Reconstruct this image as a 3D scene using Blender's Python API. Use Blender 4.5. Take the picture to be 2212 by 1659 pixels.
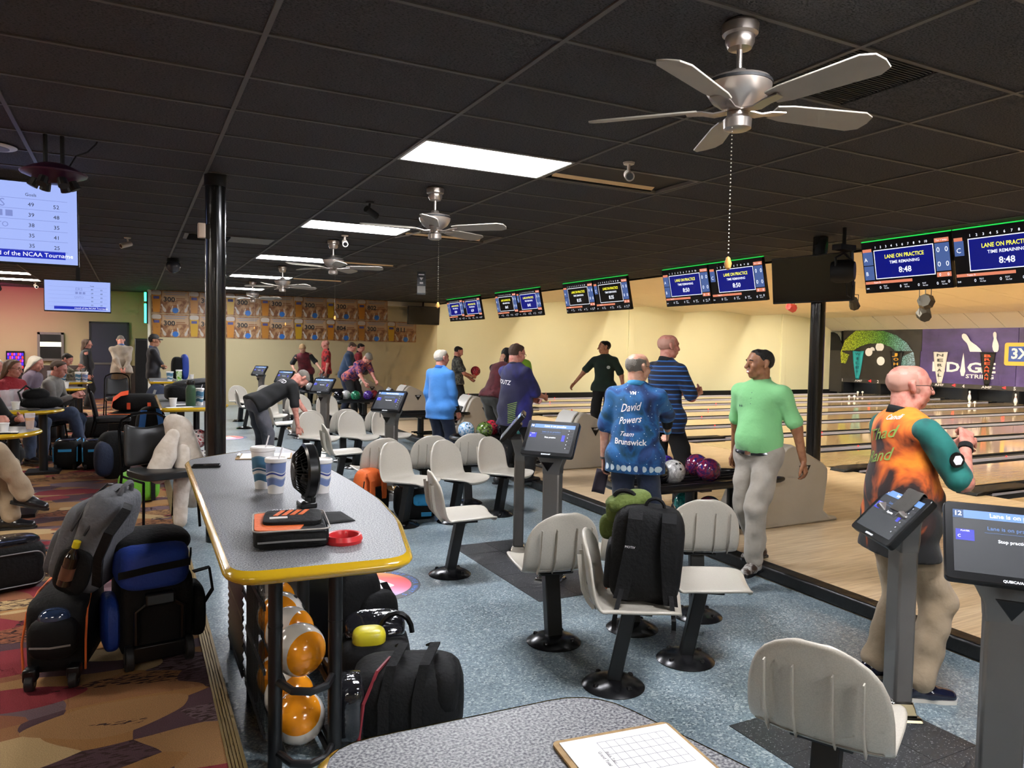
import bpy, bmesh, math, random
import numpy as np
from mathutils import Vector, Matrix, Euler
from mathutils.bvhtree import BVHTree
random.seed(7); np.random.seed(7)
R = math.radians
sc = bpy.context.scene
COL = sc.collection
for o in list(bpy.data.objects): bpy.data.objects.remove(o)

# ------------------------------------------------------------------ camera
CAM = Vector((-0.5454, -2.9757, 1.68))
YAW, PIT, ROLL, FPX = 0.474187, -0.0463172, 0.0174406, 1597.57
fwd = Vector((math.sin(YAW)*math.cos(PIT), math.cos(YAW)*math.cos(PIT), math.sin(PIT)))
rgt = Vector((math.cos(YAW), -math.sin(YAW), 0)); upv = rgt.cross(fwd)
rgt2 = rgt*math.cos(ROLL)+upv*math.sin(ROLL); upv2 = -rgt*math.sin(ROLL)+upv*math.cos(ROLL)
cam = bpy.data.cameras.new('camera'); camo = bpy.data.objects.new('camera', cam); COL.objects.link(camo)
camo.matrix_world = Matrix(((rgt2.x, upv2.x, -fwd.x, CAM.x), (rgt2.y, upv2.y, -fwd.y, CAM.y), (rgt2.z, upv2.z, -fwd.z, CAM.z), (0, 0, 0, 1)))
cam.sensor_width = 36; cam.sensor_fit = 'HORIZONTAL'; cam.lens = 36*FPX/2212; cam.clip_start = .05; cam.clip_end = 100
sc.camera = camo
# ------------------------------------------------------------------ world, exposure
w = bpy.data.worlds.new('world'); sc.world = w; w.use_nodes = True
w.node_tree.nodes['Background'].inputs[0].default_value = (.9, .95, 1, 1)
w.node_tree.nodes['Background'].inputs[1].default_value = .02
vs = sc.view_settings; vs.view_transform = 'Standard'; vs.look = 'None'; vs.gamma = 1; vs.use_curve_mapping = False
vs.exposure = 1.2
PANEL_E, LANE_E, SIDE_E = 27.0, 30.0, 22.0        # brightness of ceiling panels, lane strips, concourse strips
sc.cycles.max_bounces = 6; sc.cycles.diffuse_bounces = 3; sc.cycles.glossy_bounces = 3; sc.cycles.transmission_bounces = 4; sc.cycles.transparent_max_bounces = 6
sc.cycles.use_adaptive_sampling = True; sc.cycles.adaptive_threshold = .08; sc.cycles.adaptive_min_samples = 12
sc.cycles.sample_clamp_indirect = 6; sc.cycles.caustics_reflective = False; sc.cycles.caustics_refractive = False

# ------------------------------------------------------------------ materials
def lin(h):
    if isinstance(h, (tuple, list)): return (*h[:3], 1)
    h = h.lstrip('#'); v = [int(h[i:i+2], 16)/255 for i in (0, 2, 4)]
    return (*[c/12.92 if c <= .04045 else ((c+.055)/1.055)**2.4 for c in v], 1)
MATS = {}
def N(nt, typ, **kw):
    n = nt.nodes.new(typ)
    for k, v in kw.items():
        if k.startswith('i_'):
            key = k[2:]; key = int(key) if key.isdigit() else key.replace('_', ' ')
            n.inputs[key].default_value = v
        else: setattr(n, k, v)
    return n
def mat(name, col='#808080', rough=.5, metal=0., emit=None, es=0., bump=None, mix=None, alpha=None, trans=0., coat=0., spec=.5, sheen=0.):
    """bump=(scale,strength); mix=(colour2, scale, low, high, stretch) blotches of a second colour."""
    if name in MATS: return MATS[name]
    m = bpy.data.materials.new(name); m.use_nodes = True; nt = m.node_tree; b = nt.nodes['Principled BSDF']; MATS[name] = m
    b.inputs['Base Color'].default_value = lin(col); b.inputs['Roughness'].default_value = rough; b.inputs['Metallic'].default_value = metal
    b.inputs['Specular IOR Level'].default_value = spec
    if emit: b.inputs['Emission Color'].default_value = lin(emit); b.inputs['Emission Strength'].default_value = es
    if trans: b.inputs['Transmission Weight'].default_value = trans; b.inputs['IOR'].default_value = 1.3
    if coat: b.inputs['Coat Weight'].default_value = coat; b.inputs['Coat Roughness'].default_value = .08
    if sheen: b.inputs['Sheen Weight'].default_value = sheen
    if alpha is not None: b.inputs['Alpha'].default_value = alpha
    tc = N(nt, 'ShaderNodeTexCoord')
    if mix:
        c2, scl, lo, hi = mix[:4]
        no = N(nt, 'ShaderNodeTexNoise', i_Scale=scl, i_Detail=4.)
        src = tc.outputs['Object']
        if len(mix) > 4:
            mp = N(nt, 'ShaderNodeMapping'); mp.inputs['Scale'].default_value = mix[4]; nt.links.new(src, mp.inputs[0]); src = mp.outputs[0]
        nt.links.new(src, no.inputs['Vector'])
        cr = N(nt, 'ShaderNodeValToRGB'); cr.color_ramp.elements[0].position = lo; cr.color_ramp.elements[1].position = hi
        cr.color_ramp.elements[0].color = lin(col); cr.color_ramp.elements[1].color = lin(c2)
        nt.links.new(no.outputs['Fac'], cr.inputs[0]); nt.links.new(cr.outputs[0], b.inputs['Base Color'])
    if bump:
        no = N(nt, 'ShaderNodeTexNoise', i_Scale=bump[0], i_Detail=3.)
        nt.links.new(tc.outputs['Object'], no.inputs['Vector'])
        bp = N(nt, 'ShaderNodeBump', i_Strength=bump[1], i_Distance=.02)
        nt.links.new(no.outputs['Fac'], bp.inputs['Height']); nt.links.new(bp.outputs[0], b.inputs['Normal'])
    return m
def nodes_of(m):
    nt = m.node_tree; return nt, nt.nodes['Principled BSDF'], nt.links.new
def ramp(nt, stops, interp='LINEAR'):
    cr = N(nt, 'ShaderNodeValToRGB'); r_ = cr.color_ramp; r_.interpolation = interp
    r_.elements[0].position, r_.elements[0].color = stops[0][0], lin(stops[0][1])
    r_.elements[1].position, r_.elements[1].color = stops[-1][0], lin(stops[-1][1])
    for p_, c_ in stops[1:-1]:
        e = r_.elements.new(p_); e.color = lin(c_)
    return cr

# ------------------------------------------------------------------ mesh building
def basis(d, hint=None):
    d = Vector(d).normalized(); h = Vector(hint) if hint else (Vector((0, 0, 1)) if abs(d.z) < .9 else Vector((1, 0, 0)))
    x = h.cross(d).normalized(); y = d.cross(x); return x, y, d
_TXT = {}
def text_mesh(s, bold=0., shear=0., space=1.):
    k = (s, bold, shear, space)
    if k not in _TXT:
        c = bpy.data.curves.new('t', 'FONT'); c.body = s; c.size = 1; c.offset = bold; c.shear = shear; c.space_character = space
        c.align_x = 'CENTER'; c.align_y = 'CENTER'; c.resolution_u = 2
        o = bpy.data.objects.new('t', c); me = bpy.data.meshes.new_from_object(o)
        v = np.array([tuple(p.co) for p in me.vertices]) if len(me.vertices) else np.zeros((0, 3)); f = [tuple(p.vertices) for p in me.polygons]
        bpy.data.objects.remove(o); bpy.data.curves.remove(c); bpy.data.meshes.remove(me); _TXT[k] = (v, f)
    return _TXT[k]
class MB:
    def __init__(s): s.v = []; s.f = []; s.m = []; s.mi = 0
    def use(s, i): s.mi = i; return s
    def add(s, vs, fs, T=None):
        n = len(s.v); s.v += [tuple(T @ Vector(p)) if T else tuple(p) for p in vs]
        s.f += [tuple(n+i for i in f) for f in fs]; s.m += [s.mi]*len(fs); return s
    def box(s, c, d, rot=None, taper=1.):
        x, y, z = d[0]/2, d[1]/2, d[2]/2; t = taper
        vs = [(-x, -y, -z), (x, -y, -z), (x, y, -z), (-x, y, -z), (-x*t, -y*t, z), (x*t, -y*t, z), (x*t, y*t, z), (-x*t, y*t, z)]
        T = Matrix.Translation(c) @ (Euler(rot).to_matrix().to_4x4() if rot else Matrix.Identity(4))
        return s.add(vs, [(0, 3, 2, 1), (4, 5, 6, 7), (0, 1, 5, 4), (1, 2, 6, 5), (2, 3, 7, 6), (3, 0, 4, 7)], T)
    def ext(s, lo, hi): return s.box([(a+b)/2 for a, b in zip(lo, hi)], [b-a for a, b in zip(lo, hi)])
    def cyl(s, a, b, r0, r1=None, n=16, cap=True, sq=1.):
        r1 = r0 if r1 is None else r1; a, b = Vector(a), Vector(b); x, y, d = basis(b-a)
        vs = []
        for p, r in ((a, r0), (b, r1)):
            vs += [p+x*r*math.cos(2*math.pi*i/n)+y*r*sq*math.sin(2*math.pi*i/n) for i in range(n)]
        fs = [(i, (i+1) % n, n+(i+1) % n, n+i) for i in range(n)]
        if cap: fs += [tuple(range(n))[::-1], tuple(range(n, 2*n))]
        return s.add(vs, fs)
    def tube(s, pts, r, n=8, closed=False, cap=True):
        P = [Vector(p) for p in pts]; k = len(P); rr = r if isinstance(r, (list, tuple)) else [r]*k
        vs = []; px = None
        for i, p in enumerate(P):
            d = (P[(i+1) % k]-P[i-1]) if closed else (P[min(i+1, k-1)]-P[max(i-1, 0)])
            d.normalize()
            if px is None: px = basis(d)[0]
            px = (px-d*px.dot(d)); px = px.normalized() if px.length > 1e-6 else basis(d)[0]
            py = d.cross(px)
            vs += [p+px*rr[i]*math.cos(2*math.pi*j/n)+py*rr[i]*math.sin(2*math.pi*j/n) for j in range(n)]
        fs = [(i*n+j, i*n+(j+1) % n, ((i+1) % k)*n+(j+1) % n, ((i+1) % k)*n+j) for i in range(k if closed else k-1) for j in range(n)]
        if cap and not closed: fs += [tuple(range(n))[::-1], tuple(range((k-1)*n, k*n))]
        return s.add(vs, fs)
    def strip(s, pts, wv, th=.004):
        """flat strap along pts; wv = half-width vector(s)"""
        P = [Vector(p) for p in pts]; k = len(P); W = [Vector(q) for q in wv] if isinstance(wv[0], (list, tuple, Vector)) else [Vector(wv)]*k
        vs = []
        for i, p in enumerate(P):
            d = (P[min(i+1, k-1)]-P[max(i-1, 0)]).normalized(); n_ = d.cross(W[i]).normalized()*th/2
            vs += [p-W[i]-n_, p+W[i]-n_, p+W[i]+n_, p-W[i]+n_]
        fs = [(i*4+j, i*4+(j+1) % 4, i*4+4+(j+1) % 4, i*4+4+j) for i in range(k-1) for j in range(4)]
        fs += [(3, 2, 1, 0), tuple(range(4*k-4, 4*k))]
        return s.add(vs, fs)
    def lathe(s, prof, o=(0, 0, 0), n=24, T=None, sq=(1, 1), cap=True):
        vs = []; fs = []; k = len(prof)
        for r, z in prof: vs += [(o[0]+r*sq[0]*math.cos(2*math.pi*i/n), o[1]+r*sq[1]*math.sin(2*math.pi*i/n), o[2]+z) for i in range(n)]
        for j in range(k-1): fs += [(j*n+i, j*n+(i+1) % n, j*n+n+(i+1) % n, j*n+n+i) for i in range(n)]
        if cap:
            if prof[0][0] > 1e-5: fs.append(tuple(range(n))[::-1])
            if prof[-1][0] > 1e-5: fs.append(tuple(range((k-1)*n, k*n)))
        return s.add(vs, fs, T)
    def sph(s, c, r, n=16, m=10, T=None):
        rr = r if isinstance(r, (tuple, list)) else (r, r, r); vs = []; fs = []
        for j in range(m+1):
            a = math.pi*j/m
            vs += [(c[0]+rr[0]*math.sin(a)*math.cos(2*math.pi*i/n), c[1]+rr[1]*math.sin(a)*math.sin(2*math.pi*i/n), c[2]-rr[2]*math.cos(a)) for i in range(n)]
        for j in range(m): fs += [(j*n+i, j*n+(i+1) % n, j*n+n+(i+1) % n, j*n+n+i) for i in range(n)]
        return s.add(vs, fs, T)
    def prism(s, poly, z0, z1, T=None):
        n = len(poly); vs = [(x, y, z0) for x, y in poly]+[(x, y, z1) for x, y in poly]
        return s.add(vs, [tuple(range(n))[::-1], tuple(range(n, 2*n))]+[(i, (i+1) % n, n+(i+1) % n, n+i) for i in range(n)], T)
    def quad(s, a, b, c, d): return s.add([a, b, c, d], [(0, 1, 2, 3)])
    def grid(s, fn, nu, nv, closeu=False):
        vs = [fn(i/(nu if closeu else nu-1), j/(nv-1)) for j in range(nv) for i in range(nu)]
        fs = [(j*nu+i, j*nu+(i+1) % nu, j*nu+nu+(i+1) % nu, j*nu+nu+i) for j in range(nv-1) for i in range(nu if closeu else nu-1)]
        return s.add(vs, fs)
    def text(s, t, T, size, bold=0., shear=0., space=1., width=None):
        v, f = text_mesh(t, bold, shear, space)
        sx = size
        if width and len(v): sx = width/max(1e-6, np.ptp(v[:, 0]))
        return s.add([(p[0]*sx, p[1]*size, 0) for p in v], f, T)
    def obj(s, name, mats, parent=None, smooth=True, ang=35, bevel=0., loc=None, rot=None, solid=0., sub=0):
        me = bpy.data.meshes.new(name); me.from_pydata(s.v, [], s.f)
        for m in (mats if isinstance(mats, (list, tuple)) else [mats]): me.materials.append(m)
        if s.m: me.polygons.foreach_set('material_index', s.m)
        bm = bmesh.new(); bm.from_mesh(me); bmesh.ops.recalc_face_normals(bm, faces=bm.faces); bm.to_mesh(me); bm.free()
        if smooth:
            me.polygons.foreach_set('use_smooth', [True]*len(me.polygons)); me.set_sharp_from_angle(angle=R(ang))
        me.update()
        return link(name, me, parent, loc, rot, bevel, solid, sub)
def link(name, me, parent=None, loc=None, rot=None, bevel=0., solid=0., sub=0):
    o = bpy.data.objects.new(name, me); COL.objects.link(o)
    if parent: o.parent = parent
    if loc: o.location = loc
    if rot: o.rotation_euler = rot
    if solid: md = o.modifiers.new('s', 'SOLIDIFY'); md.thickness = solid; md.offset = 0
    if bevel: md = o.modifiers.new('b', 'BEVEL'); md.width = bevel; md.segments = 2; md.limit_method = 'ANGLE'; md.angle_limit = R(40)
    if sub: md = o.modifiers.new('ss', 'SUBSURF'); md.levels = sub; md.render_levels = sub
    return o
def tag(o, label=None, cat=None, group=None, kind=None):
    if label: o['label'] = label
    if cat: o['category'] = cat
    if group: o['group'] = group
    if kind: o['kind'] = kind
    return o
def thing(name, label, cat, loc=(0, 0, 0), rz=0., group=None):
    o = bpy.data.objects.new(name, None); COL.objects.link(o); o.location = loc; o.rotation_euler = (0, 0, rz); o.empty_display_size = .1
    return tag(o, label, cat, group)
def struct(o): o['kind'] = 'structure'; return o
def dup(o, parent=None, loc=None, rz=None, label=None, group=None):
    c = o.copy(); COL.objects.link(c); c.parent = parent
    if loc is not None: c.location = loc
    if rz is not None: c.rotation_euler = (c.rotation_euler[0], c.rotation_euler[1], rz)
    if label: c['label'] = label
    if group: c['group'] = group
    for ch in list(o.children): dup(ch, c)
    return c
def TR(loc=(0, 0, 0), rot=(0, 0, 0), s=1.): return Matrix.Translation(loc) @ Euler(rot).to_matrix().to_4x4() @ Matrix.Scale(s, 4)
def frame(o, x, y):
    """matrix with given origin, x axis (text direction) and y axis (text up)"""
    x, y = Vector(x).normalized(), Vector(y).normalized(); z = x.cross(y).normalized(); y = z.cross(x)
    return Matrix(((x.x, y.x, z.x, o[0]), (x.y, y.y, z.y, o[1]), (x.z, y.z, z.z, o[2]), (0, 0, 0, 1)))
def rrect(x0, y0, x1, y1, r, n=5):
    out = []
    for cx, cy, a0 in ((x1-r, y1-r, 0), (x0+r, y1-r, 90), (x0+r, y0+r, 180), (x1-r, y0+r, 270)):
        out += [(cx+r*math.cos(R(a0+90*i/n)), cy+r*math.sin(R(a0+90*i/n))) for i in range(n+1)]
    return out
def tone(m, target, bands=()):
    return m
# ------------------------------------------------------------------ setting: materials
def px(P):
    d = Vector(P)-CAM; z = d.dot(fwd)
    return None if z < .1 else (1106+FPX*d.dot(rgt2)/z, 829.5-FPX*d.dot(upv2)/z)
m_floor = mat('blue_vinyl_floor', '#7d8e97', .28)
nt, b, L = nodes_of(m_floor); tc = N(nt, 'ShaderNodeTexCoord')
n1 = N(nt, 'ShaderNodeTexVoronoi', i_Scale=110.); n2 = N(nt, 'ShaderNodeTexNoise', i_Scale=2.2, i_Detail=5.); n3 = N(nt, 'ShaderNodeTexNoise', i_Scale=160., i_Detail=2.)
for n in (n1, n2, n3): L(tc.outputs['Object'], n.inputs['Vector'])
r1 = ramp(nt, [(0, '#5d6c75'), (.1, '#6f7f87'), (.22, '#84949d'), (.62, '#8c9ba2'), (.78, '#9ba7ac'), (.9, '#c4cbcb')]); sf = N(nt, 'ShaderNodeSeparateColor'); L(n1.outputs['Color'], sf.inputs[0]); L(sf.outputs[0], r1.inputs[0])
r2 = ramp(nt, [(.3, '#8a9698'), (.62, '#ffffff')]); L(n2.outputs['Fac'], r2.inputs[0])
r3 = ramp(nt, [(.3, '#a8b2b6'), (.6, '#f2f4f4')]); L(n3.outputs['Fac'], r3.inputs[0])
mx = N(nt, 'ShaderNodeMix', data_type='RGBA', blend_type='MULTIPLY'); mx.inputs[0].default_value = .35; L(r1.outputs[0], mx.inputs[6]); L(r2.outputs[0], mx.inputs[7])
mx2 = N(nt, 'ShaderNodeMix', data_type='RGBA', blend_type='MULTIPLY'); mx2.inputs[0].default_value = .8; L(mx.outputs[2], mx2.inputs[6]); L(r3.outputs[0], mx2.inputs[7])
L(mx2.outputs[2], b.inputs['Base Color'])

m_carpet = mat('patterned_carpet', '#a5764a', .95, spec=.1)
nt, b, L = nodes_of(m_carpet); tc = N(nt, 'ShaderNodeTexCoord')
mp = N(nt, 'ShaderNodeMapping'); mp.inputs['Rotation'].default_value = (0, 0, R(24)); mp.inputs['Scale'].default_value = (1.5, 3.0, 1); L(tc.outputs['Object'], mp.inputs[0])
nz = N(nt, 'ShaderNodeTexNoise', i_Scale=1.1, i_Detail=0.); L(mp.outputs[0], nz.inputs['Vector'])
vm = N(nt, 'ShaderNodeVectorMath', operation='SCALE'); vm.inputs['Scale'].default_value = .55; L(nz.outputs['Color'], vm.inputs[0])
va = N(nt, 'ShaderNodeVectorMath', operation='ADD'); L(mp.outputs[0], va.inputs[0]); L(vm.outputs[0], va.inputs[1])
vo = N(nt, 'ShaderNodeTexVoronoi', i_Scale=1.8, i_Randomness=1.); L(va.outputs[0], vo.inputs['Vector'])
sep = N(nt, 'ShaderNodeSeparateColor'); L(vo.outputs['Color'], sep.inputs[0])
cr = ramp(nt, [(0, '#a67a4e'), (.14, '#8f3a42'), (.26, '#a98058'), (.38, '#5a434a'), (.49, '#96634a'), (.6, '#c2a57a'), (.7, '#9f714e'), (.82, '#756066'), (1, '#a67a4e')], 'CONSTANT'); L(sep.outputs[0], cr.inputs[0])
vo2 = N(nt, 'ShaderNodeTexVoronoi', i_Scale=.72, i_Randomness=1.); L(va.outputs[0], vo2.inputs['Vector'])
sep2 = N(nt, 'ShaderNodeSeparateColor'); L(vo2.outputs['Color'], sep2.inputs[0])
lens = N(nt, 'ShaderNodeMath', operation='LESS_THAN'); lens.inputs[1].default_value = .34; L(vo2.outputs['Distance'], lens.inputs[0])
cr2 = ramp(nt, [(0, '#8f3a42'), (.3, '#55404a'), (.5, '#a98058'), (.7, '#9b6148'), (1, '#c2a57a')], 'CONSTANT'); L(sep2.outputs[1], cr2.inputs[0])
mxa = N(nt, 'ShaderNodeMix', data_type='RGBA'); L(lens.outputs[0], mxa.inputs[0]); L(cr.outputs[0], mxa.inputs[6]); L(cr2.outputs[0], mxa.inputs[7])
# hatched cells
mp3 = N(nt, 'ShaderNodeMapping'); mp3.inputs['Rotation'].default_value = (0, 0, R(-15)); mp3.inputs['Scale'].default_value = (14, 55, 1); L(tc.outputs['Object'], mp3.inputs[0])
nh = N(nt, 'ShaderNodeTexNoise', i_Scale=1.6, i_Detail=1.); L(mp3.outputs[0], nh.inputs['Vector'])
hg = N(nt, 'ShaderNodeMath', operation='GREATER_THAN'); hg.inputs[1].default_value = .54; L(nh.outputs['Fac'], hg.inputs[0])
hc = N(nt, 'ShaderNodeMath', operation='GREATER_THAN'); hc.inputs[1].default_value = .74; L(sep.outputs[2], hc.inputs[0])
hm = N(nt, 'ShaderNodeMath', operation='MULTIPLY'); L(hg.outputs[0], hm.inputs[0]); L(hc.outputs[0], hm.inputs[1])
mxb = N(nt, 'ShaderNodeMix', data_type='RGBA'); L(hm.outputs[0], mxb.inputs[0]); L(mxa.outputs[2], mxb.inputs[6]); mxb.inputs[7].default_value = lin('#43302f')
fz = N(nt, 'ShaderNodeTexNoise', i_Scale=260., i_Detail=2.); L(tc.outputs['Object'], fz.inputs['Vector'])
fr = ramp(nt, [(.3, '#b8b8b8'), (.7, '#ffffff')]); L(fz.outputs['Fac'], fr.inputs[0])
mxc = N(nt, 'ShaderNodeMix', data_type='RGBA', blend_type='MULTIPLY'); mxc.inputs[0].default_value = .8; L(mxb.outputs[2], mxc.inputs[6]); L(fr.outputs[0], mxc.inputs[7]); L(mxc.outputs[2], b.inputs['Base Color'])
bp = N(nt, 'ShaderNodeBump', i_Strength=.35, i_Distance=.004); L(fz.outputs['Fac'], bp.inputs['Height']); L(bp.outputs[0], b.inputs['Normal'])

def wood(name, c1, c2, c3, rough, bw=.027, bl=2.6, coat=0.):
    m = mat(name, c1, rough, coat=coat); nt, b, L = nodes_of(m); tc = N(nt, 'ShaderNodeTexCoord')
    br = N(nt, 'ShaderNodeTexBrick', offset=.37, i_Scale=1., i_Mortar_Size=.0006, i_Bias=0., i_Brick_Width=bl, i_Row_Height=bw)
    br.inputs['Color1'].default_value = lin(c1); br.inputs['Color2'].default_value = lin(c2); br.inputs['Mortar'].default_value = lin(c3)
    L(tc.outputs['Object'], br.inputs['Vector'])
    mp = N(nt, 'ShaderNodeMapping'); mp.inputs['Scale'].default_value = (1.2, 26, 1); L(tc.outputs['Object'], mp.inputs[0])
    no = N(nt, 'ShaderNodeTexNoise', i_Scale=2.5, i_Detail=5.); L(mp.outputs[0], no.inputs['Vector'])
    rr = ramp(nt, [(.3, '#c9b79e'), (.65, '#ffffff')]); L(no.outputs['Fac'], rr.inputs[0])
    mx = N(nt, 'ShaderNodeMix', data_type='RGBA', blend_type='MULTIPLY'); mx.inputs[0].default_value = .7; L(br.outputs[0], mx.inputs[6]); L(rr.outputs[0], mx.inputs[7]); L(mx.outputs[2], b.inputs['Base Color'])
    return m
m_appr = wood('maple_approach', '#f0d8b4', '#e6cba4', '#c4a47e', .33, .055)
m_lane = wood('lane_boards', '#dfc295', '#d2b182', '#ae8a5c', .07, .027, 3.2, .3)
m_black = mat('black_rubber', '#101011', .55)
m_kerb = mat('black_kerb', '#0e0f10', .4, bump=(14, .3))
m_wall = mat('beige_wall_paint', '#b8ab86', .8, bump=(60, .05))
m_wallc = mat('cream_wall_paint', '#e9e4bf', .8, bump=(60, .04))
m_dark = mat('black_paint', '#0b0b0c', .6)
m_tbar = mat('ceiling_grid_metal', '#5c5956', .6)
m_tile = mat('black_ceiling_tile', '#2b2a2a', .9, spec=.2)
nt, b, L = nodes_of(m_tile); tc = N(nt, 'ShaderNodeTexCoord')
mp = N(nt, 'ShaderNodeMapping'); mp.inputs['Scale'].default_value = (1, 1.7, 1); L(tc.outputs['Object'], mp.inputs[0])
no = N(nt, 'ShaderNodeTexNoise', i_Scale=75., i_Detail=2., i_Roughness=.65); L(mp.outputs[0], no.inputs['Vector'])
rr = ramp(nt, [(.36, '#000000'), (.5, '#ffffff')]); L(no.outputs['Fac'], rr.inputs[0])
bp = N(nt, 'ShaderNodeBump', i_Strength=.9, i_Distance=.006); L(rr.outputs[0], bp.inputs['Height']); L(bp.outputs[0], b.inputs['Normal'])
r2 = ramp(nt, [(.3, '#2e2e30'), (.5, '#525254')]); L(no.outputs['Fac'], r2.inputs[0]); L(r2.outputs[0], b.inputs['Base Color'])

# ------------------------------------------------------------------ floors
ZC, ZA = .15, .09          # carpet level, approach level
YB = 18.9                  # back wall
def kx(y): return 3.62+.03*y
mb = MB(); mb.prism([(-.19, -9), (kx(-9), -9), (kx(YB), YB), (-.19, YB)], -.1, 0); fl = struct(mb.obj('floor', m_floor, smooth=False)); fl['label'] = 'blue speckled vinyl floor of the seating area'
mb = MB(); mb.ext((-9, -9, -.1), (-.19, 20.3, ZC)); cp = struct(mb.obj('floor_carpet', m_carpet, smooth=False)); cp['label'] = 'brown and red patterned carpet of the raised concourse'
m_nose = mat('ribbed_brass_nosing', '#9a8456', .45, .6)
mb = MB()
for i in range(5): mb.ext((-.245+i*.012, -9, ZC), (-.236+i*.012, YB, ZC+.006))
mb.ext((-.19, -9, ZC-.03), (-.183, YB, ZC+.004)); struct(mb.obj('trim_1', m_nose, smooth=False))
mb = MB(); mb.ext((-.189, -9, 0), (-.184, YB, ZC-.03)); struct(mb.obj('baseboard_riser', m_dark, smooth=False))
mb = MB(); mb.prism([(kx(-9)+.13, -9), (8.25, -9), (8.25, YB), (kx(YB)+.13, YB)], -.1, ZA); ap = struct(mb.obj('floor_approach', m_appr, smooth=False)); ap['label'] = 'pale maple bowling approach boards'
mb = MB(); mb.prism([(kx(-9), -9), (kx(-9)+.13, -9), (kx(YB)+.13, YB), (kx(YB), YB)], 0, ZA+.006); struct(mb.obj('trim_2', m_kerb, bevel=.015))
m_btile = mat('black_floor_tile', '#333436', .35, mix=('#9a9c9e', 130, .62, .7))
def patch(x0, y0, x1, y1, nx, ny):
    for i in range(nx):
        for j in range(ny):
            mb = MB(); a, c = (x1-x0)/nx, (y1-y0)/ny
            mb.ext((x0+i*a+.001, y0+j*c+.001, 0), (x0+(i+1)*a-.001, y0+(j+1)*c-.001, .003)); mb.obj('floor_tile', m_btile, fl, smooth=False)
patch(1.86, 1.26, 2.48, 2.78, 2, 5); patch(1.84, -2.6, 2.7, -.53, 3, 7); patch(1.9, 4.75, 2.5, 6.3, 2, 5); patch(2.6, 8.0, 3.5, 9.2, 3, 4)
# floor decals (round stickers)
def decal(x, y, r, name, lab):
    m = mat('decal_print', '#e06a70', .35); 
    if len(m.node_tree.nodes) < 5:
        nt, b, L = nodes_of(m); tc = N(nt, 'ShaderNodeTexCoord')
        mp = N(nt, 'ShaderNodeMapping'); mp.inputs['Rotation'].default_value = (0, 0, R(-60)); L(tc.outputs['Object'], mp.inputs[0])
        sx = N(nt, 'ShaderNodeSeparateXYZ'); L(mp.outputs[0], sx.inputs[0])
        ma = N(nt, 'ShaderNodeMath', operation='MULTIPLY_ADD'); ma.inputs[1].default_value = 1.4; ma.inputs[2].default_value = .5; L(sx.outputs[0], ma.inputs[0])
        rr = ramp(nt, [(0, '#6f9bd8'), (.3, '#c9a8cc'), (.5, '#e66a88'), (.75, '#e2564f'), (1, '#eea53f')]); L(ma.outputs[0], rr.inputs[0]); L(rr.outputs[0], b.inputs['Base Color'])
    t = thing(name, lab, 'floor decal', (x, y, .0005), 0)
    mb = MB(); mb.lathe([(r, 0), (r, .001)], n=48); mb.obj('sticker_border', mat('decal_grey', '#4b4c4f', .4), t, smooth=False)
    mb = MB(); mb.lathe([(r*.82, .001), (r*.82, .0018)], n=48); mb.obj('sticker_field', m, t, smooth=False)
    mb = MB(); mb.prism(rrect(-.36*r, -.36*r, .36*r, .36*r, .06*r), .0018, .0026, TR(rot=(0, 0, R(20)))); mb.obj('blank_panel', mat('decal_white', '#e8e6e6', .4), t, smooth=False)
    def ring(s, a0, a1, m_):
        mb = MB(); n = len(s)
        for i, ch in enumerate(s):
            if ch == ' ': continue
            a = R(a0+(a1-a0)*i/(n-1)); mb.text(ch, TR((r*.9*math.cos(a), r*.9*math.sin(a), .0016), (0, 0, a-math.pi/2)), r*.15, .01)
        mb.obj('lettering', m_, t, smooth=False)
    ring('SCAN TO FIND OUT', 118, 52, mat('decal_white', '#e8e6e6', .4)); ring("GET HYPER WHAT'S", 40, -60, mat('decal_blue', '#3f7fe0', .4))
    return t
decal(.93, 2.05, .36, 'floor_decal', 'round floor sticker reading scan to find out beside the ball rack')
decal(.86, 7.75, .36, 'floor_decal', 'round floor sticker farther back beyond the counter with the cups')
decal(.95, 11.2, .36, 'floor_decal', 'farthest small round floor sticker seen beside the black post')

# ------------------------------------------------------------------ lanes
YL = 19.75
DIV = [.42-1.77*2+1.77*i for i in range(13)]   # dividers
m_gut = mat('gutter_black', '#1b1c1f', .75, spec=.2); m_cap = mat('divider_cap_grey', '#2a2b2e', .6, spec=.3); m_white = mat('divider_side_white', '#c9c6d4', .35); m_led = mat('red_marker', '#ff2020', .4, emit='#ff1818', es=3)
for i in range(-1, 12):
    c = (DIV[0]-1.77 if i < 0 else DIV[i])+.885
    mb = MB(); mb.ext((8.25, c-.53, -.05), (27.6, c+.53, ZA)); o = struct(mb.obj('lane_surface', m_lane, smooth=False)); o['label'] = 'glossy wooden bowling lane'
    for s in (-1, 1):
        mb = MB(); y0 = c+s*.535
        pts = [(y0+s*.235*(k/8), ZA-.005-.085*math.sin(math.pi*k/8)) for k in range(9)]
        mb.grid(lambda u, v: (8.25+v*19.3, *pts[int(round(u*8))]), 9, 2); struct(mb.obj('gutter', m_gut))
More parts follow.
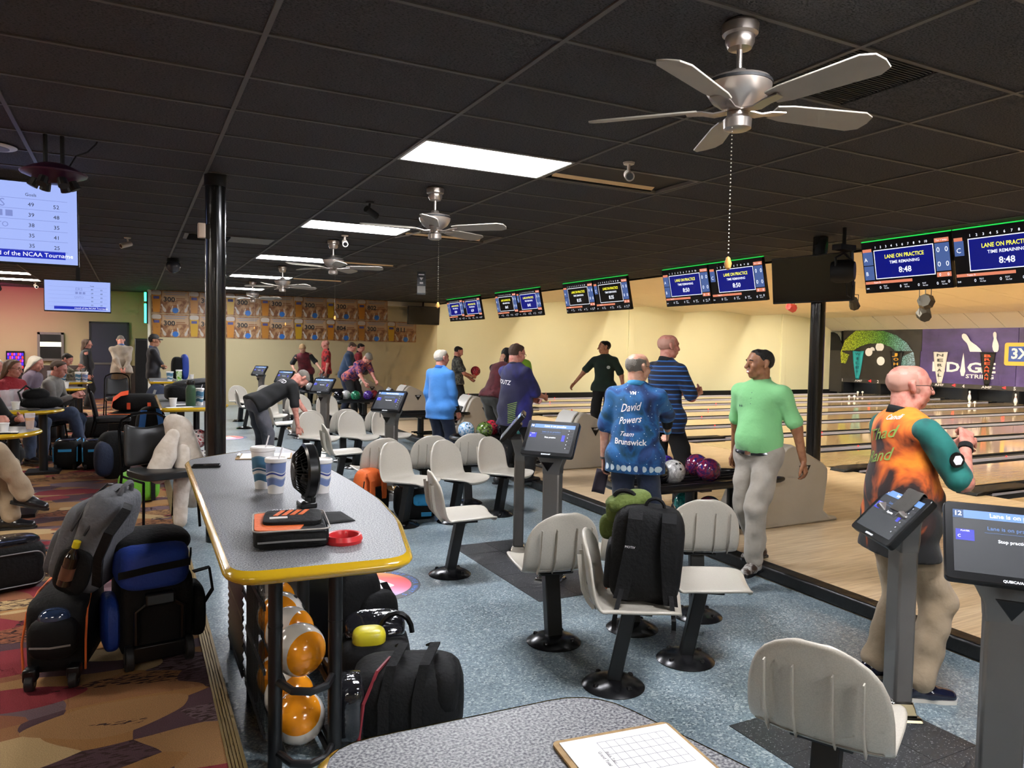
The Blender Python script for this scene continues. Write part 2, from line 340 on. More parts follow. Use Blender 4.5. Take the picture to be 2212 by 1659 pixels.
for k, y in enumerate(DIV):
    t = bpy.data.objects.new('lane_divider', None); COL.objects.link(t); t.location = (0, y, 0); t['kind'] = 'structure'; t['label'] = 'dark capped divider between two bowling lanes'
    mb = MB(); mb.ext((9.1, -.11, -.05), (26.6, .11, ZA+.012)); mb.obj('cap', m_cap, t, bevel=.01)
    mb = MB(); mb.ext((8.35, -.125, ZA-.04), (26.6, -.11, ZA+.03)); mb.obj('side_rail', m_white, t, smooth=False)
    mb = MB(); mb.ext((8.35, .11, ZA-.04), (26.6, .125, ZA+.03)); mb.obj('side_rail', m_gut, t, smooth=False)
    mb = MB(); P = [(-.25, ZA+.002), (-.22, ZA+.035), (-.1, ZA+.055), (.95, ZA+.05), (.95, ZA)]
    mb.add([(8.3+x, s*.125, z) for s in (-1, 1) for x, z in P], [(0, 1, 2, 3, 4), (9, 8, 7, 6, 5)]+[(i, (i+1) % 5, 5+(i+1) % 5, 5+i) for i in range(5)]); mb.obj('end_cap', m_black, t, bevel=.012)
    for xx in ((10.6, 13.6) if k % 2 else (11.8, 15.5)):
        mb = MB(); mb.sph((xx, -.13, ZA+.035), .011, 8, 6); mb.obj('marker_lamp', m_led, t)

# ------------------------------------------------------------------ walls
mb = MB(); mb.ext((-.15, YB, -.1), (8.0, YB+.85, 3.6)); o = struct(mb.obj('wall_back', m_wall, smooth=False))
mb = MB(); mb.ext((-9, 20.3, 0), (-.15, 20.4, 3.6)); struct(mb.obj('wall_back_left', m_wall, smooth=False))
mb = MB(); mb.ext((8.0, YL, -.1), (28, YL+.1, 4)); o = struct(mb.obj('wall_lane', m_wallc, smooth=False))
for x in (16.1, 24.0):
    mb = MB(); mb.ext((x-.13, YL-.06, ZA), (x+.13, YL, 3.6)); mb.obj('pilaster', m_wallc, o, bevel=.01)
mb = MB(); mb.ext((8.0, YL-.04, ZA-.1), (27.4, YL, ZA+.09)); struct(mb.obj('baseboard_lane', m_black, smooth=False))
mb = MB(); mb.ext((4.3, YB-.02, ZA), (8.0, YB, ZA+.1)); struct(mb.obj('baseboard_back', m_black, smooth=False))
mb = MB(); mb.ext((-9.1, -9, 0), (-9, 20.4, 3.6)); struct(mb.obj('wall_left', m_wall, smooth=False))
mb = MB(); mb.ext((-9, -9.1, -.1), (28, -9, 4)); struct(mb.obj('wall_front', m_wall, smooth=False))
mb = MB(); mb.ext((-.19, YB-.012, 2.95), (8.0, YB, 3.1)); struct(mb.obj('trim_3', mat('pale_corner_trim', '#d8d2c2', .6), smooth=False))
mb = MB(); mb.ext((-.19, YB-.05, 0), (-.13, YB+.05, 3.1)); struct(mb.obj('trim_4', mat('pale_corner_trim', '#d8d2c2', .6), smooth=False))
mb = MB(); mb.ext((-9, 20.27, ZC), (-.15, 20.3, 1.05)); struct(mb.obj('trim_5', mat('dark_wainscot', '#3a2f2c', .6), smooth=False))

# ------------------------------------------------------------------ dark ceiling
ZH = 3.096; XE = 8.17
CW, RW = 1.2192, .6096
cl = struct(MB().ext((-9.75, -9, ZH+.03), (XE, 20.4, ZH+.5)).obj('ceiling', m_dark, smooth=False)); cl['label'] = 'black suspended tile ceiling'
LIGHTS = [(1, 3+6*k) for k in range(-3, 5)]                    # (column, row) of lit panels in the main row
LIGHTS_L = [(c, r) for c in (-3, -6) for r in (-9, 3, 15, 25, 28)]
OPEN = [(2, 3), (2, 9), (2, 15), (2, 21)]
HALF = [(2, -1)]
skip = set(LIGHTS+LIGHTS_L+OPEN+HALF)
cells = []
for i in range(-8, 7):
    for j in range(-15, 34):
        if (i, j) in skip: continue
        x0, y0 = i*CW, j*RW; x1 = min(x0+CW, XE); y1 = min(y0+RW, 20.4 if x0 < -.2 else YB)
        if y1 <= y0: continue
        cor = [px((x, y, ZH)) for x, y in ((x0, y0), (x1, y0), (x1, y1), (x0, y1))]
        a = 0
        if all(cor) and any(-60 < c[0] < 2270 and -60 < c[1] < 1700 for c in cor):
            a = abs(sum(cor[k][0]*cor[k-1][1]-cor[k-1][0]*cor[k][1] for k in range(4)))/2
        cells.append((a, x0, y0, x1, y1))
cells.sort(reverse=True)
tme = {}
far = MB()
for n, (a, x0, y0, x1, y1) in enumerate(cells):
    dx, dy = x1-x0, y1-y0
    if n < 290 and a > 0:
        k = (round(dx, 3), round(dy, 3))
        if k not in tme:
            mb = MB(); mb.ext((.006, .006, 0), (dx-.006, dy-.006, .02)); o = mb.obj('ceiling_tile', m_tile, cl, smooth=False, loc=(x0, y0, ZH+.006)); tme[k] = o.data
        else: link('ceiling_tile', tme[k], cl, (x0, y0, ZH+.006))
    else: far.ext((x0+.006, y0+.006, ZH+.006), (x1-.006, y1-.006, ZH+.026))
o = far.obj('ceiling_tile_field', m_tile, cl, smooth=False); o['kind'] = 'stuff'
for i in range(-8, 7):
    mb = MB(); mb.ext((-.013, -9, 0), (.013, 20.4, .012)); mb.obj('grid_bar', m_tbar, cl, smooth=False, loc=(i*CW, 0, ZH-.003))
for j in range(-14, 34):
    mb = MB(); mb.ext((-9.75, -.0115, 0), (XE, .0115, .012)); mb.obj('grid_bar', m_tbar, cl, smooth=False, loc=(0, j*RW, ZH-.002))
mb = MB(); mb.ext((XE-.02, -9, ZH-.02), (XE+.03, YL, ZH+.6)); struct(mb.obj('trim_6', m_dark, smooth=False))
# lit panels
m_panel = mat('lit_diffuser', '#ffffff', .5, emit='#f8f9ff', es=PANEL_E); m_lside = mat('lit_diffuser_side', '#ffffff', .5, emit='#fff6ea', es=SIDE_E)
m_frame = mat('light_frame_white', '#d8d8d4', .5)
LN = ['large lit ceiling panel nearest the camera in view', 'second lit ceiling panel, cut by a fan blade', 'third lit ceiling panel along the row', 'fourth lit ceiling panel, behind the far fan', 'farthest lit ceiling panel near the banners']
for (c, r_) in LIGHTS+LIGHTS_L:
    side = (c, r_) in LIGHTS_L; n = (r_-3)//6
    lab = (LN[n] if 0 <= n < 5 else 'lit ceiling panel behind the camera') if not side else 'lit panel over the carpeted concourse, ' + {-3: 'right', -6: 'left'}[c] + ' column, ' + {-9: 'behind the camera', 3: 'nearest ahead', 15: 'third from the far wall', 25: 'second from the far wall', 28: 'closest to the far wall'}[r_]
    t = thing('ceiling_light', lab, 'light', (c*CW+CW/2, r_*RW+RW/2, ZH), 0, 'fluorescent ceiling panels')
    mb = MB(); mb.ext((-.58, -.275, 0), (.58, .275, .008)); mb.obj('diffuser', m_lside if side else m_panel, t, smooth=False)
    mb = MB(); 
    for a, b_ in (((-.6, -.297), (.6, -.275)), ((-.6, .275), (.6, .297)), ((-.6, -.297), (-.58, .297)), ((.58, -.297), (.6, .297))): mb.ext((*a, -.004), (*b_, .02))
    mb.obj('frame', m_frame, t, smooth=False)
# unlit open troffers
for n, (c, r_) in enumerate(OPEN):
    t = thing('open_light_troffer', ['open unlit troffer with bare tan reflector by the nearest lit panel', 'open unlit troffer below the second fan', 'open unlit troffer beside the third lit panel', 'farthest open unlit troffer in the dark ceiling'][n], 'light', (c*CW, r_*RW, ZH), 0, 'open troffers')
    mb = MB(); mb.ext((.02, .02, .16), (1.2, .59, .17)); mb.ext((.02, .02, 0), (1.2, .03, .16)); mb.ext((.02, .58, 0), (1.2, .59, .16)); mb.ext((.02, .02, 0), (.03, .59, .16)); mb.ext((1.19, .02, 0), (1.2, .59, .16)); mb.obj('housing', mat('troffer_grey', '#8f8880', .5), t, smooth=False)
    mb = MB(); mb.add([(.08, .28, .13), (1.1, .28, .13), (1.1, .52, .012), (.08, .52, .012)], [(0, 1, 2, 3)]); mb.obj('reflector', mat('troffer_tan', '#f0cf9c', .5), t, smooth=False, solid=.006)
    mb = MB(); mb.ext((.05, .53, .0), (1.1, .56, .03)); mb.obj('black_rail', m_dark, t, smooth=False)
    mb = MB(); mb.ext((.05, .2, .04), (1.1, .23, .07)); mb.obj('pale_rail', mat('troffer_pale', '#d9b98a', .5), t, smooth=False)
# return air grille
t = thing('air_grille', 'square dark louvred air grille behind the near fan', 'vent', (2*CW, -1*RW, ZH))
mb = MB(); mb.ext((0, 0, .03), (.61, .61, .035)); mb.obj('backing', m_dark, t, smooth=False)
for i in range(30):
    mb = MB(); mb.box((.305, .015+i*.02, .012), (.58, .012, .003), (R(35), 0, 0)); mb.obj('slat', m_tbar, t, smooth=False)
mb = MB(); mb.ext((.61, 0, .006), (1.213, .604, .026)); mb.obj('ceiling_tile', m_tile, cl, smooth=False, loc=(2*CW, -RW, ZH))
t = thing('air_grille', 'wide dark air vent beside the left post', 'vent', (0*CW+.05, 12*RW, ZH-.012))
mb = MB(); mb.ext((0, 0, 0), (1.1, .56, .008)); mb.obj('frame', mat('vent_frame', '#57544f', .5), t, smooth=False)
for i in range(9):
    mb = MB(); mb.box((.3, .06+i*.055, -.008), (.5, .03, .004), (R(30), 0, 0)); mb.obj('slat', m_dark, t, smooth=False)

# ------------------------------------------------------------------ lane ceiling, sawtooth bays with hidden strips
m_lc = mat('tan_lane_ceiling', '#f5ead0', .7); m_strip = mat('lane_strip_light', '#ffffff', .5, emit='#fff8e8', es=LANE_E)
XS = [8.2, 11.7, 15.2, 18.7, 22.2, 25.7]
lcc = struct(MB().ext((8.2, -9, 3.62), (28, YL, 3.7)).obj('ceiling_lane', m_lc, smooth=False)); lcc['label'] = 'tan panelled ceiling above the lanes'
for k in range(5):
    x0, x1 = XS[k]+.35, XS[k+1]
    nb = 24; y0 = -9
    for j in range(nb):
        ya, yb = y0+j*(YL-y0)/nb, y0+(j+1)*(YL-y0)/nb
        if yb < -1: continue
        for q in range(2):
            xa, xb = x0+(x1-x0)*q/2, x0+(x1-x0)*(q+1)/2; za, zb = 3.5-.24*q/2, 3.5-.24*(q+1)/2
            mb = MB(); g = .006
            mb.add([(xa+g, ya+g, za), (xb-g, ya+g, zb), (xb-g, yb-g, zb), (xa+g, yb-g, za), (xa+g, ya+g, za+.02), (xb-g, ya+g, zb+.02), (xb-g, yb-g, zb+.02), (xa+g, yb-g, za+.02)], [(0, 3, 2, 1), (4, 5, 6, 7), (0, 1, 5, 4), (1, 2, 6, 5), (2, 3, 7, 6), (3, 0, 4, 7)])
            mb.obj('panel', m_lc, lcc, smooth=False)
    mb = MB(); mb.ext((x1-.02, -9, 3.26), (x1, YL, 3.6)); mb.obj('baffle', m_lc, lcc, smooth=False)
for k in range(5):
    for y in (16.7, 13.3, 9.9, 6.5, 3.1, -.3, -3.7):
        t = thing('lane_strip_light', 'fluorescent strip hidden above the lanes', 'light', (XS[k]+.14, y, 3.5), 0, 'hidden lane strip lights')
        mb = MB(); mb.ext((-.05, -1.5, 0), (.05, 1.5, .05)); mb.obj('tube', m_strip, t, smooth=False)
        mb = MB(); mb.ext((-.07, -1.55, .05), (.07, 1.55, .09)); mb.obj('housing', m_frame, t, smooth=False)
# sloping panel above the masking
for j in range(26):
    ya, yb = YL-.92*j, YL-.92*(j+1)
    mb = MB(); g = .008
    mb.add([(25.75, ya-g, 3.36), (26.95, ya-g, 2.76), (26.95, yb+g, 2.76), (25.75, yb+g, 3.36)], [(0, 1, 2, 3)]); mb.obj('slope_panel', mat('white_slope_panel', '#e6dfd0', .6), lcc, smooth=False, solid=.02)
struct(MB().ext((27.6, -9, -.1), (27.7, YL, 4)).obj('wall_pit', m_dark, smooth=False))
# ------------------------------------------------------------------ fixtures on the setting
def panel_root(name, label, cat, o, x, y, group=None):
    t = thing(name, label, cat, group=group); t.matrix_world = frame(o, x, y); return t
m_steel = mat('brushed_nickel', '#b3aaa2', .32, .85); m_blade = mat('fan_blade_grey', '#a39c90', .5); m_chain = mat('steel_chain', '#c9c4bb', .35, .8); m_knob = mat('amber_knob', '#d59a4e', .4)
m_glow = lambda n, c, s: mat(n, '#000000', .5, emit=c, es=s)
# ceiling fans
def make_fan(label):
    t = thing('ceiling_fan', label, 'fan', group='ceiling fans')
    MB().lathe([(.02, -.115), (.05, -.11), (.062, -.085), (.062, -.06), (.075, -.05), (.078, -.012), (.07, 0)], n=28).obj('canopy', m_steel, t)
    MB().cyl((0, 0, -.23), (0, 0, -.1), .0125).obj('downrod', m_steel, t)
    mo = MB().lathe([(.0, -.375), (.05, -.375), (.075, -.355), (.11, -.33), (.135, -.29), (.14, -.262), (.132, -.245), (.04, -.222), (.03, -.2), (0, -.2)], n=32).obj('motor_housing', m_steel, t)
    MB().lathe([(.138, -.268), (.142, -.268), (.142, -.256), (.136, -.256)], n=32).obj('dark_band', m_dark, mo)
    MB().lathe([(0, -.455), (.045, -.455), (.058, -.448), (.06, -.41), (.045, -.395), (.045, -.375), (0, -.375)], n=24).obj('switch_housing', m_steel, t)
    for k in range(5):
        a = R(72*k); T = Matrix.Rotation(a, 4, 'Z')
        br = MB(); br.strip([T @ Vector(p) for p in ((.04, 0, -.375), (.1, 0, -.382), (.15, .0, -.37), (.22, 0, -.365))], T.to_3x3() @ Vector((0, .03, 0)), .006); br.obj('blade_bracket', m_steel, t)
        bl = MB(); out = [(.17, -.045), (.24, -.06), (.6, -.075), (.65, -.05), (.66, 0), (.65, .05), (.6, .075), (.24, .06), (.17, .045)]
        bl.prism(out, -.004, .004, T @ Matrix.Translation((0, 0, -.36)) @ Matrix.Rotation(R(-14), 4, 'X')); bl.obj('blade', m_blade, t, bevel=.002)
    ch = MB(); n = 34
    for i in range(n): ch.sph((.055, 0, -.44-i*.0165), .0032, 6, 4)
    ch.obj('pull_chain', m_chain, t)
    MB().lathe([(0, -1.06), (.012, -1.05), (.016, -1.03), (.008, -1.005), (0, -1.0)], (.055, 0, 0), 12).obj('chain_knob', m_knob, t)
    return t
fan = make_fan('large steel ceiling fan nearest the camera, hanging over the seats'); fan.location = (1.78, -.53, ZH); fan.rotation_euler.z = R(204)
for i, (y, a, lab) in enumerate([(3.22, 28, 'second steel ceiling fan beyond the bright light panel'), (6.95, 50, 'third steel ceiling fan in front of the far lit panels'), (10.7, 15, 'fourth small steel ceiling fan near the banner wall'), (14.4, 40, 'farthest ceiling fan, its blades against the banners')]):
    dup(fan, loc=(1.84, y, ZH), rz=R(a), label=lab)
# posts
m_post = mat('black_gloss_post', '#0d0d0e', .25, coat=.4)
t = thing('support_post', 'black round steel post by the carpet edge', 'post', (.08, 3.75, 0))
MB().cyl((0, 0, 0), (0, 0, 3.1), .082, n=28).obj('shaft', m_post, t)
MB().cyl((0, 0, 3.0), (0, 0, 3.1), .09, n=28).obj('collar', m_dark, t)
o = tag(MB().prism(rrect(-.03, -.035, .03, .035, .012), 0, .12).obj('alarm_box', mat('ivory_plastic', '#d8c3ae', .5), loc=(-.033, 3.7, 2.56), bevel=.006), 'small ivory alarm box clipped to the black post', 'alarm')
t = thing('support_post', 'black round post behind the green shirted man', 'post', (6.8, 3.3, ZA))
MB().cyl((0, 0, 0), (0, 0, 3.0), .085, n=28).obj('shaft', m_post, t)
# dark televisions
m_bez = mat('tv_bezel_black', '#08080a', .35); m_off = mat('dark_screen_glass', '#0a0a0d', .12)
def dark_tv(o, x, y, w_, h_, label):
    t = panel_root('television', label, 'television', o, x, y)
    MB().prism(rrect(-w_/2, -h_/2, w_/2, h_/2, .01), -.06, -.002).obj('case', m_bez, t, bevel=.004); MB().ext((-w_/2+.012, -h_/2+.02, -.002), (w_/2-.012, h_/2-.012, .001)).obj('screen', m_off, t, smooth=False)
    MB().ext((-.05, -.05, -.16), (.05, .05, -.06)).ext((-.02, .0, -.18), (.02, h_/2+.12, -.14)).obj('bracket', m_dark, t, smooth=False)
    return t
dark_tv((6.62, 3.28, 2.58), (.18, -1, 0), (-.12, 0, 1), 1.02, .56, 'dark switched-off television mounted on the black post')
dark_tv((7.42, 18.55, 2.68), (1, -.1, 0), (0, -.15, 1), 1.0, .56, 'dark television hung beside the banner wall corner')
# score screens
g_y, g_w, g_b, g_lb, g_sal, g_gr, g_bg = (m_glow('px_yellow', '#f2ec3a', .7), m_glow('px_white', '#eef2ff', .6), m_glow('px_navy', '#0c1890', .32), m_glow('px_lilac', '#5f7cc0', .28), m_glow('px_salmon', '#ef8f6e', .4), m_glow('px_green', '#20d050', .55), m_glow('px_black', '#020206', .3))
GM = [g_y, g_w, g_b, g_lb, g_sal, g_gr, g_bg]
def score_screen(label, o, time, left=True, dark=False, small=False):
    t = panel_root('score_screen', label, 'screen', o, (0, -1, 0), (-.22, 0, 1), 'overhead score screens')
    W, Hh = 1.17, .66
    MB().prism(rrect(-W/2, -Hh/2, W/2, Hh/2, .008), -.06, -.003).obj('case', m_bez, t, bevel=.004)
    MB().ext((-W/2+.006, -Hh/2+.012, -.003), (W/2-.006, Hh/2-.006, 0)).obj('display', g_bg, t, smooth=False)
    MB().ext((-W/2, Hh/2, -.05), (W/2, Hh/2+.012, -.01)).obj('led_strip', g_gr, t, smooth=False)
    g = MB(); z = .0012
    def rc(x0, y0, x1, y1, i, zz=z): g.use(i).ext((x0, y0, 0), (x1, y1, zz))
    def tx(s, x, y, size, i, **k): g.use(i).text(s, TR((x, y, .0032)), size, **k)
    xl = -.42 if left else -.45
    rc(-.57, .03, xl-.01, .2, 3); rc(-.57, -.16, xl-.01, .02, 3 if left else 6); rc(-.57, .2, xl-.02, .24, 4)
    if left: tx('A', -.53, .1, .07, 1); tx('B', -.53, -.08, .07, 1)
    else: tx('C', -.52, .09, .08, 1)
    for k in range(10): tx(str(k+1), -.38+k*.075, .25, .042, 1, bold=.01)
    rc(.4, .22, .575, .27, 4); rc(.4, -.12, .575, .21, 3); rc(.4, -.19, .575, -.135, 4); tx('Tot + hdcp', .487, .244, .03, 1)
    for yy in (.13, -.04, -.165):
        for xx in (.44, .54): tx('0', xx, yy, .085 if yy > -.1 else .05, 1)
    rc(-.41, -.155, .385, .215, 1); rc(-.4, -.145, .375, .205, 6 if dark else 2, .0018)
    tx('LANE ON PRACTICE', 0, .12, .068, 0, bold=.012, width=.52); tx('TIME REMAINING', 0, .045, .052, 1, bold=.01, width=.4); tx(time, 0, -.06, .1, 1, bold=.015)
    rc(-.57, -.215, .08, -.18, 4); tx('Team %', -.4, -.197, .03, 1)
    for xx in (-.36, -.08, .16, .4): tx('0', xx, -.265, .05, 1); tx('TOT', xx+.07, -.25, .026, 1); tx('Pin Fall', xx+.085, -.277, .022, 1)
    tx('0', .54, -.25, .05, 1); tx('Diff.', -.54, -.27, .026, 1)
    g.obj('screen_graphics', GM, t, smooth=False)
    t.scale = (.947, .947, .947)
PAIRS = [(2.42, '8:48', 0, 0), (6.5, '8:50', 0, 0), (9.95, '8:35', 1, 1), (13.4, '8:41', 1, 0), (16.75, '8:39', 0, 0)]
names = ['nearest', 'second', 'third', 'fourth', 'farthest']
for k, (yc, tm, d1, d2) in enumerate(PAIRS):
    yc = -2.976+(yc+2.976)*.947
    score_screen(f'left lane scoring screen of the {names[k]} overhead pair', (7.52, yc+.57, 2.76), tm, True, d1)
    score_screen(f'right lane scoring screen of the {names[k]} overhead pair', (7.52, yc-.57, 2.76), tm, False, d2)
    mb = MB()
    mb.ext((7.6, yc-.03, 2.8), (7.66, yc+.03, 3.09)); mb.ext((7.59, yc-.9, 2.76), (7.63, yc+.9, 2.82))
    tag(mb.obj('screen_bracket', m_dark, smooth=False), f'black ceiling bracket behind the {names[k]} pair of score screens', 'bracket', 'screen brackets')
# dark speaker right of post television
t = thing('moving_head_lamp', 'black moving head lamp beside the dark television', 'stage light', (6.52, 2.74, 2.62))
MB().lathe([(0, -.12), (.11, -.12), (.13, -.06), (.13, .06), (.1, .12), (0, .12)], n=20, T=TR(rot=(R(90), 0, R(30)))).obj('head', m_dark, t)
MB().tube([(-.12, 0, 0), (-.13, 0, .14), (0, 0, .2), (.13, 0, .14), (.12, 0, 0)], .014).obj('yoke', m_dark, t)
MB().box((0, 0, .26), (.24, .12, .06)).cyl((0, 0, .28), (0, 0, .5), .02).obj('truss_clamp', m_dark, t)
MB().tube([(.05, 0, -.1), (.1, .02, -.26), (.2, .05, -.28), (.22, .04, -.14)], .006).obj('cable', m_dark, t)
# stage lamps over the lanes
def par(name, lab, loc, rot, m_, r=.12, L_=.26, lens='#d8d8d0'):
    t = thing(name, lab, 'stage light', loc)
    T = TR(rot=rot)
    MB().lathe([(0, L_/2), (r*.75, L_/2), (r, -L_/2), (r*.9, -L_/2), (r*.85, -L_/2+.02), (0, -L_/2+.02)], n=8, T=T).obj('can', m_, t)
    mb = MB()
    for k in range(7):
        a = k*math.pi/3; q = (0, 0) if k == 6 else (r*.5*math.cos(a), r*.5*math.sin(a)); mb.sph((q[0], q[1], -L_/2+.012), r*.19, 8, 5, T)
    mb.obj('lenses', mat('lamp_lens'+lens, lens, .2), t)
    MB().tube([(-r*1.1, 0, 0), (-r*1.15, 0, r*1.6), (r*1.15, 0, r*1.6), (r*1.1, 0, 0)], .01, 6).cyl((0, 0, r*1.6), (0, 0, 3.42-loc[2]), .012, n=8).obj('yoke', m_, t)
m_lamp = mat('stage_lamp_black', '#141415', .45)
par('stage_lamp', 'black can lamp with six lenses over the lanes', (14, 8.47, 2.87), (R(60), 0, R(-60)), m_lamp)
par('stage_lamp', 'round black lamp hanging above another lamp', (14, 6.78, 2.83), (R(85), 0, R(-70)), m_lamp, .17, .2, '#3a3836')
par('stage_lamp', 'angular black lamp hung below the round one', (16, 8.12, 2.66), (R(120), 0, R(-40)), m_lamp, .17, .22, '#202024')
par('stage_lamp', 'small red stage lamp left of the far post', (14, 10.28, 2.85), (R(80), 0, R(-80)), mat('stage_lamp_red', '#b03a3a', .5), .11, .22, '#c06a60')

# ------------------------------------------------------------------ masking at the lane ends
def gradmat(name, stops, rot, scale, rough=.5, noise=None, es=0.):
    m = mat(name, stops[0][1], rough); nt, b, L = nodes_of(m); tc = N(nt, 'ShaderNodeTexCoord')
    mp = N(nt, 'ShaderNodeMapping'); mp.inputs['Rotation'].default_value = rot; mp.inputs['Scale'].default_value = scale; L(tc.outputs['Object'], mp.inputs[0])
    no = N(nt, 'ShaderNodeTexNoise', i_Scale=(noise or 1.), i_Detail=5., i_Roughness=.6); L(mp.outputs[0], no.inputs['Vector'])
    cr = ramp(nt, stops); L(no.outputs['Fac'], cr.inputs[0]); L(cr.outputs[0], b.inputs['Base Color'])
    if es: L(cr.outputs[0], b.inputs['Emission Color']); b.inputs['Emission Strength'].default_value = es
    return m
m_m1 = gradmat('masking_charcoal', [(.3, '#26221f'), (.7, '#36302c')], (0, 0, 0), (1, 1, 1), .5, .6)
m_m2 = gradmat('masking_purple', [(.3, '#33264f'), (.5, '#4b3a78'), (.7, '#6a5a98')], (0, 0, 0), (1, .5, 1), .5, .8)
m_pitdark = mat('pit_black', '#0a0a0b', .6); m_wh = mat('print_white', '#ece8ea', .5); m_ledge = mat('masking_ledge', '#3a3634', .5)
YS = [19.1, 15.5, 11.95, 8.4, 4.85, 1.3, -2.25, -5.8]
for k in range(7):
    ya, yb = YS[k], YS[k+1]; mm = m_m1 if k == 0 else m_m2
    lab = ['charcoal masking unit with green glitter swirl over lanes one and two', 'purple masking unit with large white EDGE lettering', 'purple masking unit with the 3X sign panel'][min(k, 2)] if k < 3 else 'purple masking unit farther right beyond the frame'
    t = thing('masking_unit', lab, 'masking unit', (26.85, (ya+yb)/2, 0), 0, 'lane masking units'); hw = (ya-yb)/2-.008
    MB().ext((0, -hw, .7), (.04, hw, 1.9)).obj('lower_panel', mm, t, smooth=False)
    MB().ext((.07, -hw, 1.9), (.11, hw, 2.76)).obj('upper_panel', mm, t, smooth=False)
    MB().ext((-.02, -hw, .54), (.05, hw, .7)).obj('number_ledge', m_ledge, t, smooth=False)
    for yy in (-.9, .9): MB().ext((.06, yy-.5, .56), (.12, yy+.5, .6)).obj('pin_light', mat('pin_deck_light', '#ffffff', .5, emit='#eef4ff', es=8.), t, smooth=False)
    for ya_, yb_ in ((hw-.1, hw), (-hw, -hw+.1), (-.1, .1)): MB().ext((.05, ya_, ZA), (.7, yb_, .6)).obj('pit_side', m_pitdark, t, smooth=False)
t = thing('masking_unit', 'black curved end piece of the masking at the wall', 'masking unit', (26.9, 19.42, 0), 0)
MB().ext((0, -.33, ZA), (.05, .33, 1.9)).obj('lower_panel', m_ledge, t, smooth=False)
MB().prism([(-.33, 1.9), (.33, 1.9), (.33, 2.7), (.2, 2.7), (.02, 2.62), (-.12, 2.45), (-.22, 2.25), (-.33, 2.12)], 0, .05, frame((0, 0, 0), (0, 1, 0), (0, 0, 1))).obj('upper_panel', m_pitdark, t, smooth=False)
# prints on the masking (flat artwork): glitter swirl, balls, pins, lettering
FX, FU = (0, -1, 0), (0, 0, 1)
m_gl = mat('glitter_green', '#b8d838', .5); nt, b, L = nodes_of(m_gl); tc = N(nt, 'ShaderNodeTexCoord')
sx = N(nt, 'ShaderNodeSeparateXYZ'); L(tc.outputs['Object'], sx.inputs[0]); ma = N(nt, 'ShaderNodeMath', operation='MULTIPLY_ADD'); ma.inputs[1].default_value = .3; ma.inputs[2].default_value = .5; L(sx.outputs[0], ma.inputs[0])
r1 = ramp(nt, [(0, '#e8f040'), (.3, '#b6dc3c'), (.62, '#5fae48'), (.85, '#7fc0c8'), (1, '#a8c8e8')]); L(ma.outputs[0], r1.inputs[0])
vo = N(nt, 'ShaderNodeTexVoronoi', i_Scale=26.); L(tc.outputs['Object'], vo.inputs['Vector']); r2 = ramp(nt, [(0, '#ffffff'), (.22, '#ffffff'), (.5, '#4a5a2a'), (1, '#20281a')]); L(vo.outputs['Distance'], r2.inputs[0])
mx = N(nt, 'ShaderNodeMix', data_type='RGBA', blend_type='MULTIPLY'); mx.inputs[0].default_value = .8; L(r1.outputs[0], mx.inputs[6]); L(r2.outputs[0], mx.inputs[7]); L(mx.outputs[2], b.inputs['Base Color'])
def print_root(name, lab, X_, y, z): return panel_root(name, lab, 'mural print', (X_, y, z), FX, FU)
t = print_root('glitter_swirl', 'green and yellow glitter arch printed on the charcoal masking', 26.9, 17.5, 0)
arc = [(-1.5, 1.35, .12), (-1.45, 1.75, .22), (-1.25, 2.15, .32), (-.85, 2.42, .36), (-.3, 2.5, .3), (.3, 2.46, .26), (.8, 2.3, .26), (1.2, 2.02, .28), (1.45, 1.7, .3), (1.52, 1.35, .3), (1.5, 1.05, .26)]
mb = MB(); vsx = []
for i, (x, z, w_) in enumerate(arc):
    a = Vector(arc[max(i-1, 0)][:2]); c = Vector(arc[min(i+1, len(arc)-1)][:2]); d = (c-a).normalized(); n_ = Vector((-d.y, d.x))*w_
    vsx += [(x+n_.x, min(z+n_.y, 2.74), .054 if z < 1.9 else .01), (x-n_.x, z-n_.y, .054 if z < 1.9 else .01)]
for i in range(len(arc)-1): mb.add([vsx[2*i], vsx[2*i+1], vsx[2*i+3], vsx[2*i+2]], [(0, 1, 2, 3)])
mb.obj('print', m_gl, t, smooth=False, solid=.003)
t = print_root('printed_balls', 'white round balls printed inside the green arch', 26.9, 17.35, 0)
for x, z, r_, zz in ((.04, 2.06, .19, .004), (-.42, 1.84, .17, .056), (-.3, 1.93, .12, .008), (.15, 1.48, .18, .056)):
    MB().lathe([(r_, 0), (r_, .004)], (x, z, zz), 24).obj('printed_ball', m_wh, t, smooth=False)
def pin2d(s=1.): 
    prof = [(0, 0), (.026, 0), (.05, .04), (.06, .11), (.05, .17), (.03, .23), (.024, .26), (.032, .32), (.03, .355), (.012, .38)]
    return [(x*s, z*s) for x, z in prof]+[(-x*s, z*s) for x, z in prof[::-1][:-1]]
t = print_root('printed_pins', 'two large white pins printed on the purple masking', 26.88, 13.4, 0)
MB().prism(pin2d(3.1), 0, .006, TR((.25, 1.62, .02), (0, 0, R(38)))).obj('printed_pin', m_wh, t, smooth=False); MB().prism(pin2d(1.9), 0, .006, TR((.72, 1.9, -.02), (0, 0, R(6)))).obj('printed_pin', m_wh, t, smooth=False)
t = print_root('edge_lettering', 'white EDGE STRING lettering printed on purple masking', 26.84, 13.8, 1.3)
mb = MB()
for ch, x in (('E', -.95), ('D', -.38), ('G', .42), ('E', .9)): mb.text(ch, TR((x, 0, .004)), .5, .03, width=.5)
mb.obj('word', m_wh, t, smooth=False)
MB().prism([(0, .55), (.04, .3), (.07, .05), (.1, -.12), (.05, -.3), (-.05, -.3), (-.1, -.12), (-.07, .05), (-.04, .3)], .002, .006).obj('rocket_pin', m_wh, t, smooth=False)
